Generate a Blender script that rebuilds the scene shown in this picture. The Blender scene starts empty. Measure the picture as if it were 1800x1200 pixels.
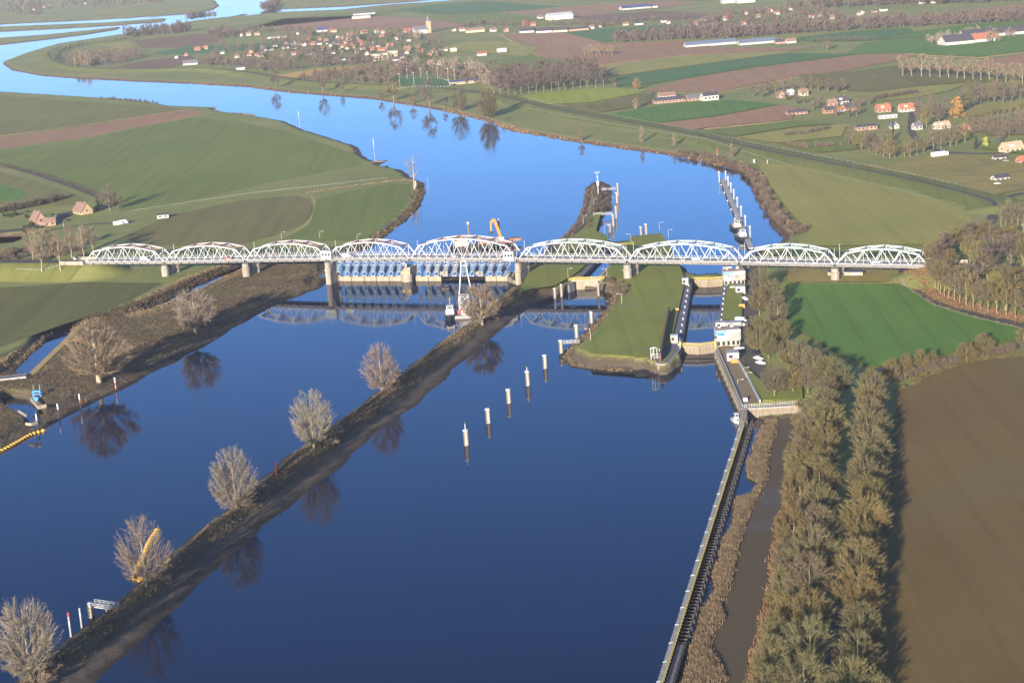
import bpy, bmesh, math, random
import numpy as np
from mathutils import Vector, Matrix, geometry
R_ = math.radians
rnd = random.Random(7)
SC = bpy.context.scene
COL = SC.collection

# ---------------------------------------------------------------- camera
CAM_H, FPX, YH, ROLL = 200.0, 3300.0, -160.0, 0.072      # photo pixels (1800x1200)
PITCH = math.atan((600 - YH) * math.cos(ROLL) / FPX)
FWD = np.array([0, math.cos(PITCH), -math.sin(PITCH)])
_r0 = np.array([1.0, 0, 0]); _u0 = np.array([0, math.sin(PITCH), math.cos(PITCH)])
RI = math.cos(ROLL) * _r0 - math.sin(ROLL) * _u0
UP = math.sin(ROLL) * _r0 + math.cos(ROLL) * _u0
cam_data = bpy.data.cameras.new('camera')
cam = bpy.data.objects.new('camera', cam_data); COL.objects.link(cam)
cam_data.sensor_width = 36.0
cam_data.lens = FPX / 1800 * 36
cam_data.clip_start = 1.0; cam_data.clip_end = 80000
M3 = Matrix((RI, UP, -FWD)).transposed()
cam.matrix_world = Matrix.Translation((0, 0, CAM_H)) @ M3.to_4x4()
SC.camera = cam

# ---------------------------------------------------------------- sky, sun, exposure
SUN_EL, SUN_AZ = 13.0, 199.0          # azimuth clockwise from +Y (towards the sun)
w = bpy.data.worlds.new('World'); SC.world = w; w.use_nodes = True
nt = w.node_tree; nt.nodes.clear()
sky = nt.nodes.new('ShaderNodeTexSky'); sky.sky_type = 'NISHITA'; sky.sun_disc = False
sky.sun_elevation = R_(SUN_EL); sky.sun_rotation = R_(SUN_AZ)
sky.altitude = 0; sky.air_density = 0.7; sky.dust_density = 0.6; sky.ozone_density = 7.0
bg = nt.nodes.new('ShaderNodeBackground'); bg.inputs['Strength'].default_value = 0.11
wo = nt.nodes.new('ShaderNodeOutputWorld')
nt.links.new(sky.outputs[0], bg.inputs[0]); nt.links.new(bg.outputs[0], wo.inputs[0])
sl = bpy.data.lights.new('sun', 'SUN'); sun = bpy.data.objects.new('sun', sl); COL.objects.link(sun)
sl.energy = 5.0; sl.angle = R_(0.5); sl.color = (1.0, 0.86, 0.68)
_to = Vector((math.sin(R_(SUN_AZ)) * math.cos(R_(SUN_EL)), math.cos(R_(SUN_AZ)) * math.cos(R_(SUN_EL)), math.sin(R_(SUN_EL))))
sun.rotation_euler = _to.to_track_quat('Z', 'Y').to_euler()
SC.view_settings.view_transform = 'Standard'; SC.view_settings.look = 'None'
SC.view_settings.gamma = 1.0; SC.view_settings.use_curve_mapping = False
SC.view_settings.exposure = 1.52
SC.cycles.max_bounces = 5; SC.cycles.diffuse_bounces = 2; SC.cycles.glossy_bounces = 3
SC.cycles.transmission_bounces = 2; SC.cycles.volume_bounces = 0; SC.cycles.transparent_max_bounces = 8
SC.cycles.use_denoising = True

# ---------------------------------------------------------------- pixel of the photo -> point on the ground
def ray(px, py):
    return FWD * FPX + (px - 900) * RI + (600 - py) * UP
def PZ(px, py, z=0.0):
    d = ray(px, py); t = (z - CAM_H) / d[2]
    return np.array([t * d[0], t * d[1], z])
def WP(pts, z): return np.array([PZ(a, b, z)[:2] for a, b in pts])
def vplane(px, A, B):
    """point where the pixel column meets the upright plane through A and B (plan)"""
    n = np.array([-(B[1] - A[1]), B[0] - A[0]]); return n
def on_plane(px, py, A, B):
    d = ray(px, py); n = np.array([-(B[1] - A[1]), B[0] - A[0]])
    t = (n @ np.array(A[:2])) / (n @ d[:2])
    return np.array([0, 0, CAM_H]) + t * d
def toppx(base, py):
    """height of an upright thing standing at base whose top is seen at image row py"""
    lo, hi = 0.0, 150.0
    for _ in range(40):
        m = (lo + hi) / 2; v = np.array(base) + [0, 0, m - CAM_H]
        if 600 - FPX * (v @ UP) / (v @ FWD) > py: lo = m
        else: hi = m
    return lo

# ---------------------------------------------------------------- materials
MATS = {}
def _bs(name, rough=0.8, spec=0.3):
    m = bpy.data.materials.new(name); m.use_nodes = True
    b = m.node_tree.nodes['Principled BSDF']
    b.inputs['Roughness'].default_value = rough
    b.inputs['Specular IOR Level'].default_value = spec
    return m, m.node_tree, b
def _noise(nt, scale, detail=4, vec=None, rough=0.55):
    n = nt.nodes.new('ShaderNodeTexNoise'); n.inputs['Scale'].default_value = scale
    n.inputs['Detail'].default_value = detail; n.inputs['Roughness'].default_value = rough
    if vec is not None: nt.links.new(vec, n.inputs['Vector'])
    return n.outputs['Fac']
def _ramp(nt, fac, stops):
    r = nt.nodes.new('ShaderNodeValToRGB'); e = r.color_ramp.elements
    while len(e) < len(stops): e.new(0.5)
    for k, (p, c) in enumerate(stops):
        e[k].position = p; e[k].color = (*c, 1)
    nt.links.new(fac, r.inputs[0]); return r.outputs[0]
def _mix(nt, fac, a, b, mode='MIX'):
    m = nt.nodes.new('ShaderNodeMix'); m.data_type = 'RGBA'; m.blend_type = mode
    for s, v in ((m.inputs[0], fac), (m.inputs[6], a), (m.inputs[7], b)):
        if isinstance(v, (int, float)): s.default_value = v
        elif isinstance(v, tuple): s.default_value = (*v, 1)
        else: nt.links.new(v, s)
    return m.outputs[2]
def _math(nt, op, a, b=0.0, clamp=False):
    m = nt.nodes.new('ShaderNodeMath'); m.operation = op; m.use_clamp = clamp
    for s, v in ((m.inputs[0], a), (m.inputs[1], b)):
        if isinstance(v, (int, float)): s.default_value = v
        else: nt.links.new(v, s)
    return m.outputs[0]
def _pos(nt): return nt.nodes.new('ShaderNodeNewGeometry').outputs['Position']
def _attr(nt, name):
    a = nt.nodes.new('ShaderNodeAttribute'); a.attribute_name = name; return a.outputs['Fac']
def _map(nt, vec, scale=(1, 1, 1), rot=0.0):
    m = nt.nodes.new('ShaderNodeMapping'); nt.links.new(vec, m.inputs[0])
    m.inputs['Scale'].default_value = scale; m.inputs['Rotation'].default_value = (0, 0, rot)
    return m.outputs[0]
def _bump(nt, b, h, strength=0.4, dist=0.3):
    n = nt.nodes.new('ShaderNodeBump'); n.inputs['Strength'].default_value = strength
    n.inputs['Distance'].default_value = dist
    nt.links.new(h, n.inputs['Height']); nt.links.new(n.outputs[0], b.inputs['Normal'])

def paint(name, col, rough=0.6, var=0.18, scale=1.5, spec=0.3, metal=0.0, obj=False):
    """ordinary painted / mineral surface: base colour with blotchy weathering"""
    if name in MATS: return MATS[name]
    m, nt, b = _bs(name, rough, spec); b.inputs['Metallic'].default_value = metal
    tc = nt.nodes.new('ShaderNodeTexCoord').outputs['Object']
    f = _noise(nt, scale, 5, tc)
    f2 = _noise(nt, scale * 9, 3, tc)
    lo = tuple(c * (1 - var * 1.6) for c in col); hi = tuple(min(1, c * (1 + var)) for c in col)
    c1 = _ramp(nt, f, [(0.3, lo), (0.7, hi)])
    c2 = _mix(nt, 0.25, c1, _ramp(nt, f2, [(0.3, tuple(c * 0.6 for c in col)), (0.65, hi)]))
    nt.links.new(c2, b.inputs['Base Color'])
    MATS[name] = m; return m

def streaked(name, col, dark, scale=3.0, rough=0.8):
    """concrete or sheet piling: vertical streaks of staining over the base colour"""
    if name in MATS: return MATS[name]
    m, nt, b = _bs(name, rough, 0.25)
    p = _pos(nt)
    f = _noise(nt, scale, 4, _map(nt, p, (1, 1, 0.08)))
    g = _noise(nt, 0.25, 4, p)
    c = _ramp(nt, f, [(0.32, dark), (0.62, col)])
    c = _mix(nt, _math(nt, 'MULTIPLY', g, 0.5), c, tuple(x * 0.7 for x in col))
    nt.links.new(c, b.inputs['Base Color'])
    MATS[name] = m; return m

LAND_K = (1.34, 1.23, 0.80)
def field_mat(name, a, b_, rot=0.0, furrow=0.35, big=0.006, rough=0.95, tint=None):
    """crop, grass or ploughed soil: large soft patches, tractor-wide streaks, fine grain"""
    if name in MATS: return MATS[name]
    m, nt, b = _bs(name, rough, 0.12)
    a, b_ = [tuple(x * k for x, k in zip(c, LAND_K)) for c in (a, b_)]
    p = _pos(nt)
    f1 = _noise(nt, big, 5, p, 0.6)
    f2 = _noise(nt, 0.16, 3, _map(nt, p, (1, 0.03, 1), rot))
    f3 = _noise(nt, 0.6, 4, p, 0.7)
    c = _mix(nt, _ramp(nt, f1, [(0.33, (0, 0, 0)), (0.67, (1, 1, 1))]), a, b_)
    c = _mix(nt, _math(nt, 'MULTIPLY', _ramp(nt, f2, [(0.38, (0, 0, 0)), (0.66, (1, 1, 1))]), furrow), c,
             tuple(0.55 * x for x in a))
    c = _mix(nt, _math(nt, 'MULTIPLY', _ramp(nt, f3, [(0.4, (0, 0, 0)), (0.7, (1, 1, 1))]), 0.28), c,
             tuple(0.62 * x for x in b_))
    wv = nt.nodes.new('ShaderNodeTexWave'); wv.wave_type = 'BANDS'; wv.bands_direction = 'X'; wv.inputs['Scale'].default_value = 0.021; wv.inputs['Distortion'].default_value = 0.35; wv.inputs['Detail Scale'].default_value = 0.3
    nt.links.new(_map(nt, p, (1, 1, 1), rot), wv.inputs['Vector'])
    c = _mix(nt, _math(nt, 'MULTIPLY', _ramp(nt, wv.outputs['Fac'], [(0.955, (0, 0, 0)), (0.985, (1, 1, 1))]), 0.30 * min(1, furrow * 3)), c, tuple(0.6 * x for x in a))
    if tint:
        f4 = _noise(nt, big * 3.1, 4, p)
        c = _mix(nt, _math(nt, 'MULTIPLY', _ramp(nt, f4, [(0.5, (0, 0, 0)), (0.72, (1, 1, 1))]), 0.6), c, tint)
    nt.links.new(c, b.inputs['Base Color'])
    _bump(nt, b, f3, 0.25, 0.2)
    MATS[name] = m; return m

def instance_mat(name, rough=0.9, var=0.35, scale=0.35):
    """bark, twigs, foliage: takes each object's own colour and breaks it up along the limbs"""
    if name in MATS: return MATS[name]
    m, nt, b = _bs(name, rough, 0.15)
    oi = nt.nodes.new('ShaderNodeObjectInfo')
    tc = nt.nodes.new('ShaderNodeTexCoord').outputs['Object']
    f = _noise(nt, scale, 3, tc)
    k = _ramp(nt, f, [(0.3, (1 - var,) * 3), (0.7, (1 + var * 0.6, 1 + var * 0.5, 1 + var * 0.4))])
    c = _mix(nt, 1.0, oi.outputs['Color'], k, 'MULTIPLY')
    nt.links.new(c, b.inputs['Base Color'])
    MATS[name] = m; return m

# ---------------------------------------------------------------- object helpers
def tag(o, label=None, cat=None, group=None, kind=None):
    if label: o['label'] = label
    if cat: o['category'] = cat
    if group: o['group'] = group
    if kind: o['kind'] = kind
    return o
def empty(name, loc, label, cat, group=None, rz=0.0):
    o = bpy.data.objects.new(name, None); COL.objects.link(o)
    o.location = tuple(float(v) for v in loc); o.rotation_euler = (0, 0, rz); o.empty_display_size = 0.5
    return tag(o, label, cat, group)
def link_mesh(name, me, mat, parent=None, color=None):
    o = bpy.data.objects.new(name, me); COL.objects.link(o)
    if mat is not None and not me.materials: me.materials.append(mat)
    if parent is not None: o.parent = parent
    if color is not None: o.color = (*color, 1)
    return o
def np_mesh(name, V, F, smooth=False):
    """V (n,3); F list of (k, m) index arrays"""
    me = bpy.data.meshes.new(name)
    V = np.asarray(V, dtype=np.float32); me.vertices.add(len(V)); me.vertices.foreach_set('co', V.ravel())
    F = [np.asarray(f, dtype=np.int32) for f in F if len(f)]
    loops = np.concatenate([f.ravel() for f in F]); tot = np.concatenate([np.full(len(f), f.shape[1], np.int32) for f in F])
    me.loops.add(len(loops)); me.loops.foreach_set('vertex_index', loops)
    me.polygons.add(len(tot)); st = np.zeros(len(tot), np.int32); st[1:] = np.cumsum(tot)[:-1]
    me.polygons.foreach_set('loop_start', st); me.polygons.foreach_set('loop_total', tot)
    if smooth: me.polygons.foreach_set('use_smooth', np.ones(len(tot), bool))
    me.update(); me.validate(); return me

class MB:
    def __init__(s): s.v = []; s.f = []
    def add(s, vs, fs):
        k = len(s.v); s.v += [tuple(float(q) for q in p) for p in vs]; s.f += [tuple(i + k for i in f) for f in fs]; return s
    def box(s, c, size, rz=0.0, taper=1.0):
        x, y, z = size[0] / 2, size[1] / 2, size[2] / 2; ca, sa = math.cos(rz), math.sin(rz); vs = []
        for dz in (-1, 1):
            k = taper if dz > 0 else 1.0
            for dx, dy in ((-1, -1), (1, -1), (1, 1), (-1, 1)):
                a, b = dx * x * k, dy * y * k
                vs.append((c[0] + a * ca - b * sa, c[1] + a * sa + b * ca, c[2] + dz * z))
        return s.add(vs, [(3, 2, 1, 0), (4, 5, 6, 7), (0, 1, 5, 4), (1, 2, 6, 5), (2, 3, 7, 6), (3, 0, 4, 7)])
    def beam(s, p, q, w, h=None, up=(0, 0, 1)):
        h = h or w; p = Vector(p); q = Vector(q); d = (q - p).normalized(); u = Vector(up)
        if abs(d.dot(u)) > 0.98: u = Vector((1, 0, 0))
        r = d.cross(u).normalized() * (w / 2); t = r.cross(d).normalized() * (h / 2)
        vs = [p - r - t, p + r - t, p + r + t, p - r + t, q - r - t, q + r - t, q + r + t, q - r + t]
        return s.add(vs, [(0, 1, 2, 3), (7, 6, 5, 4), (0, 4, 5, 1), (1, 5, 6, 2), (2, 6, 7, 3), (3, 7, 4, 0)])
    def tube(s, p, q, r0, r1=None, n=8):
        r1 = r0 if r1 is None else r1; p = Vector(p); q = Vector(q); d = (q - p).normalized()
        u = Vector((0, 0, 1)) if abs(d.z) < 0.95 else Vector((1, 0, 0))
        a = d.cross(u).normalized(); b = a.cross(d); vs = []
        for c, r in ((p, r0), (q, r1)):
            for k in range(n):
                t = 2 * math.pi * k / n; vs.append(c + a * (r * math.cos(t)) + b * (r * math.sin(t)))
        fs = [(k, (k + 1) % n, n + (k + 1) % n, n + k) for k in range(n)]
        fs += [tuple(range(n - 1, -1, -1)), tuple(range(n, 2 * n))]
        return s.add(vs, fs)
    def prism(s, poly, z0, z1):
        n = len(poly)
        if sum(poly[i][0] * poly[(i + 1) % n][1] - poly[(i + 1) % n][0] * poly[i][1] for i in range(n)) < 0: poly = poly[::-1]
        vs = [(p[0], p[1], z0) for p in poly] + [(p[0], p[1], z1) for p in poly]
        fs = [(k, (k + 1) % n, n + (k + 1) % n, n + k) for k in range(n)]
        fs += [tuple(range(n - 1, -1, -1)), tuple(range(n, 2 * n))]
        return s.add(vs, fs)
    def lathe(s, c, prof, n=12):
        vs = []; fs = []
        for r, z in prof:
            for k in range(n):
                t = 2 * math.pi * k / n; vs.append((c[0] + r * math.cos(t), c[1] + r * math.sin(t), c[2] + z))
        m = len(prof)
        for j in range(m - 1):
            for k in range(n):
                fs.append((j * n + k, j * n + (k + 1) % n, (j + 1) * n + (k + 1) % n, (j + 1) * n + k))
        fs.append(tuple(range(n - 1, -1, -1))); fs.append(tuple((m - 1) * n + k for k in range(n)))
        return s.add(vs, fs)
    def mesh(s, name):
        me = bpy.data.meshes.new(name); me.from_pydata(s.v, [], s.f); me.update(); return me
    def build(s, name, mat, parent=None, loc=None, color=None):
        o = link_mesh(name, s.mesh(name), mat, parent, color)
        if loc is not None: o.location = loc
        return o
WLOC = {}
def wl(o):
    return WLOC.get(o.name, np.array(o.location, float)) if o is not None else np.zeros(3)
def bw(mb, name, mat, parent=None, base=None, color=None):
    """build a mesh given in world coordinates under its parent (or as a thing of its own standing at base)"""
    off = wl(parent) if parent is not None else (np.array(base, float) if base is not None else np.zeros(3))
    mb.v = [tuple(np.array(p) - off) for p in mb.v]
    o = mb.build(name, mat, parent, None if parent is not None else off, color)
    WLOC[o.name] = off; return o
def rel(base):
    b = np.array(base, float)
    return lambda p: tuple(np.asarray(p, float) - b)
def copy_thing(root, loc, rz=0.0, sc=1.0, label=None, group=None, color=None, cat=None):
    """a thing, its parts and their sub-parts"""
    r = root.copy(); COL.objects.link(r); r.location = tuple(float(q) for q in loc); r.rotation_euler = (0, 0, rz)
    r.scale = sc if isinstance(sc, tuple) else (sc, sc, sc)
    if label: r['label'] = label
    if group: r['group'] = group
    if cat: r['category'] = cat
    if color is not None: r.color = (*color, 1)
    for ch in list(root.children):
        c = ch.copy(); COL.objects.link(c); c.parent = r
        if color is not None and ch.get('tinted'): c.color = (*[q * ch['tinted'] for q in color], 1)
        for g in list(ch.children):
            d = g.copy(); COL.objects.link(d); d.parent = c
    return r

# ================================================================ THE LIE OF THE LAND
ZL = 4.0                                                  # the plain
S0, S1 = PZ(574, 494, 0), PZ(894, 494, 0)                 # foot of the weir sill
SD = (S1 - S0) / np.linalg.norm(S1 - S0); SN = np.array([-SD[1], SD[0], 0.0])
def mix_poly(items, z):
    return np.array([PZ(*i, z)[:2] if isinstance(i, tuple) else np.asarray(i)[:2] for i in items])
near_left = mix_poly([(-500,1070),(-150,880),(0,800),(75,757),(140,720),(205,690),(270,655),(340,620),(375,600),(415,575),
    (450,555),(467,547),(497,530),(540,515),(562,508), S0 - 1 * SD + 3 * SN, S1 + 1 * SD + 3 * SN, (897,500),(880,520),(850,548),(830,565),(775,600),(725,640),
    (700,662),(660,690),(612,727),(575,755),(532,787),(490,812),(450,850),(390,902),(300,972),(217,1047),(175,1080),(120,1122),(85,1150),(20,1202),
    (-80,1280),(-500,1560)], 0)
near_right = mix_poly([(1013,507),(1051,507),(1062,512),(1071,520),(1066,530),(1063,543),(1051,559),(1040,572),(1010,600),(978,630),(990,637),
    (1012,646),(1050,649),(1100,650),(1135,646),(1140,651),(1160,657),(1176,656),(1197,641),(1197,620),(1257,621),(1258,636),(1300,728),(1306,742),
    (1316,733),(1346,736),(1325,770),(1312,812),(1310,845),(1325,852),(1315,872),(1295,870),(1285,900),(1275,930),(1262,975),(1252,1005),(1250,1040),
    (1235,1070),(1220,1092),(1210,1130),(1195,1187),(1130,1420),(1100,1560),(-300,1640),(-60,1372),(100,1248),(172,1195),(200,1170),(225,1145),(250,1125),
    (305,1072),(345,1030),(380,1002),(425,960),(525,875),(585,830),(625,797),(655,765),(705,732),(737,705),(775,672),(800,647),(825,625),(857,600),(900,563),
    (932,540),(960,524),(995,515)], 0)
far_pool = mix_poly([S0 - 1 * SD + 3 * SN, (572,462),(600,449),(650,437),(670,421),(700,397),(722,380),(733,370),(743,353),(748,337),(747,323),(727,314),(707,299),(667,291),
    (680,284),(660,285),(637,273),(630,258),(610,252),(567,238),(533,228),(500,213),(446,204),(450,201),(403,199),(378,193),(380,190),(300,187),(283,183),
    (233,176),(167,172),(100,168),(0,162),(-150,158),(-400,165),(-700,150),(-700,95),(-300,62),(0,43),(150,36),(250,30),(345,24),(377,17),(386,11),(380,3),(372,-2),
    (360,-25),(420,-45),(520,-30),(482,-2),(470,8),(462,17),(500,16),(600,12),(700,5),(780,-2),(860,-9),(868,-4),(767,4),(683,9),(600,18),(500,22),(450,27),(400,31),
    (367,34),(325,40),(300,45),(223,60),(167,68),(100,78),(50,92),(7,108),(4,113),(20,124),(67,133),(133,138),(233,143),(333,147),(433,153),(500,162),(600,170),
    (650,174),(700,182),(750,190),(800,200),(833,208),(867,218),(893,228),(933,236),(1000,248),(1067,258),(1133,267),(1200,277),(1255,290),(1275,295),(1305,306),
    (1317,318),(1322,333),(1330,356),(1350,378),(1357,400),(1375,413),(1372,426),(1335,440),(1300,463),(1296,472),(1273,486),(1214,486),(1207,474),(1193,462),(1178,432),
    (1168,417),(1120,417),(1106,421),(1104,428),(1070,428),(1066,416),(1050,412),(1060,385),(1072,367),(1077,340),(1075,327),(1060,318),(1040,321),(1029,330),(1025,357),
    (1020,377),(1000,405),(985,421),(967,431),(932,462),(912,476), S1 + 1 * SD + 3 * SN], 2)
sandbars = [mix_poly(q, 2) for q in ([(-300,60),(0,48),(100,44),(200,40),(293,33),(290,38),(200,45),(100,51),(0,56),(-300,72)],
    [(-300,84),(0,68),(80,62),(150,55),(213,48),(208,52),(150,61),(80,70),(0,79),(-300,100)], [(400,31),(420,27),(442,24),(430,27),(415,31)],[(180,36),(240,33),(345,26),(300,29)])]
old_channel = mix_poly([(1070,432),(1103,432),(1057,486),(1015,486)], 4)
chamber = mix_poly([(1197,614),(1199,604),(1217,489),(1272,489),(1260,602),(1260,614)], 4)
mud_pond = mix_poly([(1366,738),(1412,729),(1402,750),(1392,790),(1380,855),(1370,905),(1355,950),(1347,1012),(1340,1062),(1332,1100),(1325,1137),(1310,1185),
    (1260,1400),(1200,1420),(1240,1240),(1275,1192),(1262,1165),(1245,1140),(1247,1120),(1272,1087),(1265,1060),(1275,1045),(1285,1010),(1292,965),(1312,912),(1320,892),(1330,870),
    (1345,842),(1345,805),(1357,770)], 0.5)
creek = mix_poly([(232,554),(290,529),(337,505),(412,472),(450,455),(478,447),(486,450),(457,462),(417,477),(345,511),(300,531),(255,549)], 2)
gully = mix_poly([(20,660),(55,622),(98,583),(124,562),(130,572),(112,600),(88,626),(50,662)], 1)
outlet = mix_poly([(14,700),(44,703),(62,718),(72,748),(60,752),(48,738),(28,722),(10,716)], 0.5)
side_pond = mix_poly([(-60,414),(0,417),(42,415),(47,419),(22,428),(-60,436)], 2)
side_pond_b = mix_poly([(-60,470),(20,447),(48,438),(52,443),(20,458),(-60,486)], 2)
quay_lines = [mix_poly(q, 0) for q in ([(1136,646),(1140,651),(1160,657),(1176,656),(1197,641),(1197,620),(1257,621),(1258,636),(1300,728),(1306,742),(1316,733),(1416,725)],
    [(995,515),(1013,507),(1051,507),(1054,511)])] + [mix_poly([(1070,430),(1103,430)], 2), mix_poly([(1214,486),(1273,486)], 2), np.array([(S1 + 1 * SD + 3 * SN)[:2], (S1 + 1 * SD)[:2]])]

def in_poly(P, poly):
    x, y = P[:, 0], P[:, 1]; c = np.zeros(len(P), bool); n = len(poly); j = n - 1
    for i in range(n):
        xi, yi = poly[i]; xj, yj = poly[j]
        if yi != yj: c ^= ((yi > y) != (yj > y)) & (x < (xj - xi) * (y - yi) / (yj - yi) + xi)
        j = i
    return c
def seg_dist(P, pts, closed=True):
    d = np.full(len(P), 1e18); n = len(pts)
    for i in range(n if closed else n - 1):
        a = pts[i]; e = pts[(i + 1) % n] - a; L = e @ e + 1e-9
        q = P - a; t = np.clip((q @ e) / L, 0, 1)
        r = q - t[:, None] * e; d = np.minimum(d, (r * r).sum(1))
    return np.sqrt(d)
def sdist(P, poly, reach=60.0):
    """signed distance (inside negative), exact within reach"""
    out = np.full(len(P), 999.0); lo = poly.min(0) - reach; hi = poly.max(0) + reach
    k = np.where((P[:, 0] > lo[0]) & (P[:, 0] < hi[0]) & (P[:, 1] > lo[1]) & (P[:, 1] < hi[1]))[0]
    if len(k):
        q = P[k]; d = seg_dist(q, poly); out[k] = np.where(in_poly(q, poly), -d, d)
    return out
def sm(t): t = np.clip(t, 0, 1); return t * t * (3 - 2 * t)
def wob(P, s, seed=0):
    x, y = P[:, 0] / s, P[:, 1] / s
    return (np.sin(x * 1.3 + 1.7 * np.sin(y * .9 + seed) + seed) + np.sin(y * 1.7 + 1.3 * np.sin(x * 1.1 + 2.1 * seed)) + .6 * np.sin(2.7 * x - 2.2 * y + seed)) / 2.6
dikes = [  # crown line in the photo, height over the plain, crown half width, slope run
    ([(700,150),(790,158),(875,168),(960,189),(1060,207),(1200,232),(1330,261),(1450,285),(1600,315),(1690,337),(1740,352),(1752,362)], 2.0, 2.6, 20),
    ([(232,66),(180,74),(120,80),(92,88),(85,96),(98,108),(145,118),(250,121),(350,119),(420,125),(470,133),(540,142),(620,147),(700,150)], 3.0, 3.5, 17)]
DIKE = [(WP(p, ZL + h), h, cw, run) for p, h, cw, run in dikes]
BR_L, BR_R = PZ(150, 460.5, 12), PZ(1634, 467, 12)          # ends of the bridge, near truss
BD = (BR_R - BR_L) / np.linalg.norm(BR_R - BR_L); BN = np.array([-BD[1], BD[0], 0])
DIKE.append((np.array([(BR_L + 5 * BN)[:2], (BR_L + 5 * BN - 260 * BD)[:2]]), 7.0, 6.5, 18))
DIKE.append((np.array([(BR_R + 5 * BN + 1 * BD)[:2], (BR_R + 5 * BN + 260 * BD)[:2]]), 7.0, 6.5, 18))
def heights(P):
    P = np.asarray(P, float); z = np.full(len(P), ZL); bank = np.ones(len(P)); far = np.zeros(len(P))
    dq = np.full(len(P), 999.0)
    for q in quay_lines:
        dq = np.minimum(dq, np.where(np.abs(P[:, 1] - q[:, 1].mean()) < 250, seg_dist(P, q, False), 999))
    wb = wob(P, 9.0) * 1.2 + wob(P, 3.1, 2) * 0.4
    sr = sdist(P, near_right); sl_ = sdist(P, near_left)
    sp = sdist(P, far_pool)
    for hpoly in sandbars: sp = np.maximum(sp, -sdist(P, hpoly))
    for s, lev, bw, hard in ((sl_, 0, np.where(sr < 24, 8.0, 13.0), 0), (sr, 0, np.where(sl_ < 40, 13.0, 9.0), 0), (sp, 2, 7.0, 0), (sdist(P, old_channel), 2, 0.4, 1), (sdist(P, chamber), 0.2, 0.4, 1),
                          (sdist(P, mud_pond), 0.5, 7.0, 0), (sdist(P, creek), 2, 5.0, 0), (sdist(P, gully), 1, 8.0, 0), (sdist(P, outlet), 0.5, 4.0, 0), (sdist(P, side_pond), 2, 4.0, 0), (sdist(P, side_pond_b), 2, 4.0, 0)):
        b = np.where(dq < 4, 0.4, np.where(dq < 9, 0.4 + (dq - 4) / 5 * (bw - 0.4), bw)) if not hard else np.full(len(P), bw)
        s2 = s + (0 if hard else wb * np.clip((dq - 2) / 6, 0, 1) * np.clip(np.abs(bw) / 9, .3, 1.0))
        t = s2 / b
        prof = np.where(t < 0.5, 0.22 * t / 0.5, 0.22 + 0.78 * sm((t - 0.5) / 0.5)) if not hard else sm(t)
        zz = np.where(s2 < 0, lev + np.maximum(s2 * 0.4, -2.5), lev + (ZL - lev) * prof)
        bk = np.where(s2 < 0, 0.0, np.clip(prof, 0, 1))
        k = zz < z; z = np.where(k, zz, z); far = np.where(k, 1.0 if lev == 2 else 0.0, far); bank = np.minimum(bank, bk)
    # the reed strip between backwater and mud pond stays low
    rs = (sdist(P, mud_pond) < 16) & (sr < 22) & (sr > 0) & (sdist(P, mud_pond) > 0)
    z = np.where(rs, np.minimum(z, 1.3), z)
    for line, h, cw, run in DIKE:
        d = seg_dist(P, line, False); z = np.maximum(z, np.where(d < cw + run, ZL + h * (1 - np.clip((d - cw) / run, 0, 1)) - 0.12, -9))
    return z, bank, far
def H(x, y): return float(heights(np.array([[x, y]]))[0][0])
def G(px, py, water=None):
    """the ground point seen at a pixel of the photo"""
    if water is not None: return PZ(px, py, water)
    z = ZL
    for _ in range(5):
        p = PZ(px, py, z); z = 0.5 * z + 0.5 * H(p[0], p[1]) if _ < 4 else H(p[0], p[1])
    p[2] = z
    return p
def GL(pts):
    """many pixels at once on the plain / dikes / banks"""
    z = np.full(len(pts), ZL)
    for k in range(5):
        Q = np.array([PZ(a, b, zz) for (a, b), zz in zip(pts, z)]); h = heights(Q[:, :2])[0]; z = h if k == 4 else 0.5 * z + 0.5 * h
    Q[:, 2] = h; return Q

rough_bank = mix_poly([(-300,900),(-200,780),(0,625),(80,585),(170,560),(240,530),(300,500),(400,470),(470,448),(600,442),(575,500),(540,520),(470,555),(340,630),(140,730),(0,810),(-150,890)], 4)
strip_land = mix_poly([(-500,1700),(-60,1240),(150,1080),(430,850),(650,680),(830,545),(900,500),(930,500),(1000,470),(1000,520),(900,580),(700,745),(400,1000),(100,1270)], 3)
sandy_far = mix_poly([(1330,300),(1345,330),(1365,370),(1420,405),(1385,420),(1350,400),(1325,350),(1300,310),(1240,285),(1290,283)], 4)
spit_land = mix_poly([(1020,310),(1085,310),(1085,370),(1055,415),(1043,420),(1052,390),(1040,360),(1035,400),(990,425),(925,480),(905,475),(1000,400)], 4)
def tess():
    U = np.linspace(-0.46, 0.46, 760); Y = 270 * np.exp(np.arange(0, math.log(9000 / 270), 0.0042))
    Y = np.concatenate([Y, np.geomspace(9300, 60000, 24)])
    X = U[None, :] * Y[:, None] + 0.02 * Y[:, None]
    P = np.stack([X.ravel(), np.repeat(Y, len(U))], 1)
    return P, len(Y), len(U)
GP, NY, NX = tess()
gz, gbank, gfar = heights(GP)
grough = np.maximum.reduce([np.clip(0.5 - sdist(GP, p) / 6 + 0.5 * wob(GP, 14, 3), 0, 1) for p in (rough_bank, strip_land, sandy_far, spit_land)])
gz = gz + np.where(gbank > 0.15, grough * (0.25 * wob(GP, 2.3, 5) + 0.2 * wob(GP, 5.7, 1)), 0)
idx = np.arange(NY * NX).reshape(NY, NX)
quads = np.stack([idx[:-1, :-1], idx[:-1, 1:], idx[1:, 1:], idx[1:, :-1]], -1).reshape(-1, 4)
gm = np_mesh('ground', np.column_stack([GP, gz]), [quads], smooth=True)
for nm, arr in (('bank', gbank), ('far_level', gfar), ('rough', grough)):
    a = gm.attributes.new(nm, 'FLOAT', 'POINT'); a.data.foreach_set('value', arr.astype(np.float32))
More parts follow.
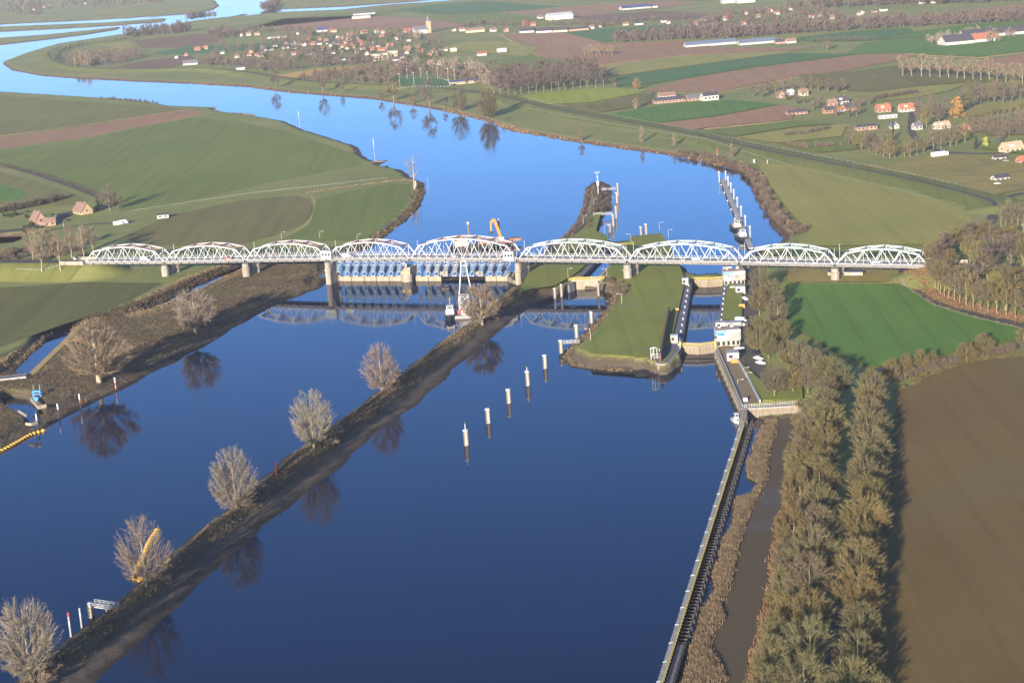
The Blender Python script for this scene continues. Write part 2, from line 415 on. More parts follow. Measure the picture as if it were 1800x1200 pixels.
def ground_material():
    m, nt, b = _bs('meadow_and_banks', 0.95, 0.12)
    p = _pos(nt); bank = _attr(nt, 'bank'); rough = _attr(nt, 'rough'); fl = _attr(nt, 'far_level')
    n1 = _noise(nt, 0.008, 5, p, 0.6); n2 = _noise(nt, 0.11, 5, p, 0.65); n3 = _noise(nt, 0.9, 4, p, 0.7)
    st = _noise(nt, 0.12, 3, _map(nt, p, (0.04, 1, 1), R_(14)))
    grass = _ramp(nt, n1, [(0.3, (0.140, 0.165, 0.042)), (0.5, (0.175, 0.195, 0.053)), (0.7, (0.235, 0.222, 0.070))])
    grass = _mix(nt, _math(nt, 'MULTIPLY', _ramp(nt, st, [(0.45, (0, 0, 0)), (0.7, (1, 1, 1))]), 0.4), grass, (0.13, 0.155, 0.044))
    grass = _mix(nt, _math(nt, 'MULTIPLY', _ramp(nt, n2, [(0.42, (0, 0, 0)), (0.7, (1, 1, 1))]), 0.3), grass, (0.235, 0.20, 0.08))
    wild = _ramp(nt, n2, [(0.25, (0.030, 0.027, 0.014)), (0.45, (0.080, 0.064, 0.037)), (0.58, (0.115, 0.090, 0.050)), (0.75, (0.17, 0.125, 0.064))])
    wild = _mix(nt, _math(nt, 'MULTIPLY', _ramp(nt, n3, [(0.38, (0, 0, 0)), (0.68, (1, 1, 1))]), 0.5), wild, (0.055, 0.046, 0.026))
    wild = _mix(nt, _math(nt, 'MULTIPLY', _ramp(nt, n1, [(0.5, (0, 0, 0)), (0.62, (1, 1, 1))]), 0.5), wild, (0.075, 0.085, 0.032))
    c = _mix(nt, rough, grass, wild)
    e = _math(nt, 'ADD', bank, _math(nt, 'MULTIPLY', _math(nt, 'SUBTRACT', n2, 0.5), 0.5))
    near_bank = _ramp(nt, e, [(0.03, (0.030, 0.026, 0.021)), (0.14, (0.085, 0.070, 0.055)), (0.30, (0.105, 0.086, 0.062)), (0.5, (0.085, 0.068, 0.044)), (0.8, (0.13, 0.108, 0.056))])
    far_bank = _ramp(nt, e, [(0.02, (0.11, 0.085, 0.055)), (0.15, (0.10, 0.06, 0.042)), (0.5, (0.16, 0.10, 0.06)), (0.85, (0.27, 0.2, 0.11))])
    bk = _mix(nt, fl, near_bank, far_bank)
    bk = _mix(nt, _math(nt, 'MULTIPLY', _ramp(nt, n3, [(0.4, (0, 0, 0)), (0.7, (1, 1, 1))]), 0.45), bk, (0.03, 0.026, 0.018))
    c = _mix(nt, _ramp(nt, e, [(0.80, (0, 0, 0)), (0.97, (1, 1, 1))]), bk, c)
    nt.links.new(c, b.inputs['Base Color'])
    h = _math(nt, 'ADD', _math(nt, 'MULTIPLY', n3, _math(nt, 'ADD', 0.25, rough)), n2)
    _bump(nt, b, h, 0.5, 0.6)
    return m
ground = link_mesh('ground', gm, ground_material()); tag(ground, kind='structure')

# ---------------------------------------------------------------- water
def water_mat(name, body, rough, rip, mud=0.0, bumpk=0.02, spec=0.5, ior=1.333):
    m, nt, b = _bs(name, rough, spec)
    b.inputs['IOR'].default_value = ior
    p = _pos(nt)
    n1 = _noise(nt, 0.012, 3, _map(nt, p, (0.5, 1.2, 1), 0.4)); n2 = _noise(nt, rip, 3, p)
    b.inputs['Base Color'].default_value = (*body, 1)
    r = nt.nodes.new('ShaderNodeMapRange'); nt.links.new(n1, r.inputs[0])
    r.inputs[1].default_value = 0.42; r.inputs[2].default_value = 0.72; r.inputs[3].default_value = rough * 0.7; r.inputs[4].default_value = rough * 2.2
    nt.links.new(r.outputs[0], b.inputs['Roughness'])
    bn = nt.nodes.new('ShaderNodeBump'); bn.inputs['Distance'].default_value = 0.2; nt.links.new(n2, bn.inputs['Height']); nt.links.new(bn.outputs[0], b.inputs['Normal'])
    n3 = _noise(nt, 0.009, 4, _map(nt, p, (1.0, 2.6, 1), 0.5), 0.6)
    nt.links.new(_math(nt, 'MULTIPLY', _ramp(nt, n3, [(0.44, (.25,) * 3), (0.62, (1, 1, 1)), (0.70, (5, 5, 5))]), bumpk), bn.inputs['Strength'])
    return m
W_NEAR = water_mat('calm_river_water', (0.0005, 0.007, 0.026), 0.045, 0.5, ior=1.2)
W_FAR = water_mat('upstream_river_water', (0.002, 0.008, 0.03), 0.05, 0.35, bumpk=0.06, ior=1.33)
W_MUD = water_mat('muddy_pond_water', (0.085, 0.068, 0.042), 0.72, 0.8, bumpk=0.1, spec=0.12)
def sheet(name, poly, z, mat, kind='structure', flip=False):
    pts = [Vector((p[0], p[1])) for p in poly]
    tri = geometry.tessellate_polygon([[Vector((p[0], p[1], 0)) for p in poly]])
    me = bpy.data.meshes.new(name); V = [(p[0], p[1], z) for p in poly]
    F = []
    for a, b, c in tri:
        u = (pts[b] - pts[a]); v = (pts[c] - pts[a])
        F.append((a, b, c) if u.x * v.y - u.y * v.x > 0 else (a, c, b))
    me.from_pydata(V, [], F); me.update()
    o = link_mesh(name, me, mat); return tag(o, kind=kind)
wb0 = S0 - 700 * SD + 3 * SN; wb1 = S1 + 1 * SD + 3 * SN
sheet('river', [wb0[:2], wb1[:2], PZ(1006, 509, 0)[:2], PZ(1062, 509, 0)[:2], PZ(1062, 480, 0)[:2] if False else PZ(1085, 512, 0)[:2], PZ(1150, 600, 0)[:2], PZ(1192, 617, 0)[:2], PZ(1262, 617, 0)[:2], PZ(1330, 715, 0)[:2], PZ(1430, 715, 0)[:2], (330, 200), (-700, 200)], 0.0, W_NEAR)
far_sheet = [(-2600, 1190)] + [tuple((S0 - 500 * SD + 3 * SN)[:2]), tuple((S1 + 1 * SD + 3 * SN)[:2]), tuple(PZ(1000, 470, 2)[:2]), tuple(PZ(1070, 430, 2)[:2]), tuple(PZ(1103, 430, 2)[:2]), tuple(PZ(1215, 487, 2)[:2]), tuple(PZ(1272, 487, 2)[:2]), tuple(PZ(1420, 440, 2)[:2]), (1500, 1500), (4000, 9000), (-4500, 9000)]
sheet('upstream_river', far_sheet, 2.0, W_FAR)
def grow(poly, d):
    c = poly.mean(0); v = poly - c; return c + v * (1 + d / np.linalg.norm(v, axis=1))[:, None]
def inset_sheet(name, poly, z, mat): return sheet(name, grow(poly, 1.2), z, mat)
inset_sheet('old_lock_water', old_channel, 2.0, W_FAR); inset_sheet('lock_chamber_water', chamber, 0.2, W_NEAR)
sheet('backwater_pond', grow(mud_pond, 3), 0.5, W_MUD); sheet('creek_water', grow(creek, 3), 2.0, W_FAR)
sheet('gully_water', grow(gully, 2), 1.0, W_NEAR); sheet('outlet_water', grow(outlet, 2), 0.5, W_NEAR); sheet('side_pond', grow(side_pond, 2), 2.0, W_FAR); sheet('side_pond', grow(side_pond_b, 2), 2.0, W_FAR)

# ---------------------------------------------------------------- dikes and roads
GRASS_DIKE = field_mat('dike_grass', (0.102, 0.126, 0.046), (0.128, 0.142, 0.056), 0.2, 0.3, 0.012)
def smooth_line(pts, n=4):
    P = np.asarray(pts, float); out = []
    for i in range(len(P) - 1):
        p0 = P[max(i - 1, 0)]; p1 = P[i]; p2 = P[i + 1]; p3 = P[min(i + 2, len(P) - 1)]
        for k in range(n):
            t = k / n; out.append(0.5 * ((2 * p1) + (p2 - p0) * t + (2 * p0 - 5 * p1 + 4 * p2 - p3) * t * t + (3 * p1 - p0 - 3 * p2 + p3) * t ** 3))
    return np.array(out + [P[-1]])
def ribbon(name, line, offs, mat, kind='structure', label=None):
    """line (n,2) plan; offs list of (side offset, z or callable) -> strip mesh"""
    L = np.asarray(line); d = np.gradient(L, axis=0); d /= np.linalg.norm(d, axis=1)[:, None] + 1e-9; nrm = np.column_stack([-d[:, 1], d[:, 0]])
    V = []; k = len(offs)
    for o, z in offs:
        q = L + nrm * o
        zz = z(q) if callable(z) else np.full(len(q), z)
        V.append(np.column_stack([q, zz]))
    V = np.stack(V, 1).reshape(-1, 3); n = len(L); I = np.arange(n * k).reshape(n, k)
    F = np.stack([I[:-1, :-1], I[1:, :-1], I[1:, 1:], I[:-1, 1:]], -1).reshape(-1, 4)[:, ::-1]
    o = link_mesh(name, np_mesh(name, V, [F]), mat); return tag(o, kind=kind)
for line, h, cw, run in DIKE:
    L = smooth_line(line, 6) if len(line) > 2 else np.linspace(line[0], line[1], 12)
    ribbon('dike', L, [(cw + run + 2, ZL - 0.4), (cw + run * .5, ZL + h * .52), (cw, ZL + h), (-cw, ZL + h), (-cw - run * .5, ZL + h * .52), (-cw - run - 2, ZL - 0.4)], GRASS_DIKE)
ASPH = field_mat('worn_asphalt', (0.050, 0.052, 0.062), (0.072, 0.072, 0.080), 0.0, 0.15, 0.05, 0.85)
VERGE = field_mat('dry_verge', (0.20, 0.165, 0.085), (0.15, 0.15, 0.06), 0.0, 0.3, 0.03)
PATH = field_mat('trodden_path', (0.30, 0.235, 0.135), (0.24, 0.19, 0.11), 0.0, 0.2, 0.03)
def road(name, pts, width, z=ZL, mat=ASPH, dz=0.12, n=4, verge=None):
    L = smooth_line(WP(pts, z), n)
    if verge: ribbon('verge', L, [(width / 2 + verge, z + dz * 0.5), (-width / 2 - verge, z + dz * 0.5)], VERGE)
    return ribbon(name, L, [(width / 2, z + dz), (-width / 2, z + dz)], mat)
for line, h, cw, run in DIKE[:1]: ribbon('dike_road', smooth_line(line, 6)[6:], [(1.7, ZL + h + .1), (-1.7, ZL + h + .1)], ASPH)
for line, h, cw, run in DIKE[1:2]: ribbon('dike_road', smooth_line(line, 6), [(1.7, ZL + h + .08), (-1.7, ZL + h + .08)], ASPH)
for line, h, cw, run in DIKE[2:]:
    ribbon('approach_road', np.linspace(line[0], line[1], 6), [(4.2, ZL + h + .1), (-4.2, ZL + h + .1)], ASPH)
road('bank_road', [(1586,452),(1580,470),(1582,485),(1598,505),(1640,532),(1700,550),(1800,572),(1950,610)], 6.5, verge=2.5)
road('junction_road', [(1748,358),(1747,375),(1738,400),(1715,430)], 6.5, ZL, dz=.2); road('junction_road', [(1745,364),(1765,350),(1800,340),(1900,325)], 6.5, ZL, dz=.24)
road('lock_road', [(1318,470),(1320,500),(1322,540),(1318,580),(1316,610),(1330,645),(1350,672)], 8.0)
road('avenue_road', [(1570,640),(1535,660),(1525,720),(1515,800),(1503,900),(1490,1000),(1475,1100),(1455,1220),(1420,1400)], 5.0)
road('lane', [(1560,652),(1610,642),(1660,634),(1720,622),(1800,606),(1950,575)], 6.0)
road('creek_road', [(-60,308),(0,293),(60,306),(120,326),(175,347)], 5.5)
road('underpass_road', [(-80,500),(20,484),(70,483),(120,480),(165,474),(205,464),(235,450)], 4.0, verge=1.5)
road('yard_road', [(-40,410),(60,400),(110,378),(135,372)], 14.0); road('yard_road', [(85,405),(150,395),(200,392)], 5.0)
road('hamlet_road', [(1606,190),(1602,215),(1606,238),(1640,262),(1700,270),(1800,268)], 6.0)
road('meadow_path', [(1235,248),(1330,275),(1430,303),(1560,332),(1635,350),(1680,372),(1692,390),(1690,400)], 2.2, mat=PATH)
road('meadow_path', [(925,193),(1000,208),(1100,226),(1180,240)], 2.0, mat=PATH)
road('creek_path', [(140,573),(110,604),(80,633),(52,660)], 3.2, mat=PATH); road('creek_path', [(432,474),(360,510),(300,537),(230,556)], 2.2, mat=PATH)
road('field_path', [(470,421),(510,410),(540,393),(553,370),(552,352),(540,343),(500,344)], 1.8, mat=PATH)

# ================================================================ FIELDS
F_GREEN = field_mat('winter_wheat', (0.060, 0.135, 0.034), (0.085, 0.160, 0.044), R_(4), 0.3, 0.006)
F_DULL = field_mat('dull_meadow', (0.075, 0.088, 0.038), (0.098, 0.102, 0.046), R_(-70), 0.45, 0.012)
F_WEST = field_mat('western_meadow', (0.115, 0.128, 0.055), (0.140, 0.142, 0.064), R_(-70), 0.35, 0.008)
F_DEEP = field_mat('deep_green_crop', (0.048, 0.115, 0.050), (0.060, 0.130, 0.058), R_(-60), 0.25, 0.005)
F_MID = field_mat('grazed_meadow', (0.095, 0.135, 0.042), (0.125, 0.160, 0.052), R_(-70), 0.35, 0.006)
F_PALE = field_mat('pale_meadow', (0.175, 0.185, 0.066), (0.225, 0.215, 0.088), R_(-60), 0.3, 0.006)
F_OLIVE = field_mat('olive_stubble', (0.105, 0.105, 0.048), (0.130, 0.125, 0.060), R_(-70), 0.4, 0.008)
F_SOIL = field_mat('ploughed_soil', (0.200, 0.127, 0.100), (0.245, 0.153, 0.118), R_(-62), 0.3, 0.005)
F_DARK = field_mat('dark_ploughed_soil', (0.115, 0.083, 0.070), (0.145, 0.103, 0.085), R_(-62), 0.3, 0.006)
F_NEAR = field_mat('bare_winter_field', (0.098, 0.071, 0.036), (0.122, 0.088, 0.043), R_(3), 0.22, 0.007, tint=(0.12, 0.105, 0.045))
F_LIME = field_mat('bright_mustard_grass', (0.17, 0.23, 0.045), (0.21, 0.235, 0.055), R_(-70), 0.35, 0.012)
F_YELL = field_mat('yellow_reed_field', (0.36, 0.25, 0.09), (0.30, 0.21, 0.085), R_(-70), 0.3, 0.02)
F_LAWN = field_mat('mown_lawn', (0.112, 0.148, 0.040), (0.145, 0.172, 0.050), R_(0), 0.25, 0.02, tint=(0.16, 0.155, 0.06))
F_PADD = field_mat('trampled_paddock', (0.165, 0.155, 0.062), (0.200, 0.175, 0.078), R_(-70), 0.25, 0.015, tint=(0.115, 0.10, 0.05))
F_ROUGH = field_mat('orchard_ground', (0.125, 0.115, 0.065), (0.165, 0.135, 0.085), R_(-70), 0.3, 0.02)
_fz = [0.05]
def field(pts, mat, name='field'):
    _fz[0] += 0.018
    L = smooth_line(WP(list(pts) + [pts[0]], ZL), 1)[:-1]
    return sheet(name, L, ZL + _fz[0], mat)
for pts, mat in [
    # west of the river
    ([(-120,262),(0,242),(150,222),(330,193),(358,196),(345,204),(160,240),(0,262),(-120,282)], F_SOIL),
    ([(-100,160),(90,175),(225,185),(330,192),(150,219),(0,238),(-100,255)], F_WEST),
    ([(345,206),(420,215),(490,228),(560,250),(610,266),(640,290),(470,322),(300,360),(210,372),(180,350),(110,318),(0,287),(-100,280),(0,265),(160,243)], F_MID),
    ([(-100,296),(0,302),(60,318),(120,338),(160,352),(120,362),(0,362),(-100,358)], F_WEST),
    ([(-100,335),(0,325),(50,338),(35,352),(-100,362)], F_GREEN),
    ([(212,418),(300,379),(420,353),(520,344),(545,352),(550,366),(543,384),(520,400),(480,415),(430,428),(330,432),(250,432)], F_OLIVE),
    ([(-200,520),(0,506),(150,496),(285,498),(240,522),(180,548),(90,578),(0,610),(-200,720)], F_DULL),
    ([(556,350),(600,340),(690,322),(720,325),(722,348),(700,372),(680,392),(640,422),(560,425),(500,420),(545,395)], F_MID),
    # peninsula beyond the first bend
    ([(232,72),(330,62),(362,60),(388,73),(345,84),(250,85)], F_DARK),
    ([(268,94),(330,81),(420,80),(520,70),(600,63),(602,70),(480,86),(390,93),(280,97)], F_DEEP),
    ([(192,121),(240,109),(330,98),(345,103),(322,112),(300,120),(250,122)], F_DARK),
    ([(478,134),(560,121),(640,116),(646,124),(560,133),(505,139)], F_YELL),
    ([(460,42),(500,34),(600,26),(690,30),(780,37),(832,47),(740,53),(620,50),(520,52),(480,46)], F_SOIL),
    ([(380,52),(470,36),(600,24),(760,10),(770,14),(680,26),(500,33),(430,52)], F_MID),
    ([(170,80),(225,72),(235,84),(215,88)], F_PALE),
    ([(765,8),(850,2),(985,12),(900,21),(800,27),(740,24),(700,18)], F_DEEP),
    ([(740,26),(800,28),(880,22),(960,36),(900,44),(830,45),(770,36)], F_MID),
    ([(870,23),(990,14),(1080,22),(1058,30),(960,28)], F_SOIL),
    ([(985,12),(1180,2),(1230,6),(1170,14),(1080,20)], F_SOIL),
    ([(760,0),(850,-6),(985,-8),(1000,2),(870,1)], F_SOIL),
    ([(1000,2),(1130,-6),(1300,-9),(1240,2),(1180,1)], F_MID),
    ([(1010,30),(1150,20),(1260,24),(1220,34),(1090,38),(1020,38)], F_DARK),
    ([(993,58),(1083,50),(1197,43),(1205,53),(1095,58),(1080,73),(1062,75)], F_DEEP),
    ([(755,88),(820,74),(900,74),(945,86),(925,100),(830,92)], F_PALE),
    ([(880,62),(990,58),(1062,76),(1090,77),(1200,72),(1262,84),(1400,85),(1465,78),(1400,89),(1200,98),(1050,116),(960,106),(940,96),(948,84),(905,72)], F_SOIL),
    ([(850,108),(935,98),(1000,108),(960,116),(880,114)], F_MID),
    ([(1052,117),(1200,99),(1388,90),(1387,93),(1200,118),(1080,134)], F_PALE),
    ([(1080,136),(1200,119),(1387,94),(1510,96),(1330,118),(1200,139),(1150,148),(1083,154)], F_DEEP),
    ([(1130,161),(1200,141),(1330,120),(1513,97),(1585,95),(1610,98),(1590,105),(1480,126),(1400,136),(1320,151),(1265,162),(1170,163)], F_SOIL),
    ([(1484,97),(1520,76),(1620,68),(1800,60),(1950,52),(1950,78),(1800,92),(1720,101),(1590,95)], F_GREEN),
    ([(1375,70),(1500,56),(1600,50),(1605,56),(1540,72),(1430,74)], F_DEEP),
    ([(1545,72),(1610,56),(1700,44),(1800,36),(1950,25),(1950,48),(1800,58),(1620,66)], F_GREEN),
    ([(1550,32),(1620,30),(1700,18),(1800,8),(1950,0),(1950,18),(1800,25),(1660,35),(1570,40)], F_SOIL),
    ([(1730,108),(1800,96),(1950,80),(1950,125),(1800,127),(1700,120)], F_SOIL),
    ([(1405,132),(1485,128),(1610,112),(1690,119),(1780,144),(1700,146),(1620,152),(1545,162),(1480,160),(1420,152)], F_OLIVE),
    ([(1540,163),(1620,153),(1705,147),(1670,160),(1600,175),(1530,180)], F_PALE),
    # behind the right-hand dike
    ([(897,173),(970,163),(1060,155),(1138,160),(1120,166),(1040,181),(960,185)], F_LIME),
    ([(972,187),(1050,183),(1120,168),(1150,163),(1146,181),(1110,190),(1052,200)], F_OLIVE),
    ([(1062,203),(1165,186),(1280,176),(1367,185),(1260,205),(1150,218),(1120,214)], F_GREEN),
    ([(1155,219),(1262,206),(1370,187),(1402,191),(1392,211),(1240,226),(1222,230)], F_SOIL),
    ([(1228,233),(1392,213),(1466,219),(1400,224),(1292,241)], F_MID),
    ([(1298,243),(1400,226),(1488,222),(1480,241),(1365,253)], F_PALE),
    ([(1372,254),(1482,242),(1540,234),(1522,262),(1440,270)], F_MID),
    ([(1480,288),(1560,292),(1640,274),(1800,276),(1920,270),(1920,325),(1800,334),(1745,345),(1640,318)], F_PADD),
    ([(1710,226),(1800,210),(1950,190),(1950,230),(1800,238),(1740,240)], F_ROUGH), ([(1720,262),(1800,244),(1950,236),(1950,262),(1800,272)], F_MID),
    # the flats between the dike and the river, and around the lock
    ([(1330,286),(1440,300),(1560,330),(1640,350),(1690,370),(1715,392),(1640,432),(1470,434),(1400,434),(1422,408),(1385,370),(1352,325)], F_PALE),
    ([(1385,470),(1575,470),(1590,497),(1385,499)], F_PADD),
    ([(1381,501),(1583,501),(1604,515),(1640,538),(1720,562),(1800,581),(1900,602),(1800,598),(1730,612),(1650,628),(1565,643),(1530,648),(1430,600),(1388,572)], F_GREEN),
    ([(1578,692),(1650,656),(1720,638),(1800,630),(1960,612),(1990,1300),(1530,1400),(1540,1100),(1562,900),(1572,760)], F_NEAR),
]: field(pts, mat)
for pts, mat in [
    ([(935,470),(1030,468),(1012,484),(975,505),(930,512),(910,520),(925,490)], F_LAWN), ([(1110,418),(1162,412),(1180,440),(1195,470),(1205,494),(1190,560),(1178,610),(1150,632),(1040,624),(1030,610),(1095,520),(1110,505),(1085,490),(1065,480),(1085,455)], F_LAWN),
    ([(1280,500),(1306,500),(1304,565),(1268,565)], F_LAWN), ([(1302,640),(1338,672),(1410,680),(1412,706),(1340,707)], F_LAWN), ([(1045,380),(1058,372),(1048,408),(1068,418),(1068,430),(1000,425),(1025,405)], F_LAWN),
    ([(695,137),(760,134),(803,150),(705,156)], F_DEEP),
]: field(pts, mat, 'lawn')

# ================================================================ BRIDGE
WHITE = paint('white_bridge_paint', (0.34, 0.355, 0.36), 0.5, 0.18, 0.6)
RUSTY = paint('red_lead_primer', (0.27, 0.17, 0.15), 0.7, 0.3, 0.5)
GREENISH = paint('weathered_green_steel', (0.33, 0.42, 0.38), 0.6, 0.25, 0.5)
STEELG = paint('grey_steel', (0.25, 0.26, 0.28), 0.55, 0.2, 0.8)
DARK = paint('dark_steel', (0.035, 0.036, 0.04), 0.6, 0.3, 0.8)
CONC = streaked('pier_concrete', (0.30, 0.265, 0.22), (0.17, 0.145, 0.115), 0.9)
TANC = streaked('sill_concrete', (0.29, 0.245, 0.18), (0.18, 0.15, 0.11), 0.5)
DECKM = paint('bridge_roadway', (0.17, 0.16, 0.155), 0.9, 0.2, 0.3)
BLUE = paint('blue_weir_plate', (0.055, 0.11, 0.25), 0.45, 0.22, 0.5)
PALEB = paint('pale_blue_steel', (0.22, 0.32, 0.42), 0.5, 0.15, 0.7)
GLASS = paint('dark_window_glass', (0.02, 0.025, 0.035), 0.15, 0.2, 1.0, 0.6)
bpx = [(150,460.5),(290,460.2),(432,457),(576,454.8),(721,454.3),(910,455.6),(1103,458.3),(1300,461.4),(1468,464.5),(1634,467.3)]
BP = [on_plane(x, y, BR_L, BR_R) for x, y in bpx]
BW_ = 10.0
bridge = empty('truss_bridge', BP[0], 'long white steel road bridge of nine arched truss spans across the river', 'bridge')
npan = [5, 5, 5, 5, 6, 6, 6, 5, 5]; rise = [9.0, 9.0, 9.2, 9.3, 11.2, 9.6, 9.4, 8.4, 8.2]
for i in range(9):
    A = BP[i] + 0.6 * BD; B = BP[i + 1] - 0.6 * BD; n = npan[i]; hh = rise[i]
    top = lambda t: A + (B - A) * t + np.array([0, 0, hh * (0.5 + 0.5 * 4 * t * (1 - t))])
    span = MB()   # deck, roadway and floor beams
    u = (B - A) / np.linalg.norm(B - A)
    c0, c1 = A + BN * BW_ / 2, B + BN * BW_ / 2
    span.beam(c0 - [0, 0, .25], c1 - [0, 0, .25], BW_ + 2.6, 0.5)
    for k in range(2 * n + 1):
        p = A + (B - A) * k / (2 * n); span.beam(p - BN * 1.7 - [0, 0, .95], p + BN * (BW_ + 1.7) - [0, 0, .95], 0.4, 0.9)
    for o in (-0.1, BW_ + .1): span.beam(A + BN * o - [0, 0, .9], B + BN * o - [0, 0, .9], 0.35, 0.9)
    so = bw(span, 'span', DECKM, bridge)
    for s, off in enumerate((0.0, BW_)):
        t_ = MB(); sh = BN * off
        tops = [top((k + .5) / n) + sh for k in range(n)]; bots = [A + (B - A) * k / n + sh for k in range(n + 1)]
        t_.beam(bots[0], bots[-1], 0.5, 0.6); t_.beam(bots[0], tops[0], 0.68); t_.beam(tops[-1], bots[-1], 0.68)
        for k in range(n - 1):
            t_.beam(tops[k], tops[k + 1], 0.68); t_.beam(tops[k], bots[k + 1], 0.42, 0.36); t_.beam(bots[k + 1], tops[k + 1], 0.42, 0.36)
        for k in range(n):
            b2 = np.array(tops[k]); b2[2] = (A + (B - A) * (k + .5) / n)[2]; t_.beam(tops[k], b2, 0.2)
            t_.box(tops[k] - [0, 0, .5], (1.0, .8, .9), math.atan2(BD[1], BD[0]))
            if i < 5:                                                # the older spans have half-diagonals
                for sg in (-1, 1):
                    m = (np.array(tops[k]) + bots[k + (1 if sg > 0 else 0)]) / 2; q = A + (B - A) * (k + .5) / n + sh; t_.beam(m, q, 0.15)
        bw(t_, 'truss', WHITE, so)
    br = MB()
    tp = [(top((k + .5) / n), top((k + .5) / n) + BN * BW_) for k in range(n)]
    for k in range(n):
        br.beam(*tp[k], 0.6)
        if k < n - 1:
            br.beam(tp[k][0], tp[k + 1][1], 0.4); br.beam(tp[k][1], tp[k + 1][0], 0.4)
    bw(br, 'bracing', RUSTY if i < 5 else GREENISH, so)
    ra = MB()
    for o in (-1.25, BW_ + 1.25):
        for z_ in (0.55, 1.1): ra.beam(A + BN * o + [0, 0, z_], B + BN * o + [0, 0, z_], 0.11)
        m = int(np.linalg.norm(B - A) / 2.6)
        for k in range(m + 1):
            p = A + (B - A) * k / m + BN * o; ra.beam(p - [0, 0, .2], p + [0, 0, 1.15], 0.13)
    bw(ra, 'railing', WHITE, so)
piers_px = [(290, 479), (432, 480), None, None, None, (1103, 486), None, (1468, 487)]
prz = math.atan2(BD[1], BD[0])
def pier(P, zb, r=2.6, w=3.2):
    m = MB(); c = P + BN * BW_ / 2; top = P[2] - 1.9
    for o in (-1.0, BW_ + 1.0):
        m.lathe(P + BN * o + [0, 0, zb - P[2]], [(r, 0), (r, (top - zb) * .62), (r + .35, (top - zb) * .64), (r + .35, (top - zb) * .72), (r * .9, (top - zb) * .74), (r * .9, top - zb)], 14)
    m.box((c[0], c[1], (zb + top) / 2), (w, BW_, top - zb), prz)
    po = bw(m, 'pier', CONC, bridge)
    for o in (0, BW_): b = MB(); b.box(P + BN * o - [0, 0, 1.55], (3.4, 1.5, .7), prz); bw(b, 'bearing', DARK, po)
for i in (1, 2, 3, 5, 6, 7, 8): pier(BP[i], -1.0 if i in (3, 5, 7) else ZL - .5, 1.7 if i in (3, 5) else 2.2)
for P, s in ((BP[0], -1), (BP[9], 1)):
    ab = MB(); c = P + BN * BW_ / 2 + BD * s * 2.0
    ab.box((c[0], c[1], 7.0), (3.6, BW_ + 5, 8.5), prz)
    for o in (-2.2, BW_ + 2.2): ab.box(P + BN * o + BD * s * 8.5 - [0, 0, 3.2], (17, .8, 8), prz)
    bw(ab, 'abutment', CONC, bridge)
for i in range(1, 9):
    for o in (-1.0, BW_ + 1): lp = MB(); lp.beam(BP[i] + BN * o, BP[i] + BN * o + [0, 0, 8.5], 0.2); bw(lp, 'lamp_pole', WHITE, bridge)

# ================================================================ WEIR
weir = empty('weir', (S0 + S1) / 2, 'river weir of blue plates between pale frames under the bridge', 'weir')
def wp(px): return on_plane(px, 487, S0 + 1.4 * SN, S1 + 1.4 * SN) * [1, 1, 0]
def sill_block(pa, pb, part='sill'):
    m = MB(); a = on_plane(pa, 492, S0, S1) * [1, 1, 0]; b = on_plane(pb, 492, S0, S1) * [1, 1, 0]; k = max(1, round(np.linalg.norm(b - a) / 8))
    for j in range(k):
        p = a + (b - a) * (j + .02) / k; q = a + (b - a) * (j + .98) / k
        m.beam(p + SN * 2 + [0, 0, .3], q + SN * 2 + [0, 0, .3], 4.0, 4.6)
    bw(m, part, TANC, weir)
sill_block(574.5, 706.5); sill_block(730.5, 776); sill_block(853, 893)
yk4 = [580, 595.2, 610.5, 625.7, 641, 656.2, 671.2, 687.2, 701.7]
yk5 = [736.3, 752.2, 767.8, 783.5, 799.4, 816.7, 830.2, 845.8, 861.9, 877.4, 893]
NB = np.array([BN[0], BN[1], 0])
def yoke(px, lift=0.0, white=False):
    b = wp(px) + [0, 0, 2.5]; q = on_plane(px, 456, BR_L, BR_R); t = np.array([q[0], q[1], q[2] - 1.2]); m = MB()
    for s in (-1.05, 1.05): m.beam(b + SD * s, t + SD * s, 0.34, 0.5)
    for f in (0.04, 0.30, 0.78, 0.97): m.beam(b + (t - b) * f - SD * 1.05, b + (t - b) * f + SD * 1.05, 0.3)
    o = bw(m, 'yoke', PALEB if not white else WHITE, weir)
    h = MB(); h.beam(b + (t - b) * .34 - SN * .3, b + (t - b) * .70 - SN * .3, 1.1, 0.35); bw(h, 'hoist_beam', WHITE if white else PALEB, o)
    for s in (-.8, .8): f = MB(); f.box(b + SD * s - SN * .3 + [0, 0, .25], (.7, .7, .6), prz); bw(f, 'foot', WHITE, o)
for k, px in enumerate(yk4): yoke(px)
for k, px in enumerate(yk5): yoke(px, white=k in (1, 2, 3, 4))
def plate(pa, pb):
    a = wp(pa) + SN * .9; b = wp(pb) + SN * .9; m = MB()
    m.beam(a + [0, 0, 5.6], b + [0, 0, 5.6], .3, 6.6)
    for z_ in (3.6, 5.6, 7.6): m.beam(a - SN * .2 + [0, 0, z_], b - SN * .2 + [0, 0, z_], .22, .18)
    bw(m, 'gate_plate', BLUE, weir)
for L in (yk4, yk5):
    E_ = [L[0] - 7.5] + [(a + b) / 2 for a, b in zip(L, L[1:])] + [L[-1] + (4.5 if L is yk4 else 2.5)]
    for k in range(len(L)):
        if k < 2 and L is yk4: continue
        if k == 0: continue
        plate(E_[k] + .25, E_[k + 1] - .25)
gr = MB()
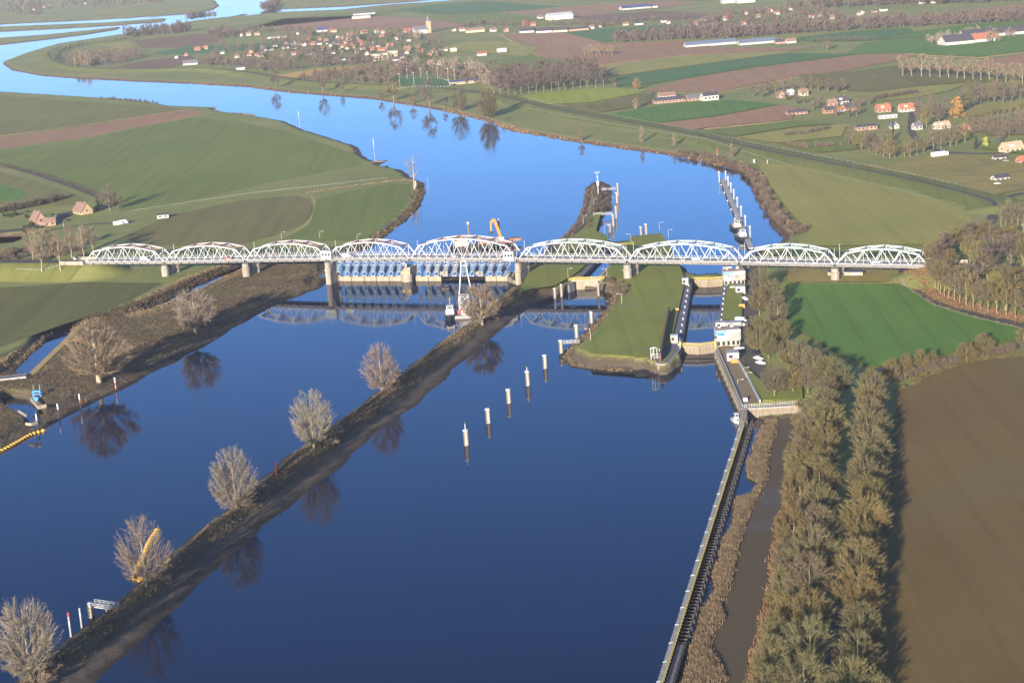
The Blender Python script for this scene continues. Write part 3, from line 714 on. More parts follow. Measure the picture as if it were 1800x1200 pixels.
for (pa, pb) in ((573, 708), (729, 899)):
    a = wp(pa); b = wp(pb)
    for z_ in (9.2, 10.6): gr.beam(a + NB * .2 + [0, 0, z_], b + NB * .2 + [0, 0, z_], .5, .25)
    m = int(np.linalg.norm(b - a) / 2.3)
    for k in range(m):
        p = a + (b - a) * k / m + NB * .2; q = a + (b - a) * (k + 1) / m + NB * .2; gr.beam(p + [0, 0, 9.2], q + [0, 0, 10.6], .18); gr.beam(q + [0, 0, 9.2], q + [0, 0, 11.6], .22)
bw(gr, 'walkway_lattice', STEELG, weir)
for px, zz in ((783.5, 7.6), (846, 8.6)):
    m = MB(); p = wp(px) - SN * 1.2; m.beam(p - SD * 2.4 + [0, 0, 4.6], p + SD * 2.4 + [0, 0, 4.6], 1.4, 2.0); bw(m, 'raised_sill_block', TANC, weir)
pm = MB(); pc = on_plane(716.5, 490, S0, S1) * [1, 1, 0] + SN * 3
pm.lathe(pc - SN * 3.6 + [0, 0, -1], [(3.1, 0), (3.1, 5.5), (2.5, 5.6), (2.5, 7.6), (1.6, 8.6)], 14); pm.box(pc + [0, 0, 3.2], (5.6, 9, 9.6), prz); po = bw(pm, 'pier', CONC, weir)
mk = MB(); mk.beam(pc - SN * 5.5 - SD * 2.4 + [0, 0, 5.2], pc - SN * 5.5 + SD * 2.8 + [0, 0, 5.2], .5, 1.6); mk.box(pc - SN * 3.6 + [0, 0, 6.6], (3.4, 3.4, .9), prz); bw(mk, 'marker_board', paint('yellow_ochre_paint', (0.62, 0.42, 0.08), .6), po)
sq = MB(); sq.beam(pc - SN * 4.6 - SD * 1.6 + [0, 0, 10], pc - SN * 4.6 + SD * .8 + [0, 0, 10], .4, 2.8); bw(sq, 'white_panel', WHITE, po)
wg = MB(); e = on_plane(893, 490, S0, S1) * [1, 1, 0]; wg.beam(e + [0, 0, 1.2], e + SD * 7 - SN * 9 + [0, 0, 0.2], .9, 4.0); wg.beam(e + SN * 4 + SD * 1 + [0, 0, 2.4], e + [0, 0, 2.4], 1.0, 4); bw(wg, 'wing_wall', TANC, weir)
for px, y0, wd, lab in ((577, 455, 6.5, 'white control cabin on the bridge deck at the bank end of the weir'), (897, 457, 6.0, 'white control cabin on the bridge deck beside the lock island')):
    c = on_plane(px, y0, BR_L, BR_R); t = empty('control_cabin', c - BN * .9 + [0, 0, .1], lab, 'cabin'); m = MB(); m.box(c - BN * .9 + [0, 0, 2.5], (wd, 3.4, 4.8), prz); bw(m, 'wall', WHITE, t)
    r = MB(); r.box(c - BN * .9 + [0, 0, 5.05], (wd + .6, 4.0, .3), prz); bw(r, 'roof', STEELG, t)
    for s in (-.28, .02, .3):
        g = MB(); g.box(c - BN * 2.63 + BD * wd * s + [0, 0, 2.9], (1.1, .06, 1.3), prz); bw(g, 'window', GLASS, t)

# ================================================================ LOCKS
PILE = streaked('rusty_sheet_piling', (0.235, 0.20, 0.15), (0.13, 0.105, 0.08), 1.3)
DARKC = streaked('lock_wall_concrete', (0.16, 0.15, 0.15), (0.085, 0.08, 0.08), 0.8)
CAP = paint('pale_concrete_cap', (0.29, 0.275, 0.25), .85, .2, .5)
COPE = paint('grey_lock_paving', (0.115, 0.115, 0.14), .9, .2, .4)
APRON = field_mat('lock_apron_paving', (0.145, 0.125, 0.105), (0.175, 0.150, 0.125), 0.3, .2, .03)
YEL = paint('yellow_rail_paint', (0.55, 0.42, 0.09), .6); REDP = paint('red_marker_paint', (0.55, 0.05, 0.04), .5); ORNG = paint('orange_paint', (0.75, 0.20, 0.03), .5)
def W4(pts, z=ZL): return [PZ(a, b, z) for a, b in pts]
def piling(m, pts, z0, z1, step=1.1, out=0.25):
    for a, b in zip(pts, pts[1:]):
        a = np.array(a) * [1, 1, 0]; b = np.array(b) * [1, 1, 0]; L = np.linalg.norm(b - a); k = max(1, int(L / step)); d = (b - a) / L; nn = np.array([d[1], -d[0], 0])
        for j in range(k):
            p = a + d * (j + .5) * L / k; m.box((p[0], p[1], (z0 + z1) / 2), (step * .55, out * 2, z1 - z0), math.atan2(d[1], d[0]))
def offset(pts, d):
    P = np.array(pts)[:, :2]; t = np.gradient(P, axis=0); t /= np.linalg.norm(t, axis=1)[:, None]; return [tuple(p) + (0.,) for p in (P + np.column_stack([-t[:, 1], t[:, 0]]) * d)]
def wall_thing(name, label, pts, width, z0, z1, face, cap, bollards=0, ribs=0.0, side=1, capname='coping'):
    t = empty(name, np.array(pts[0]) * [1, 1, 0] + [0, 0, z1], label, 'lock wall')
    o = offset(pts, side * width); m = MB(); m.prism([p[:2] for p in pts] + [p[:2] for p in o[::-1]], z0, z1 - .35)
    if ribs: piling(m, pts, z0, z1 - 1.2, ribs)
    bw(m, 'wall_face', face, t)
    a = offset(pts, -side * .12); b = offset(pts, side * (width + .1)); m = MB(); m.prism([p[:2] for p in a] + [p[:2] for p in b[::-1]], z1 - .36, z1); bw(m, capname, cap, t)
    if bollards:
        P = np.array(pts)[:, :2]; L = np.linalg.norm(np.diff(P, axis=0), axis=1); tot = L.sum()
        for k in range(bollards):
            s = (k + .5) / bollards * tot; j = 0
            while j < len(L) - 1 and s > L[j]: s -= L[j]; j += 1
            p = P[j] + (P[j + 1] - P[j]) * s / L[j]; q = p + (np.array(o[min(j, len(o) - 1)])[:2] - P[j]) * .25
            b_ = MB(); b_.lathe((q[0], q[1], z1), [(.35, 0), (.35, .7), (.6, .75), (.5, 1.0)], 8); bw(b_, 'bollard', WHITE, t)
    return t
lw = W4([(1217,490),(1211,528),(1205,566),(1199,604),(1196,614)])
wall_thing('lock_wall', 'dark lock wall with white bollards along the lawn island', lw, 5.0, -2, ZL + .22, DARKC, COPE, 12, side=-1)
rw = W4([(1272,489),(1268,527),(1264,565),(1260,602)])
wall_thing('lock_wall', 'dark lock wall with white bollards beside the control buildings', rw, 4.5, -2, ZL + .22, DARKC, COPE, 12)
pier_top = W4([(1196,604),(1196,614),(1175.5,638),(1170,640),(1164,640.6),(1157,640),(1152,638),(1150,629),(1158,620),(1168,610),(1180,603)])
t = empty('lock_pier', pier_top[4], 'rounded pier head of pale piling with grass on top', 'pier')
m = MB(); m.prism([p[:2] for p in pier_top], -2, ZL - .1); piling(m, pier_top[1:8], -2, ZL - .9, 1.0, .3); bw(m, 'wall_face', PILE, t)
m = MB(); pc_ = np.mean(pier_top, 0); m.prism([(pc_ + (p - pc_) * 1.03)[:2] for p in pier_top], ZL - .1, ZL + .25); bw(m, 'coping', CAP, t)
m = MB(); m.prism([(pc_ + (p - pc_) * .9)[:2] for p in pier_top], ZL + .2, ZL + .29); bw(m, 'paving', COPE, t)
m = MB(); m.prism([p[:2] for p in W4([(1179,618),(1186,616),(1184,621),(1168,637),(1157,637),(1160,632),(1170,630)])], ZL + .26, ZL + .36); bw(m, 'grass_patch', F_LAWN, t)
aw = W4([(1256.5,616),(1272,650),(1288,685),(1304,720)])
wall_thing('quay_wall', 'long diagonal quay wall of rusty sheet piling with pale cap', aw, 2.2, -2, ZL + .2, PILE, CAP, 0, 1.1)
sw = W4([(1309,719),(1345,717),(1380,715),(1416,712)])
t = wall_thing('quay_wall', 'short sheet pile wall with a white fence on top', sw, 1.6, -2, ZL + .25, PILE, CAP, 0, 1.1)
m = MB(); a, b = np.array(sw[0]), np.array(sw[-1]); nrm = np.array([0, 1.0, 0])
for z_ in (.5, 1.0, 1.5): m.beam(a + nrm + [0, 0, z_ + .2], b + nrm + [0, 0, z_ + .2], .08)
for k in range(25): p = a + (b - a) * k / 24 + nrm; m.beam(p, p + [0, 0, 1.8], .12)
bw(m, 'fence', WHITE, t)
m = MB(); m.prism([p[:2] for p in W4([(1300,722),(1313,719),(1314,741),(1308,744),(1303,738)], 4)], -2, ZL + .3); o = bw(m, 'mooring_platform', CONC, None, PZ(1307, 730, 4)); tag(o, 'square concrete corner platform where the jetty meets the quay wall', 'platform')
sheet('apron', [p[:2] for p in W4([(1259,612),(1276,606),(1298,618),(1320,668),(1337,707),(1310,713),(1303,712),(1280,668)])], ZL + .30, APRON)
sheet('quay_walkway', [p[:2] for p in W4([(1262,618),(1266,617),(1312,712),(1306,714)])], ZL + .34, COPE)
def kerb(name, label, pts, w_, h_, mat, cat='kerb'):
    P = W4(pts); m = MB()
    for a, b in zip(P, P[1:]): m.beam(a + [0, 0, h_ / 2], b + [0, 0, h_ / 2], w_, h_)
    o = bw(m, name, mat, None, P[0]); return tag(o, label, cat)
kerb('white_kerb', 'long white kerb between the quay paving and the lawn', [(1297,634),(1316,668),(1336,707)], .7, 1.1, WHITE)
kerb('white_kerb', 'thin pale handrail kerb along the diagonal quay edge', [(1262,615),(1284,664),(1305,714)], .35, .9, CAP)
kerb('timber_wall', 'tall brown timber wall standing on the lawn island', [(1177,554),(1169,594),(1161,637)], .8, 4.2, paint('dark_brown_timber', (0.115, 0.062, 0.042), .85, .25, .6), 'wall')
# mitre gates
def lock_gate(label, pl, pr, bulge, z0, z1, ribc):
    L, R = np.array(pl), np.array(pr); mid = (L + R) / 2 + np.array([0, -bulge, 0]); t = empty('lock_gate', (L + R) / 2, label, 'lock gate')
    for a, b in ((L, mid), (mid, R)):
        a = a * [1, 1, 0]; b = b * [1, 1, 0]; d = (b - a) / np.linalg.norm(b - a); q = np.array([d[1], -d[0], 0]); m = MB(); m.beam(a + [0, 0, (z0 + z1) / 2], b + [0, 0, (z0 + z1) / 2], .8, z1 - z0)
        for k in range(9): p = a + (b - a) * (k + .5) / 9 + q * .5; m.beam(p + [0, 0, z0], p + [0, 0, z1 - 1.1], .35, .35)
        leaf = bw(m, 'leaf', ribc, t)
        m = MB(); m.beam(a + [0, 0, z1 + .1] + q * .3, b + [0, 0, z1 + .1] + q * .3, 2.0, .2); bw(m, 'walkway', CAP, leaf)
        m = MB()
        for s in (-.6, 1.2):
            m.beam(a + [0, 0, z1 + 1.2] + q * s, b + [0, 0, z1 + 1.2] + q * s, .14); m.beam(a + [0, 0, z1 + .7] + q * s, b + [0, 0, z1 + .7] + q * s, .1)
            for k in range(7): p = a + (b - a) * k / 6 + q * s; m.beam(p + [0, 0, z1], p + [0, 0, z1 + 1.2], .14)
        bw(m, 'railing', YEL, leaf)
    return t
GATEM = streaked('gate_timber', (0.25, 0.21, 0.15), (0.14, 0.11, 0.08), 1.2)
lock_gate('lower pair of lock gates with walkway, nearest the wide pool', PZ(1197, 606, 4.2), PZ(1259, 603.5, 4.2), 3.0, -1.5, 3.9, GATEM)
lock_gate('upper pair of lock gates with walkway, under the bridge end', PZ(1215, 491, 4.2), PZ(1273, 489, 4.2), 2.5, -1.5, 3.9, GATEM)
def old_gate(label, pa, pb, z0, z1, roadw):
    A, B = np.array(pa) * [1, 1, 0], np.array(pb) * [1, 1, 0]; t = empty('lock_gate', (A + B) / 2 + [0, 0, z1], label, 'lock gate'); d = (B - A) / np.linalg.norm(B - A); q = np.array([d[1], -d[0], 0])
    m = MB(); m.beam(A + [0, 0, (z0 + z1) / 2], B + [0, 0, (z0 + z1) / 2], 1.6, z1 - z0); bw(m, 'wall_face', TANC, t)
    m = MB(); m.beam(A - d * 2 - q * roadw / 2 + [0, 0, z1 + .25], B + d * 2 - q * roadw / 2 + [0, 0, z1 + .25], roadw, .5); bw(m, 'walkway', CAP, t)
    m = MB()
    for s in (.2, -roadw + .2):
        for z_ in (.9, 1.4): m.beam(A - d * 3 + q * s + [0, 0, z1 + z_], B + d * 3 + q * s + [0, 0, z1 + z_], .14)
        for k in range(9): p = A - d * 3 + (B - A + d * 6) * k / 8 + q * s; m.beam(p + [0, 0, z1 + .4], p + [0, 0, z1 + 1.4], .14)
    bw(m, 'railing', YEL, t)
old_gate('tan concrete stop wall with yellow railing closing the old lock', PZ(1011.5, 508, 0), PZ(1052.5, 506.5, 0), -1, 4.2, 4.0)
old_gate('pinkish concrete stop wall at the far end of the old lock', PZ(1072, 434, 4), PZ(1104, 432, 4), 0, 3.6, 3.0)
wall_thing('lock_wall', 'dark wall along the shaded side of the old lock channel', W4([(1070,431),(1042,459),(1015,487)]), 2.5, -2, ZL + .15, DARKC, COPE, 0, side=1)
wall_thing('lock_wall', 'pale edged wall along the sunny side of the old lock channel', W4([(1057,487),(1080,460),(1103,431)]), 1.6, -2, ZL + .15, DARKC, CAP, 0, side=1)
wall_thing('lock_wall', 'dark wing wall beside the old lock mouth, by the mud shore', W4([(1012,492),(1003,498),(995,501)]), 2.0, -2, ZL + .1, DARKC, COPE, 0, 1.0, side=1)
wall_thing('lock_wall', 'short wing wall with brown piling, right of the old lock mouth', W4([(1053,488),(1056,493),(1062,497)]), 1.6, -2, ZL + .1, PILE, CAP, 0, 1.0, side=1)

# control buildings with their painted fronts
SKYB = paint('pale_sky_mural', (0.13, 0.25, 0.39), .5, .1, .4); PURE = paint('bright_white_panel', (0.42, 0.42, 0.42), .45, .04, .3); MGREY = paint('warm_grey_panel', (0.24, 0.225, 0.21), .5, .05, .3); SIGNB = paint('sign_blue', (0.035, 0.14, 0.42), .45, .08, .4); ROOFB = paint('gravel_roof', (0.28, 0.22, 0.18), .9, .25, .5)
def control_building(label, pl, pr, depth, z_low, z_hi, text):
    L, R = np.array(pl), np.array(pr); z0 = L[2]; d = (R - L) * [1, 1, 0]; w_ = np.linalg.norm(d); d /= w_; q = np.array([-d[1], d[0], 0]); rz = math.atan2(d[1], d[0]); c = (L + R) / 2 * [1, 1, 0]
    t = empty('control_building', c + [0, 0, z0], label, 'building')
    m = MB(); m.box(c + q * (depth / 2 + .6) + [0, 0, z0 + z_low / 2], (w_ * .94, depth - 1.2, z_low), rz); bw(m, 'ground_floor', CAP, t)
    m = MB(); m.box(c + q * depth / 2 + [0, 0, z0 + (z_low + z_hi) / 2], (w_, depth, z_hi - z_low), rz); wa = bw(m, 'wall', PURE, t)
    m = MB(); m.box(c + q * depth / 2 + [0, 0, z0 + z_hi + .1], (w_ - .6, depth - .6, .2), rz); rf = bw(m, 'roof', ROOFB, t)
    m = MB(); m.box(c + q * (depth * .7) + d * w_ * .2 + [0, 0, z0 + z_hi + .8], (1.6, 1.4, 1.3), rz); m.box(c + q * (depth * .6) - d * w_ * .3 + [0, 0, z0 + z_hi + .6], (1.2, 1.0, .9), rz); bw(m, 'vent_box', CAP, rf)
    def front(pts, off, name, mat):
        m = MB(); P = [c + d * ((u - .5) * w_) - q * off + [0, 0, z0 + z_low + v * (z_hi - z_low)] for u, v in pts]; Q = [p + q * (off + .02) for p in P]; n = len(P)
        m.add(P + Q, [tuple(range(n))] + [(k, k + n, (k + 1) % n + n, (k + 1) % n) for k in range(n)]); return bw(m, name, mat, wa)
    arc = [(u, .12 + .68 * (1 - (1 - u) ** 1.6) if u > .3 else .12 + .68 * (1 - .7 ** 1.6) * (u - .0) / .3) for u in (.42, .5, .6, .7, .8, .9, 1.0)]
    front([(.30, 0), (1, 0)] + [(1, .78), (.9, .76), (.8, .70), (.7, .60), (.6, .46), (.5, .30), (.4, .12)], .03, 'mural_curve', MGREY)
    front([(0, .62), (.2, .66), (.42, .80), (.56, 1), (0, 1)], .03, 'mural_sky', SKYB)
    if text:
        fc = bpy.data.curves.new('lettering', 'FONT'); fc.body = text; fc.size = (z_hi - z_low) * .52; fc.offset = .03; fc.extrude = .02; fc.materials.append(paint('dark_lettering', (.015, .02, .02), .6))
        fo = bpy.data.objects.new('lettering', fc); COL.objects.link(fo); fo.parent = wa; p = c + d * (-.46 * w_) - q * .08 + [0, 0, z0 + z_low + .30 * (z_hi - z_low)] - wl(wa); fo.location = tuple(p); fo.rotation_euler = (math.pi / 2, 0, rz)
        tme = bpy.data.meshes.new_from_object(fo.evaluated_get(bpy.context.evaluated_depsgraph_get())); mo = bpy.data.objects.new('lettering', tme); COL.objects.link(mo); mo.parent = wa; mo.location = fo.location; mo.rotation_euler = fo.rotation_euler; bpy.data.objects.remove(fo)
    else:
        front([(.05, .50), (.36, .50), (.36, .72), (.05, .72)], .06, 'blue_sign', SIGNB)
    for u in (.1, .3, .5, .7, .88):
        m = MB(); m.box(c + d * (u - .5) * w_ + q * .95 + [0, 0, z0 + z_low * .5], (w_ * .09, .5, z_low * .6), rz); bw(m, 'window', GLASS, t)
    return t
control_building('white lock control building with a blue sign on its mural', PZ(1259.5, 611, ZL), PZ(1303, 608, ZL), 8.0, 3.0, 7.6, '')
control_building('white lock control building with dark lettering, close to the bridge', PZ(1273, 503.5, ZL), PZ(1311, 501, ZL), 9.0, 3.0, 7.4, 'GRAVE')
def hut(name, label, px, py, w_, dp, h_, wall, roof, cat='hut', rz=-.05, win=True, z=None):
    b = G(px, py) if z is None else PZ(px, py, z); t = empty(name, b, label, cat, rz=rz)
    m = MB(); m.box((0, dp / 2, h_ / 2), (w_, dp, h_)); m.build('wall', wall, t); m = MB(); m.box((0, dp / 2, h_ + .1), (w_ + .3, dp + .3, .2)); m.build('roof', roof, t)
    if win:
        m = MB(); m.box((-w_ * .2, -.03, h_ * .6), (w_ * .35, .06, h_ * .35)); m.build('window', GLASS, t); m = MB(); m.box((w_ * .25, -.03, h_ * .42), (w_ * .2, .06, h_ * .8)); m.build('door', STEELG, t)
    return t
hut('lock_hut', 'pale grey cube hut on the lawn by the upper lock gates', 1205, 502, 3.2, 3.2, 3.6, CAP, WHITE); hut('lock_hut', 'pale grey cube hut on the lawn by the lower lock gates', 1185.5, 604, 3.2, 3.2, 3.6, CAP, WHITE)
hut('lock_hut', 'white site container with blue and orange base on the quay apron', 1289, 635, 5.0, 6.5, 3.6, PURE, CAP, 'container')
hut('lock_hut', 'white hut with blue base beside the upper control building', 1302, 517, 4.6, 5.0, 3.8, PURE, CAP)
hut('lock_hut', 'white balcony cabin on the lock edge below the upper building', 1279, 478, 4.5, 4.0, 2.6, PURE, CAP, 'cabin'); hut('lock_hut', 'white balcony cabin on the lock edge beside the lower building', 1267, 577, 4.5, 4.0, 2.6, PURE, CAP, 'cabin')
hut('equipment_shed', 'low grey shed with open shelter under the right-hand bridge end', 1486, 487, 18, 5, 2.6, CONC, DARK, 'shed', -.36); hut('equipment_shed', 'small grey hut with pale roof behind the lower control building', 1290, 577, 7, 4.5, 2.6, CAP, STEELG, 'shed')
for px, py, yt in ((1195.5, 611, 594), (1258, 612, 590)):
    b = PZ(px, py, ZL); h_ = toppx(b, yt); t = empty('light_mast', b, 'yellow signal post at the lower lock gates, ' + ('on the pier side' if px < 1200 else 'on the building side'), 'post'); m = MB(); m.beam((0, 0, 0), (0, 0, h_), .5); m.build('pole', YEL, t); m = MB(); m.box((0, -.3, h_ - .6), (.8, .5, 1.1)); m.build('signal_head', DARK, t)

# ================================================================ TREES
BARK = instance_mat('bark', 0.9, 0.3, 0.5); TWIG = instance_mat('twigs', 0.9, 0.25, 0.3); LEAF = instance_mat('foliage', 0.85, 0.45, 0.5)
KIDS = {}
def tubes_np(paths, n):
    """paths: list of (points (m,3), radii (m,)) -> verts, quads"""
    V = []; F = []; k0 = 0
    ang = np.arange(n) * 2 * np.pi / n; ca, sa = np.cos(ang), np.sin(ang)
    for P, r in paths:
        P = np.asarray(P, float); d = np.gradient(P, axis=0); d /= np.linalg.norm(d, axis=1)[:, None] + 1e-9
        ref = np.where(np.abs(d[:, 2:3]) < .9, [[0, 0, 1.]], [[1., 0, 0]]); a = np.cross(d, ref); a /= np.linalg.norm(a, axis=1)[:, None]; b = np.cross(a, d)
        ring = P[:, None] + (a[:, None] * ca[None, :, None] + b[:, None] * sa[None, :, None]) * np.asarray(r)[:, None, None]
        m = len(P); I = k0 + np.arange(m * n).reshape(m, n); J = np.roll(I, -1, 1)
        F.append(np.stack([I[:-1], J[:-1], J[1:], I[1:]], -1).reshape(-1, 4)); V.append(ring.reshape(-1, 3)); k0 += m * n
    return np.concatenate(V), np.concatenate(F)
def make_tree(name, seed, h, bole, rx, shape, limbs, tips, per_tip, tw, tl, trunk_r, lean=0.0, leaders=1, droop=0.15, spread=0.55, lump=1.0):
    """bare winter tree: trunk and limbs grown towards points of an uneven crown volume, twigs along every outer branch"""
    g = np.random.default_rng(seed)
    zc0, zc1 = bole * h, h
    # tips of the crown: biased to the shell, thinned by clumps
    T = []
    ph = g.uniform(0, 6.28, 6); nl = g.integers(4, 7)
    while len(T) < tips:
        u = g.uniform(0, 1); th = g.uniform(0, 6.283)
        prof = shape(u) * (1 + lump * (.17 * math.sin(nl * .5 * th + ph[0] + 3 * u) + .12 * math.sin(3 * th + ph[1] + 7 * u)))
        if g.uniform() > (shape(u) / 1.05) ** 1.1 + .08: continue
        rr = prof * rx * g.uniform(0.25, 1) ** 0.45
        p = np.array([rr * math.cos(th), rr * math.sin(th), zc0 + u * (zc1 - zc0)])
        if math.sin(p[0] / rx * 5 + ph[2]) + math.sin(p[1] / rx * 5 + ph[3]) + math.sin(p[2] / h * 14 + ph[4]) < -1.35 - (lump < .7): continue
        T.append(p)
    T = np.array(T)
    tz = np.linspace(0, h * .9, 9); wx = g.normal(0, h * .008, (9, 2)).cumsum(0) * (leaders == 1) ; trunkP = np.column_stack([wx, tz])
    tr = trunk_r * np.clip(1 - tz / (h * 1.0), .06, 1) ** 0.9; tr[0] *= 1.35
    TP = [(trunkP, tr)]
    def on_trunk(z): return np.array([np.interp(z, tz, trunkP[:, 0]), np.interp(z, tz, trunkP[:, 1]), z]), np.interp(z, tz, tr)
    # limbs
    centers = T[g.choice(len(T), limbs, replace=False)]
    for _ in range(4):
        lab = ((T[:, None] - centers[None]) ** 2).sum(-1).argmin(1)
        centers = np.array([T[lab == k].mean(0) if (lab == k).any() else centers[k] for k in range(limbs)])
    SP = []; tw_base = []; tw_dir = []
    for k in range(limbs):
        tk = T[lab == k]
        if not len(tk): continue
        c = centers[k]; hr = math.hypot(c[0], c[1]); z0 = max(bole * h * (.75 if leaders == 1 else .6), c[2] - hr * (1.0 / spread) * g.uniform(.7, 1.15) - h * .05)
        z0 = min(z0, c[2] - h * .04, h * .75); z0 = max(z0, h * .08)
        a, ra = on_trunk(z0); e = a + (c - a) * .82; t = np.linspace(0, 1, 6)[:, None]
        mid = a + (e - a) * .5 + np.array([0, 0, -hr * .10]); P = (1 - t) ** 2 * a + 2 * t * (1 - t) * mid + t * t * e; P[1:-1] += g.normal(0, .012 * h, (4, 3))
        r0 = min(ra * .62, trunk_r * .42); r = r0 * (1 - .75 * t[:, 0]); TP.append((P, r))
        for q in tk:
            s = g.uniform(.25, .95); j = s * 5; b0 = P[int(j)] + (P[min(int(j) + 1, 5)] - P[int(j)]) * (j - int(j)); rb = r0 * (1 - .75 * s) * .5
            t2 = np.linspace(0, 1, 4)[:, None]; m2 = b0 + (q - b0) * .5 + np.array([0, 0, -droop * np.linalg.norm(q - b0)]); Q = (1 - t2) ** 2 * b0 + 2 * t2 * (1 - t2) * m2 + t2 * t2 * q
            SP.append((Q, np.clip(rb * (1 - .8 * t2[:, 0]), tw * .45, 9)))
            n = int(per_tip * g.uniform(.6, 1.4)); f = g.uniform(.35, 1.0, n)[:, None]
            B = (1 - f) ** 2 * b0 + 2 * f * (1 - f) * m2 + f * f * q; D = (q - b0) / (np.linalg.norm(q - b0) + 1e-6) * .8 + g.normal(0, .55, (n, 3)) + np.array([0, 0, .35]) + np.column_stack([B[:, :2] / rx * .4, np.zeros(n)])
            tw_base.append(B); tw_dir.append(D / np.linalg.norm(D, axis=1)[:, None])
    v, f = tubes_np(TP, 6); tm = np_mesh(name + '_trunk', v, [f], True)
    v1, f1 = tubes_np(SP, 3)
    B = np.concatenate(tw_base); D = np.concatenate(tw_dir); n = len(B); L = g.uniform(.5, 1.15, n)[:, None] * tl; W = np.cross(D, g.normal(0, 1, (n, 3))); W /= np.linalg.norm(W, axis=1)[:, None]
    bend = g.normal(0, .18, (n, 3)) * L; half = tw / 2
    v2 = np.stack([B - W * half, B + W * half, B + D * L * .55 + bend * .4 + W * half * .7, B + D * L + bend, B + D * L * .55 + bend * .4 - W * half * .7], 1).reshape(-1, 3)
    I = np.arange(n) * 5 + len(v1); q5 = np.stack([I, I + 1, I + 2, I + 3, I + 4], -1)
    cm = np_mesh(name + '_crown', np.concatenate([v1, v2]), [f1, q5]); tm.materials.append(BARK); cm.materials.append(TWIG)
    return (tm, cm, h)
oval = lambda u: max(.05, math.sin(math.pi * min(1, max(0, u)) ** .8)) ** .6
egg = lambda u: max(.05, math.sin(math.pi * min(1, max(0, u * .92 + .07)) ** .95)) ** .5
vase = lambda u: max(.05, math.sin(math.pi * min(1, .16 + u * .80))) ** .7
tall = lambda u: max(.05, math.sin(math.pi * (u * .9 + .05))) ** .5
dome = lambda u: max(.05, (1 - (u * 1.0) ** 2.2)) ** .5 * (.55 + .45 * min(1, u * 3))
fan = lambda u: (.35 + .65 * min(1, u * 1.6)) * max(.05, 1 - max(0, u - .55) ** 2 * 4.2) ** .5
col = lambda u: (.55 + .45 * math.sin(math.pi * min(1, u * 1.1 + .1))) * (1 if u < .8 else 1 - (u - .8) * 4)
PROT = {}
for k in range(4): PROT['round', k] = make_tree('round', 11 + k, 22.0, [.07, .09, .06, .11][k], 8.7, egg, 19, [430, 330, 460, 400][k], [36, 27, 36, 34][k], .062, 1.25, .42, leaders=2, spread=.5, lump=.4)
for k in range(3): PROT['row', k] = make_tree('row', 31 + k, 18.0, .24, 7.6, vase, 14, 280, 36, .07, 1.3, .40, spread=.75, lump=.6, droop=.05)
for k in range(3): PROT['wood', k] = make_tree('wood', 51 + k, 21.0, .34, 3.9, tall, 9, 80, 34, .085, 1.6, .30, spread=.45)
for k in range(2): PROT['spread', k] = make_tree('spread', 61 + k, 15.0, .2, 6.6, vase, 13, 250, 32, .07, 1.4, .45, spread=.75, lump=.8)
for k in range(3): PROT['far', k] = make_tree('far', 71 + k, 20.0, .2, 6.5, oval, 8, 60, 34, .125, 2.0, .40, spread=.55)
for k in range(2): PROT['farwood', k] = make_tree('farwood', 81 + k, 20.0, .36, 3.8, tall, 6, 42, 30, .125, 1.8, .26, spread=.45)
for k in range(2): PROT['column', k] = make_tree('column', 91 + k, 14.0, .05, 1.9, col, 8, 60, 28, .11, 1.4, .25, spread=.25)
for k in range(3): PROT['bush', k] = make_tree('bush', 101 + k, 4.0, .02, 2.3, dome, 7, 60, 26, .055, .9, .10, spread=.8)
PROT['tallpop', 0] = make_tree('tallpop', 121, 26.0, .24, 4.6, tall, 11, 110, 36, .10, 2.0, .42, spread=.4)
PROT['tallpop', 1] = make_tree('tallpop', 122, 26.0, .2, 5.0, tall, 12, 120, 36, .10, 2.0, .45, spread=.4)
PROT['dead', 0] = make_tree('dead', 131, 16.0, .3, 4.2, fan, 9, 26, 5, .10, 1.2, .42, spread=.6)
def leafy(name, seed, h, rx, n, size):
    g = np.random.default_rng(seed); nb = 26
    cz = g.uniform(.12, .95, nb); C = np.column_stack([g.normal(0, 1, (nb, 2)) * .42 * rx * np.clip(1.25 - cz, .25, 1)[:, None], cz * h]); R = rx * g.uniform(.25, .5, nb) * np.clip(1.3 - cz, .3, 1)
    k = g.integers(0, nb, n); d = g.normal(0, 1, (n, 3)); d /= np.linalg.norm(d, axis=1)[:, None]; p = C[k] + d * (R[k] * g.uniform(.6, 1.05, n))[:, None]
    a = g.normal(0, 1, (n, 3)); a /= np.linalg.norm(a, axis=1)[:, None]; b = np.cross(a, d + g.normal(0, .5, (n, 3))); b /= np.linalg.norm(b, axis=1)[:, None]; s = size * g.uniform(.5, 1.2, n)[:, None]
    v = np.stack([p - a * s, p + b * s * .7, p + a * s, p - b * s * .7], 1).reshape(-1, 3); I = np.arange(n) * 4
    cm = np_mesh(name + '_crown', v, [np.stack([I, I + 1, I + 2, I + 3], -1)]); cm.materials.append(LEAF)
    vv, ff = tubes_np([(np.array([[0, 0, 0], [0, 0, h * .4], [0, 0, h * .8]]), np.array([.3, .22, .08]))], 6); tm = np_mesh(name + '_trunk', vv, [ff], True); tm.materials.append(BARK)
    return (tm, cm, h)
for k in range(2): PROT['leafy', k] = leafy('leafy', 141 + k, 12.0, 4.2, 2600, .55)
PROT['conifer', 0] = leafy('conifer', 151, 13.0, 2.6, 2200, .5)
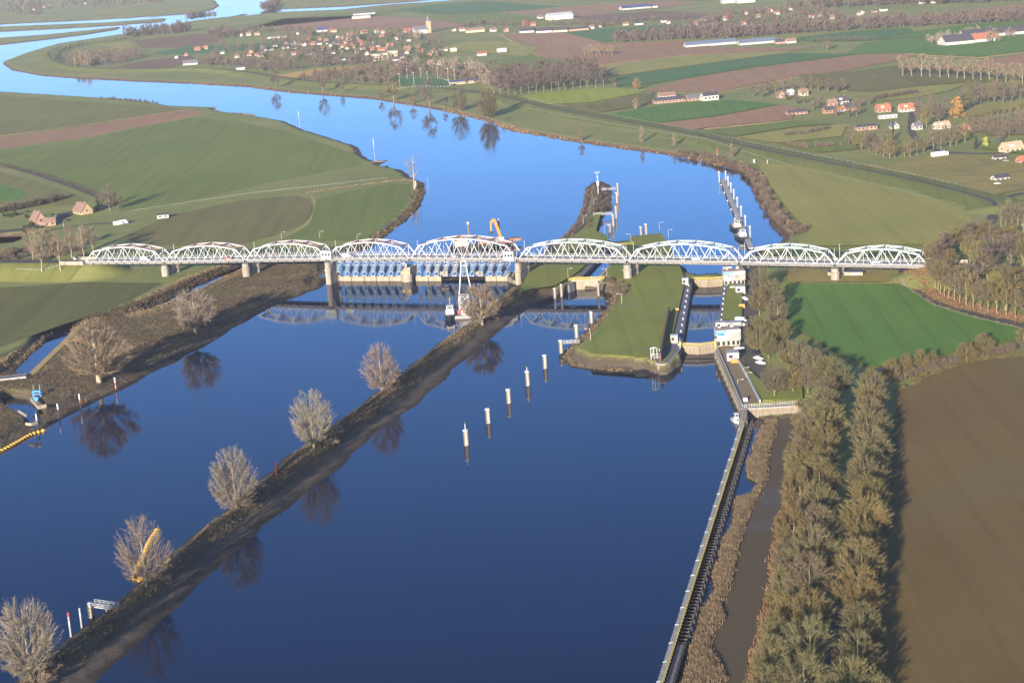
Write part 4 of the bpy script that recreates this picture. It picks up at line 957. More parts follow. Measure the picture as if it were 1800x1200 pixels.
TREE_COL = {'tan': ((.21, .185, .13), (.208, .172, .132)), 'olive': ((.19, .165, .08), (.136, .112, .050)), 'sage': ((.19, .17, .09), (.125, .112, .056)), 'drab': ((.19, .17, .10), (.125, .105, .066)), 'rusty': ((.18, .14, .08), (.165, .115, .055)), 'grey': ((.15, .13, .105), (.115, .092, .076)), 'rust': ((.20, .14, .09), (.25, .13, .065)), 'pale': ((.30, .255, .18), (.20, .155, .105)), 'dark': ((.12, .10, .08), (.10, .082, .068)),
            'green': ((.12, .1, .07), (.035, .055, .028)), 'gold': ((.2, .15, .1), (.23, .14, .055)), 'lime': ((.2, .16, .1), (.26, .28, .05)), 'darkgreen': ((.08, .07, .05), (.02, .035, .022)), 'plum': ((.16, .12, .10), (.135, .105, .080))}
TREES_N = [0]
def tree(kind, v, P, h, label, group=None, tint='tan', wide=1.0, name='bare_tree', cat='tree', jit=.12):
    tm, cm, h0 = PROT[kind, v]; s = h / h0; g = rnd
    t = empty(name, P, label, cat, group, rz=g.uniform(0, 6.283)); t.scale = (s * wide, s * wide, s)
    kb = 1 + g.uniform(-jit, jit); kc = 1 + g.uniform(-jit, jit)
    link_mesh('trunk', tm, None, t, tuple(c * kb for c in TREE_COL[tint][0])); link_mesh('crown', cm, None, t, tuple(c * kc * (1 + g.uniform(-.05, .05)) for c in TREE_COL[tint][1]))
    TREES_N[0] += 1; return t
def tpx(kind, v, px, py, ytop, label, **k):
    P = G(px, py); return tree(kind, v, P - [0, 0, .15], toppx(P, ytop), label, **k)
# the six round trees on the dam
dam = [(54,1192,1048,'rounded bare tree in the bottom corner of the photo, on the narrow dam'), (257,1030,903,'rounded bare tree on the dam with a string of yellow floats behind it'), (415,893,783,'rounded bare tree on the dam just below the red beacon pole'),
       (552,787,683,'rounded bare tree on the dam just above the red beacon pole'), (672,687,600,'smallest rounded bare tree on the dam, fifth from the bottom corner'), (848,571,497,'twiggy bare tree with a sunlit stub trunk at the head of the dam')]
for k, (px, py, yt, lab) in enumerate(dam): tpx('round' if k < 5 else 'spread', k % 4 if k < 5 else 0, px, py, yt, lab, tint='tan' if k < 5 else 'pale', wide=[.98, 1.0, 1.0, .98, .98, 1.1][k], group='trees on the dam')
tpx('spread', 1, 174, 672, 566, 'wide branching bare tree on the rough left bank near the red and white posts', tint='pale', wide=1.25, group='trees on the left bank')
tpx('spread', 0, 345, 586, 506, 'wide bare tree leaning over the left bank, nearer the weir', tint='tan', wide=1.1, group='trees on the left bank')
# left approach
for k, (px, py, yt, lab) in enumerate([(74,478,402,'slim tall bare tree with pale trunk, second left of the bridge abutment'), (106,476,406,'slim tall bare tree with pale trunk, nearest left of the bridge abutment'), (58,462,398,'slim tall tree beside the brick house, behind the leftmost pale trunks'), (126,452,398,'slim bare tree just beyond the approach road, left of its twin'),
    (148,452,395,'slim bare tree just beyond the approach road, between its two neighbours'), (165,449,397,'slim bare tree just beyond the approach road, closest to the first bridge span'), (88,450,400,'slim bare tree behind the two pale trunks, across the approach road')]):
    tpx('wood', k % 3, px, py, yt, lab, tint='pale', wide=1.0, group='slim trees by the left bridge end')
for k, (px, py, yt, tn, lab) in enumerate([(176,366,333,'grey','grey bare tree in the clump beside the tan house, left one'), (193,371,322,'grey','tallest bare tree of the clump beside the tan house'), (207,368,334,'plum','brownish bare tree at the right edge of the clump beside the tan house')]):
    tpx('far', k, px, py, yt, lab, tint=tn, group='clump by the tan house')
tpx('conifer', 0, 172, 371, 345, 'dark evergreen at the foot of the clump beside the tan house', tint='darkgreen', name='evergreen_tree')
tpx('dead', 0, 729, 333, 268, 'dead pale tree standing alone at the tip of the left meadow', tint='pale')
# far bank of the river
for k, (px, py, yt, kd, lab) in enumerate([(484,154,118,'far','bare riverside tree farthest along the far bank, opposite the yellow field'), (567,161,122,'far','bare riverside tree second along the far bank'), (692,180,130,'far','tall narrow riverside tree in front of the sports ground'), (755,187,133,'far','tall bare riverside tree at the right end of the sports ground'),
     (808,196,148,'round','broad bare riverside tree, left of the pair nearest the brown wood'), (858,207,154,'round','broad bare riverside tree, right of the pair nearest the brown wood'), (601,162,143,'far','small round bush-like tree on the far bank between taller ones'), (670,176,155,'far','small round tree on the far bank left of the narrow tree'), (726,185,160,'far','small pale tree on the far bank between two tall ones'), (782,192,172,'far','small pale tree on the far bank by the broad pair'), (885,213,200,'far','little bare tree on the dike slope behind the broad pair'), (1022,250,226,'far','low dark bare tree on the bank at the middle of the bend')]):
    tpx(kd, k % 3, px, py, yt, lab, tint='drab' if k % 3 else 'grey', wide=1.0 if kd == 'round' else .9, group='riverside trees on the far bank')
for k, (px, py, yt, lab) in enumerate([(1128,250,220,'columnar poplar on the far bank, left of three'), (1185,256,232,'columnar poplar on the far bank, middle of three'), (1287,276,249,'columnar poplar on the far bank by the mooring jetty, right of three')]):
    tpx('column', k % 2, px, py, yt, lab, tint='pale', name='poplar', group='columnar poplars on the far bank')
# single trees in the far fields
for px, py, yt, kd, tn, lab in [(1118,193,171,'far','pale','lone bare tree between the barn and the mustard field'), (1120,159,136,'far','rust','round reddish tree at the corner of the brown wood'), (1081,155,138,'far','grey','pale trunked tree between the brown wood and the round tree'), (1455,89,62,'far','grey','lone tall bare tree at the edge of the far ploughed field'), (938,250,240,'bush','dark','dark bush on the river edge')][:4]:
    tpx(kd, 0, px, py, yt, lab, tint=tn)
def mass(kind, vs, pts, label, group, tint, h, wide=1.0, name='bare_tree', hj=.15, dj=0.0, tints=None):
    for k, (px, py) in enumerate(pts):
        P = G(px + rnd.uniform(-dj, dj), py + rnd.uniform(-dj, dj) * .4)
        tree(kind, vs[k % len(vs)], P - [0, 0, .1], h * (1 + rnd.uniform(-hj, hj)), label if isinstance(label, str) else label(k, len(pts)), group=group, tint=rnd.choice(tints) if tints else tint, wide=wide * rnd.uniform(.9, 1.1), name=name)
def along(a, b, n): return [(a[0] + (b[0] - a[0]) * k / max(1, n - 1), a[1] + (b[1] - a[1]) * k / max(1, n - 1)) for k in range(n)]
def along_w(pts, n):
    """n pixels evenly spaced on the ground along a pixel polyline"""
    W = WP(pts, ZL); s = np.r_[0, np.cumsum(np.linalg.norm(np.diff(W, axis=0), axis=1))]; t = np.linspace(0, s[-1], n)
    return [np.array([np.interp(q, s, W[:, 0]), np.interp(q, s, W[:, 1]), ZL]) for q in t]
def wrow(kind, vs, pts, n, label, group, tints, h, wide=1.0, jit=1.2, hj=.12, name='bare_tree'):
    for k, P in enumerate(along_w(pts, n)):
        P = P + [rnd.uniform(-jit, jit), rnd.uniform(-jit, jit), 0]; P[2] = H(P[0], P[1]) - .15
        tree(kind, vs[rnd.randrange(len(vs))], P, h * (1 + rnd.uniform(-hj, hj)), label, group, rnd.choice(tints), wide * rnd.uniform(.9, 1.12), name)
# the double avenue on the right
av = ['olive', 'olive', 'sage', 'sage', 'drab']
wrow('row', (0, 1, 2), [(1424,735),(1416,800),(1407,890),(1397,990),(1383,1090),(1366,1210),(1345,1330)], 16, 'broad bare tree in the avenue row along the muddy backwater', 'avenue row beside the backwater', av, 13.5, .92, 1.8, .16)
wrow('row', (0, 1, 2), [(1452,695),(1450,790),(1444,890),(1436,990),(1425,1090),(1409,1210),(1390,1330)], 15, 'bare tree in the middle row of the avenue, left of the road', 'middle avenue row', av, 16.0, 1.08, 1.2, .12)
wrow('row', (0, 1, 2), [(1534,715),(1532,790),(1528,880),(1522,990),(1515,1090),(1506,1210),(1492,1330)], 16, 'bare tree in the avenue row along the brown field', 'avenue row beside the brown field', av, 16.5, 1.12, .9, .12)
# trees around the lock road
lockt = [(1337,520,462,'round',0), (1334,555,505,'row',0), (1360,545,490,'row',1), (1367,575,520,'row',2), (1331,618,550,'round',1), (1352,630,585,'row',0), (1362,707,638,'row',1), (1395,698,640,'row',2), (1385,650,595,'row',0), (1412,655,600,'row',1), (1372,612,560,'row',2), (1345,600,560,'row',1), (1432,672,610,'row',2), (1455,690,622,'row',0), (1475,700,630,'row',1), (1420,690,640,'row',0)]
lockl = ['bare tree at the roadside directly under the bridge end', 'bare tree on the road verge beside the upper hut', 'bare tree on the field side of the road near the bridge', 'bare tree on the field side opposite the lock lawn', 'big bare tree beside the lower control building', 'bare tree behind the parked white cars', 'bare tree on the lawn left of its neighbour, by the white fence', 'bare tree on the lawn right of its neighbour, by the white fence']
for k, (px, py, yt, kd, v) in enumerate(lockt): tpx(kd, v, px, py, yt, lockl[k] if k < 8 else 'bare tree in the grove where the avenue meets the lock lawn', tint=['drab', 'olive', 'sage'][k % 3], group='grove by the lock road', wide=.95)
for k, (px, py, yt) in enumerate([(1567,672,628), (1592,662,620), (1618,652,612), (1640,645,615)]): tpx('spread', k % 2, px, py, yt, 'pale trunked tree in the lane row under the green field, %s from the avenue' % ['first', 'second', 'third', 'fourth'][k], tint='olive', wide=.85, group='lane trees')
for k, (px, py, yt, lab) in enumerate([(1700,640,600,'olive bare tree on the lane left of the broad pale one'), (1728,625,585,'broad pale trunked tree beside the lane at the foot of the green field'), (1800,606,575,'bare tree on the lane at the right edge of the photo')]): tpx('spread', k % 2, px, py, yt, lab, tint='olive', wide=1.15, group='lane trees')
# the wood behind the right-hand bridge end
wpoly = [(1632,480),(1660,510),(1720,535),(1800,552),(1860,560),(1860,470),(1830,440),(1780,425),(1720,420),(1670,432),(1640,455)]
WW = WP(wpoly, ZL); cnt = 0
for P in along_w([(1636,500),(1655,519),(1690,535),(1740,550),(1800,563),(1850,575)], 20): tree('wood', rnd.randrange(3), P, 17 * rnd.uniform(.85, 1.1), 'bare tree at the roadside edge of the wood by the right bridge end', 'edge of the wood by the bridge', rnd.choice(['olive', 'drab', 'sage']), rnd.uniform(1.05, 1.35))
while cnt < 62:
    q = np.array([rnd.uniform(WW[:, 0].min(), WW[:, 0].max()), rnd.uniform(WW[:, 1].min(), WW[:, 1].max())])
    if not in_poly(q[None], WW)[0]: continue
    cnt += 1; tree('wood', rnd.randrange(3), (q[0], q[1], H(*q) - .1), np.interp(q[1], [830, 900, 1010], [18, 15.5, 11.5]) * rnd.uniform(.85, 1.12), 'bare tree inside the wood by the right bridge end', 'inside the wood by the bridge', rnd.choice(['olive', 'sage', 'grey', 'drab']), rnd.uniform(1.4, 1.8))
mass('wood', (0, 1, 2), [(1637,478),(1642,490),(1651,478),(1655,462),(1665,472),(1643,463),(1668,455),(1676,446),(1660,450),(1648,500),(1690,440),(1705,436),(1640,470),(1672,482)], 'bare tree on the embankment hiding the right bridge end', 'trees on the right bridge embankment', 'olive', 14.5, 1.5, dj=1.0, tints=['olive', 'drab', 'grey'])
mass('wood', (0, 1, 2), [(1768,402),(1778,400),(1790,403),(1797,398),(1775,392),(1800,408),(1760,398)], 'tall bare tree beside the road junction at the right edge', 'junction trees', 'drab', 14, 1.2)
# the brown wood beside the sports ground: front row stands out, the rest behind it
fr = [(868,165),(880,167),(893,168),(905,167),(917,166),(930,165),(943,164),(956,162),(969,161),(982,160),(995,158),(1008,157),(1021,156),(1034,155),(1047,154),(1060,153)]
mass('farwood', (0, 1), fr, 'bare tree in the front rank of the brown wood beside the mustard field', 'front of the brown wood', 'grey', 24, 1.35, dj=1.5)
DEPTH = ([(x + rnd.uniform(-6, 6), y - d) for d in (7, 13, 19) for x, y in fr[:-1:1]])
# rows and copses further off
wrow('farwood', (0, 1), [(1588,134),(1660,137),(1740,143),(1830,150)], 17, 'pale bare tree in the long straight row across the olive field', 'long straight row of pale trees', ['pale'], 22, 1.35, .6)
wrow('farwood', (0, 1), [(1028,98),(1076,98)], 8, 'slim pale tree in the short row standing in the ploughed field', 'short row in the ploughed field', ['pale'], 15, 1.2, .5)
mass('far', (0, 1, 2), [(1325,170),(1338,172),(1350,165),(1362,162),(1378,160),(1395,158),(1410,160),(1425,158),(1440,160),(1455,162),(1470,163),(1482,160),(1380,178),(1398,185),(1412,182),(1430,195),(1445,188),(1470,205),(1490,207),(1505,205),(1512,188),(1526,186)], 'bare garden tree among the houses of the hamlet behind the dike', 'hamlet trees', 'grey', 13, .95, dj=2, tints=['grey', 'olive', 'dark', 'plum'])
mass('far', (0, 1, 2), [(1490,255),(1502,260),(1515,264),(1528,268),(1540,272),(1552,277),(1563,278),(1575,277),(1588,275),(1600,276),(1612,272),(1625,270),(1545,258),(1520,252),(1560,262),(1640,262),(1655,262),(1670,258),(1683,256),(1695,250),(1640,250),(1660,246),(1680,242)], 'bare tree in the grove around the farmyard behind the dike', 'farmyard grove', 'olive', 14, 1.0, dj=2, tints=['olive', 'drab', 'grey'])
mass('far', (0, 1, 2), [(1618,212),(1627,222),(1615,200),(1640,205),(1650,215),(1663,208),(1690,200),(1700,195),(1712,188),(1725,185),(1738,182),(1750,180),(1765,182),(1780,178),(1795,175),(1740,165),(1720,170),(1700,178),(1760,168),(1785,163)], 'tall bare tree in the belt behind the orange roofed houses', 'belt behind the orange houses', 'grey', 18, 1.0, dj=3, tints=['grey', 'grey', 'olive', 'plum'])
tpx('leafy', 0, 1683, 207, 170, 'big golden leafed tree standing out among the bare trees', tint='gold', name='golden_tree', wide=1.25)
tpx('leafy', 1, 1733, 258, 240, 'bright yellow green tree by the thatched farmhouse', tint='lime', name='golden_tree'); tpx('conifer', 0, 1716, 262, 238, 'dark evergreen left of the bright yellow tree', tint='darkgreen', name='evergreen_tree'); tpx('conifer', 0, 1570, 246, 213, 'dark narrow evergreen in the farmyard grove', tint='darkgreen', name='evergreen_tree', wide=.5)
wrow('far', (0, 1), [(1700,212),(1750,203),(1800,195)], 10, 'low bare orchard tree in the row right of the golden tree', 'orchard row', ['olive'], 9, 1.0, .5)
mass('far', (0, 1, 2), [(1762,245),(1775,240),(1755,252)], 'grey bare tree behind the thatched farmhouse', 'trees behind the thatched farmhouse', 'grey', 11, 1.0, dj=2)

# ================================================================ HOUSES AND FARMS
WALLS = {'w': paint('white_render', (.40, .385, .35), .8, .08, .3), 'c': paint('cream_render', (.38, .32, .225), .8, .1, .3), 'b': paint('brown_brick', (.27, .155, .11), .85, .2, .4), 'p': paint('pink_brick', (.29, .19, .145), .85, .15, .4), 'g': paint('grey_wall', (.34, .33, .31), .8, .15, .3), 't': paint('tan_brick', (.36, .26, .16), .85, .12, .4), 'n': paint('pale_green_cladding', (.42, .48, .38), .6, .1, .2)}
ROOFS = {'d': paint('dark_roof_tile', (.055, .052, .06), .75, .3, .6), 'r': paint('red_roof_tile', (.25, .095, .06), .8, .25, .6), 'o': paint('orange_roof_tile', (.29, .11, .06), .75, .2, .6), 's': paint('slate_roof', (.11, .115, .13), .6, .25, .5), 'b': paint('brown_roof_tile', (.20, .125, .09), .8, .25, .6), 'w': paint('white_sheet_roof', (.40, .42, .42), .5, .08, .3), 'l': paint('solar_roof', (.055, .065, .125), .3, .15, .4, .6), 'a': paint('thatch', (.34, .255, .16), .95, .25, .8), 'g': paint('glasshouse_roof', (.11, .135, .18), .35, .12, .4)}
HS = [1.0]
def house(px, py, w_, dp, hw, hr, roof, wall, rz, label, cat='house', name='house', group=None, win=True, chim=True, base=None, dormer=False):
    b = G(px, py) if base is None else np.array(base); t = empty(name, b, label, cat, group, rz=rz)
    w_ *= HS[0]; dp *= HS[0]; hr *= HS[0]; hw *= (1 + HS[0]) / 2
    x, y = w_ / 2, dp / 2; m = MB()
    m.add([(-x, -y, -.3), (x, -y, -.3), (x, y, -.3), (-x, y, -.3), (-x, -y, hw), (x, -y, hw), (x, y, hw), (-x, y, hw), (-x, 0, hw + hr), (x, 0, hw + hr)], [(0, 1, 5, 4), (1, 2, 6, 9, 5), (2, 3, 7, 6), (3, 0, 4, 8, 7), (3, 2, 1, 0)])
    wa = m.build('wall', WALLS[wall], t); m = MB(); o = .45; k = hr / y; th = .22
    e = hw - o * k
    for s in (-1, 1):
        P = [(-x - o, s * (y + o), e + .06), (x + o, s * (y + o), e + .06), (x + o, 0, hw + hr + .06), (-x - o, 0, hw + hr + .06)]
        Q = [(a, b_, c + th) for a, b_, c in P]; m.add(P + Q, [(0, 1, 2, 3), (7, 6, 5, 4), (0, 4, 5, 1), (1, 5, 6, 2), (2, 6, 7, 3), (3, 7, 4, 0)])
    rf = m.build('roof', ROOFS[roof], t)
    if chim: m = MB(); m.box((x * .55, y * .12, hw + hr + .3), (.9, .7, 1.6)); m.build('chimney', WALLS['b'], rf)
    if dormer: m = MB(); m.box((-x * .2, -y * .6, hw + hr * .5), (w_ * .22, y * .5, hr * .45)); m.build('dormer', WALLS['w'], rf)
    if win:
        n = max(2, int(w_ / 3.2))
        for i in range(n):
            m = MB(); u = -x + w_ * (i + .5) / n; m.box((u, -y - .03, hw * .55), (w_ / n * .42, .06, hw * .42)); m.build('window', GLASS, wa)
        for s in (-1, 1):
            m = MB(); m.box((s * (x + .03), 0, hw * .75 + hr * .15), (.06, dp * .22, hw * .35)); m.build('window', GLASS, wa)
    return t
DESC = {'d': 'dark', 'r': 'red', 'o': 'orange', 's': 'slate', 'b': 'brown', 'w': 'white', 'l': 'solar panelled', 'a': 'thatched', 'g': 'glass'}; WD = {'w': 'white', 'c': 'cream', 'b': 'brick', 'p': 'pinkish', 'g': 'grey', 't': 'tan', 'n': 'pale green'}
def village(where, group, items, win=False):
    for px, py, w_, roof, wall in items:
        dp = w_ * rnd.uniform(.6, .85) if w_ < 16 else w_ * .42
        house(px, py, w_, dp, rnd.uniform(2.8, 4.2), min(5.2, dp * rnd.uniform(.36, .5)), roof, wall, rnd.choice([0.25, 0.3, .2, -1.25, 0.3]) + rnd.uniform(-.15, .15), '%s roofed house with %s walls %s' % (DESC[roof], WD[wall], where), group=group, win=win, chim=w_ < 16)
HS[0] = .74
village('in the village by the first river bend', 'houses of the far village', [
    (424,64,9,'d','w'),(437,63,12,'b','c'),(452,62,12,'b','c'),(517,55,9,'r','w'),(532,53,9,'r','c'),(523,61,9,'d','w'),(585,57,19,'r','c'),(347,89,13,'o','b'),(361,87,12,'o','p'),(327,99,10,'d','b'),(310,103,10,'d','w'),(391,95,9,'s','w'),
    (460,86,11,'d','w'),(468,90,9,'d','w'),(476,89,10,'d','w'),(458,95,9,'d','g'),(457,100,9,'b','w'),(438,99,9,'r','w'),(417,102,10,'b','w'),(502,86,14,'d','w'),(517,79,12,'d','w'),(527,80,12,'d','w'),(535,81,11,'d','w'),(547,79,13,'d','w'),(561,79,12,'d','w'),(518,87,9,'d','w'),(498,98,9,'b','c'),
    (550,94,11,'d','g'),(565,89,10,'r','w'),(577,78,11,'d','w'),(582,82,9,'d','w'),(591,78,12,'d','w'),(593,87,10,'b','w'),(615,63,13,'r','w'),(640,60,15,'r','c'),(662,58,11,'b','w'),(674,59,10,'b','w'),(715,58,15,'r','p'),(725,56,10,'r','w'),(613,72,12,'b','c'),(607,77,10,'r','w'),(603,84,9,'r','w'),(592,75,10,'d','w'),
    (600,70,10,'b','w'),(610,87,10,'r','w'),(620,86,12,'b','c'),(633,80,13,'r','w'),(637,88,9,'r','w'),(627,78,9,'b','w'),(686,81,16,'r','p'),(716,89,13,'b','b'),(670,90,16,'r','b'),(697,107,13,'d','g'),(712,112,10,'d','p'),(700,117,9,'d','w'),(708,104,12,'d','g'),(603,106,9,'d','w'),(543,97,11,'d','g'),(782,90,10,'b','w'),(797,91,12,'w','c'),
    (758,113,12,'r','p'),(770,115,12,'b','w'),(787,120,12,'b','w'),(660,104,9,'b','c'),(645,97,9,'r','w'),(655,78,10,'d','w'),(700,70,10,'b','w'),(735,66,9,'r','w'),(628,94,9,'b','w'),(585,95,9,'d','w'),(573,88,9,'b','b')])
_vp = WP([(430,90),(500,76),(590,66),(690,58),(760,64),(785,92),(740,116),(690,114),(640,98),(560,98),(470,106)], ZL)
for k in range(46):
    while True:
        q = np.array([rnd.uniform(_vp[:, 0].min(), _vp[:, 0].max()), rnd.uniform(_vp[:, 1].min(), _vp[:, 1].max())])
        if in_poly(q[None], _vp)[0]: break
    w_ = rnd.uniform(8, 12); rc = rnd.choice('dddbbrrs'); house(0, 0, w_, w_ * .75, rnd.uniform(2.6, 3.6), w_ * .3, rc, rnd.choice('wbcpb'), rnd.choice([.25, -1.3]) + rnd.uniform(-.2, .2), 'small %s roofed house half hidden between the village garden trees' % DESC[rc], group='half hidden village houses', win=False, base=(q[0], q[1], ZL))
village('in the hamlet behind the brown fields', 'houses of the field hamlet', [(798,55,10,'d','w'),(812,55,12,'b','w'),(867,56,13,'b','w'),(890,56,12,'r','p'),(923,45,15,'o','b'),(937,46,12,'r','b'),(1057,48,9,'b','w'),(1040,51,10,'b','w'),(1100,45,12,'b','c'),(1123,44,18,'d','w'),(1167,40,12,'d','w'),(1175,42,9,'b','w'),(1152,14,11,'d','w'),(1140,15,10,'d','w'),(950,33,13,'s','w')])
village('in the far settlement near the top edge', 'houses of the far settlement', [(1277,36,14,'o','w'),(1310,26,16,'o','w'),(1278,25,11,'b','w'),(1237,37,14,'d','w'),(1213,46,14,'d','w'),(1223,44,9,'r','w'),(1353,22,13,'r','w'),(1307,44,10,'r','w'),(1288,44,12,'d','p'),(1440,30,16,'s','p'),(1427,32,10,'r','w'),(1460,34,14,'b','p'),(1513,27,14,'b','w'),(1553,20,16,'d','w'),(1537,22,11,'d','b'),(1390,18,10,'b','w'),(1332,32,10,'b','w'),(1366,26,10,'r','w'),(1250,48,10,'b','w'),(75,14,16,'o','c'),(60,18,12,'r','w'),(88,11,12,'r','w'),(40,16,12,'b','w'),(1620,7,12,'d','w'),(1640,6,10,'b','w'),(430,12,11,'b','w'),(150,8,12,'r','w')][:25] + [(150,8,12,'r','w')])
HS[0] = .72
village('in the hamlet behind the dike', 'houses of the dike hamlet', [(1372,172,14,'b','p'),(1388,167,10,'w','w'),(1412,168,11,'b','w'),(1457,199,14,'d','b'),(1478,196,9,'o','w'),(1493,194,14,'d','b'),(1463,187,12,'b','p'),(1690,230,10,'b','b'),(1612,228,10,'s','g')], win=True)
H1 = house
H1(1400, 201, 26, 9, 2.6, 3, 'd', 'p', .25, 'long low pinkish barn at the edge of the dike hamlet', 'barn', 'barn', chim=False)
H1(1478, 183, 18, 11, 3.6, 5.4, 'd', 'w', .25, 'large dark roofed house standing above the others in the dike hamlet', dormer=True)
H1(1552, 197, 17, 11, 3.0, 6.0, 'o', 'p', .15, 'steep orange roofed house with dormers, left of its orange neighbour', dormer=True)
H1(1593, 196, 18, 10, 3.4, 5.4, 'o', 'w', .15, 'orange roofed white house beside the hamlet road, right of its neighbour', dormer=True)
H1(1560, 208, 22, 6, 2.6, .9, 'w', 'w', .1, 'row of low white garages in front of the orange roofed house', 'garage', 'garage', chim=False)
H1(1522, 228, 24, 10, 3.4, 2.4, 'd', 'p', .15, 'long pinkish shed with dark roof at the edge of the farmyard grove', 'barn', 'barn', chim=False)
H1(1572, 226, 9, 8, 2.8, 3.2, 's', 'g', -1.2, 'small grey house half hidden by the farmyard trees')
H1(1655, 226, 18, 10, 2.6, 4.6, 'a', 'w', .35, 'long thatched white cottage right of the hamlet road', dormer=True)
H1(1698, 234, 12, 9, 2.8, 4.4, 'r', 'p', -1.2, 'small brick house with red gable right of the thatched cottage')
H1(1778, 266, 22, 13, 2.8, 6.2, 'a', 'c', .3, 'big thatched farmhouse at the right edge of the photo', dormer=True)
H1(1758, 317, 15, 9, 2.6, 2.4, 'd', 'g', .35, 'grey stable with dark roof alone on the trampled paddock', 'stable', 'stable', chim=False)
H1(1756, 281, 12, 7, 2.4, 1.8, 'd', 'w', .2, 'low white shed with dark roof at the top of the paddock', 'shed', 'shed', chim=False)
H1(1798, 287, 11, 9, 2.6, 4, 'o', 'p', .3, 'orange roofed outbuilding cut by the right edge of the photo', 'shed', 'shed')
H1(1247, 176, 22, 14, 5.6, 4.0, 'd', 'w', .3, 'tall white farmhouse with dark roof beside the long brick barn', 'farmhouse', 'farmhouse')
H1(1222, 176, 26, 13, 3.0, 4.6, 's', 'p', .3, 'brick barn with slate roof attached left of the tall white farmhouse', 'barn', 'barn', chim=False)
HS[0] = .98
H1(1176, 180, 32, 9, 2.8, 2.6, 'd', 'p', .18, 'long low brick barn with black roof beside the olive field', 'barn', 'barn', chim=False)
H1(1172, 173, 17, 9, 3.0, 3.0, 'b', 'g', .18, 'brown roofed shed right behind the long low brick barn', 'barn', 'barn', chim=False)
HS[0] = .8
H1(1248, 80, 86, 20, 3.2, 5.0, 'g', 'w', .12, 'long pale greenhouse with glass roof, left of two', 'greenhouse', 'greenhouse', chim=False, win=False)
H1(1330, 77, 62, 20, 3.2, 5.0, 'g', 'g', .12, 'long greyish greenhouse with glass roof, right of two', 'greenhouse', 'greenhouse', chim=False, win=False)
H1(1371, 77, 16, 10, 3.0, 4, 'd', 'p', .2, 'small farmhouse at the right end of the greenhouses', 'farmhouse', 'farmhouse', win=False); H1(1390, 76, 16, 10, 3.0, 4, 'b', 'w', .2, 'small white farmhouse beyond the right end of the greenhouses', 'farmhouse', 'farmhouse', win=False)
HS[0] = .92
H1(1680, 78, 40, 26, 4.4, 8.0, 'd', 'w', .2, 'square barn with big black roof at the front of the right-hand farm', 'barn', 'barn', chim=False, win=False)
H1(1722, 74, 36, 18, 4.2, 7.0, 'o', 'w', .2, 'bright orange roofed farmhouse between the black roofed barns', 'farmhouse', 'farmhouse', win=False)
H1(1745, 64, 92, 24, 4.4, 7.0, 'd', 'g', .16, 'very long black roofed barn behind the orange farmhouse', 'barn', 'barn', chim=False, win=False)
H1(983, 34, 48, 28, 7.5, 4.5, 'w', 'n', .25, 'big pale green barn with white roof in the far fields', 'barn', 'barn', chim=False, win=False)
H1(928, 57, 26, 22, 3.0, 4.4, 'd', 'w', -.2, 'black roofed barn at the left of the field hamlet', 'barn', 'barn', chim=False, win=False); H1(958, 57, 28, 22, 3.0, 4.6, 'd', 'w', -.2, 'black roofed barn in the middle of the field hamlet', 'barn', 'barn', chim=False, win=False); H1(986, 56, 26, 18, 3.2, 4.4, 'd', 'c', -.2, 'cream walled barn beside the small silos of the field hamlet', 'barn', 'barn', chim=False, win=False)
H1(1012, 54, 44, 12, 2.8, 2.6, 'd', 'p', .12, 'long low shed with pinkish roof edge in the field hamlet', 'barn', 'barn', chim=False, win=False)
H1(1118, 16, 64, 26, 3.2, 5, 'l', 'w', .2, 'long blue solar roofed barn near the top edge', 'barn', 'barn', chim=False, win=False)
H1(1287, 5, 44, 22, 4, 4, 'w', 'w', .1, 'long white barn at the top edge, left of its twin', 'barn', 'barn', chim=False, win=False); H1(1310, 5, 36, 20, 4.4, 4, 'w', 'w', .1, 'long white barn at the top edge, right of its twin', 'barn', 'barn', chim=False, win=False)
H1(835, 57, 34, 11, 4.0, 3.6, 'c' if 'c' in ROOFS else 'b', 'c', .18, 'long cream house with brown roof beside the church road', win=False)
H1(488, 67, 40, 12, 2.8, 1.6, 'g', 'c', .12, 'long pale shed on the green strip behind the village', 'shed', 'shed', chim=False, win=False); H1(566, 56, 20, 16, 3.4, 6, 'l', 'w', .2, 'house with a big blue solar roof beside the red roofed farm', win=False)
H1(640, 26, 50, 16, 3, 3.4, 's', 'w', .15, 'long slate roofed cowshed beyond the church', 'barn', 'barn', chim=False, win=False); H1(635, 33, 40, 14, 3, 3.0, 'w', 'c', .15, 'pale roofed cowshed at the edge of the ploughed field beyond the church', 'barn', 'barn', chim=False, win=False)
H1(335, 114, 24, 11, 2.8, 4.6, 's', 'w', .1, 'slate roofed farmhouse alone at the foot of the far dike', 'farmhouse', 'farmhouse', win=False); H1(423, 123, 13, 6, 2.8, .8, 'w', 'g', .1, 'flat roofed grey hut by the far dike road', 'hut', 'hut', chim=False, win=False)
H1(817, 147, 40, 9, 3.2, 2.0, 'l', 'c', .25, 'long clubhouse with blue roof beside the sports ground', 'clubhouse', 'clubhouse', chim=False); H1(882, 92, 14, 8, 3, 2.6, 'w', 'w', .2, 'small white shed alone at the end of the green patch', 'shed', 'shed', chim=False, win=False); H1(847, 98, 14, 8, 3, 2.6, 'r', 'w', .2, 'small red roofed shed by the dark bushes near the green patch', 'shed', 'shed', chim=False, win=False)
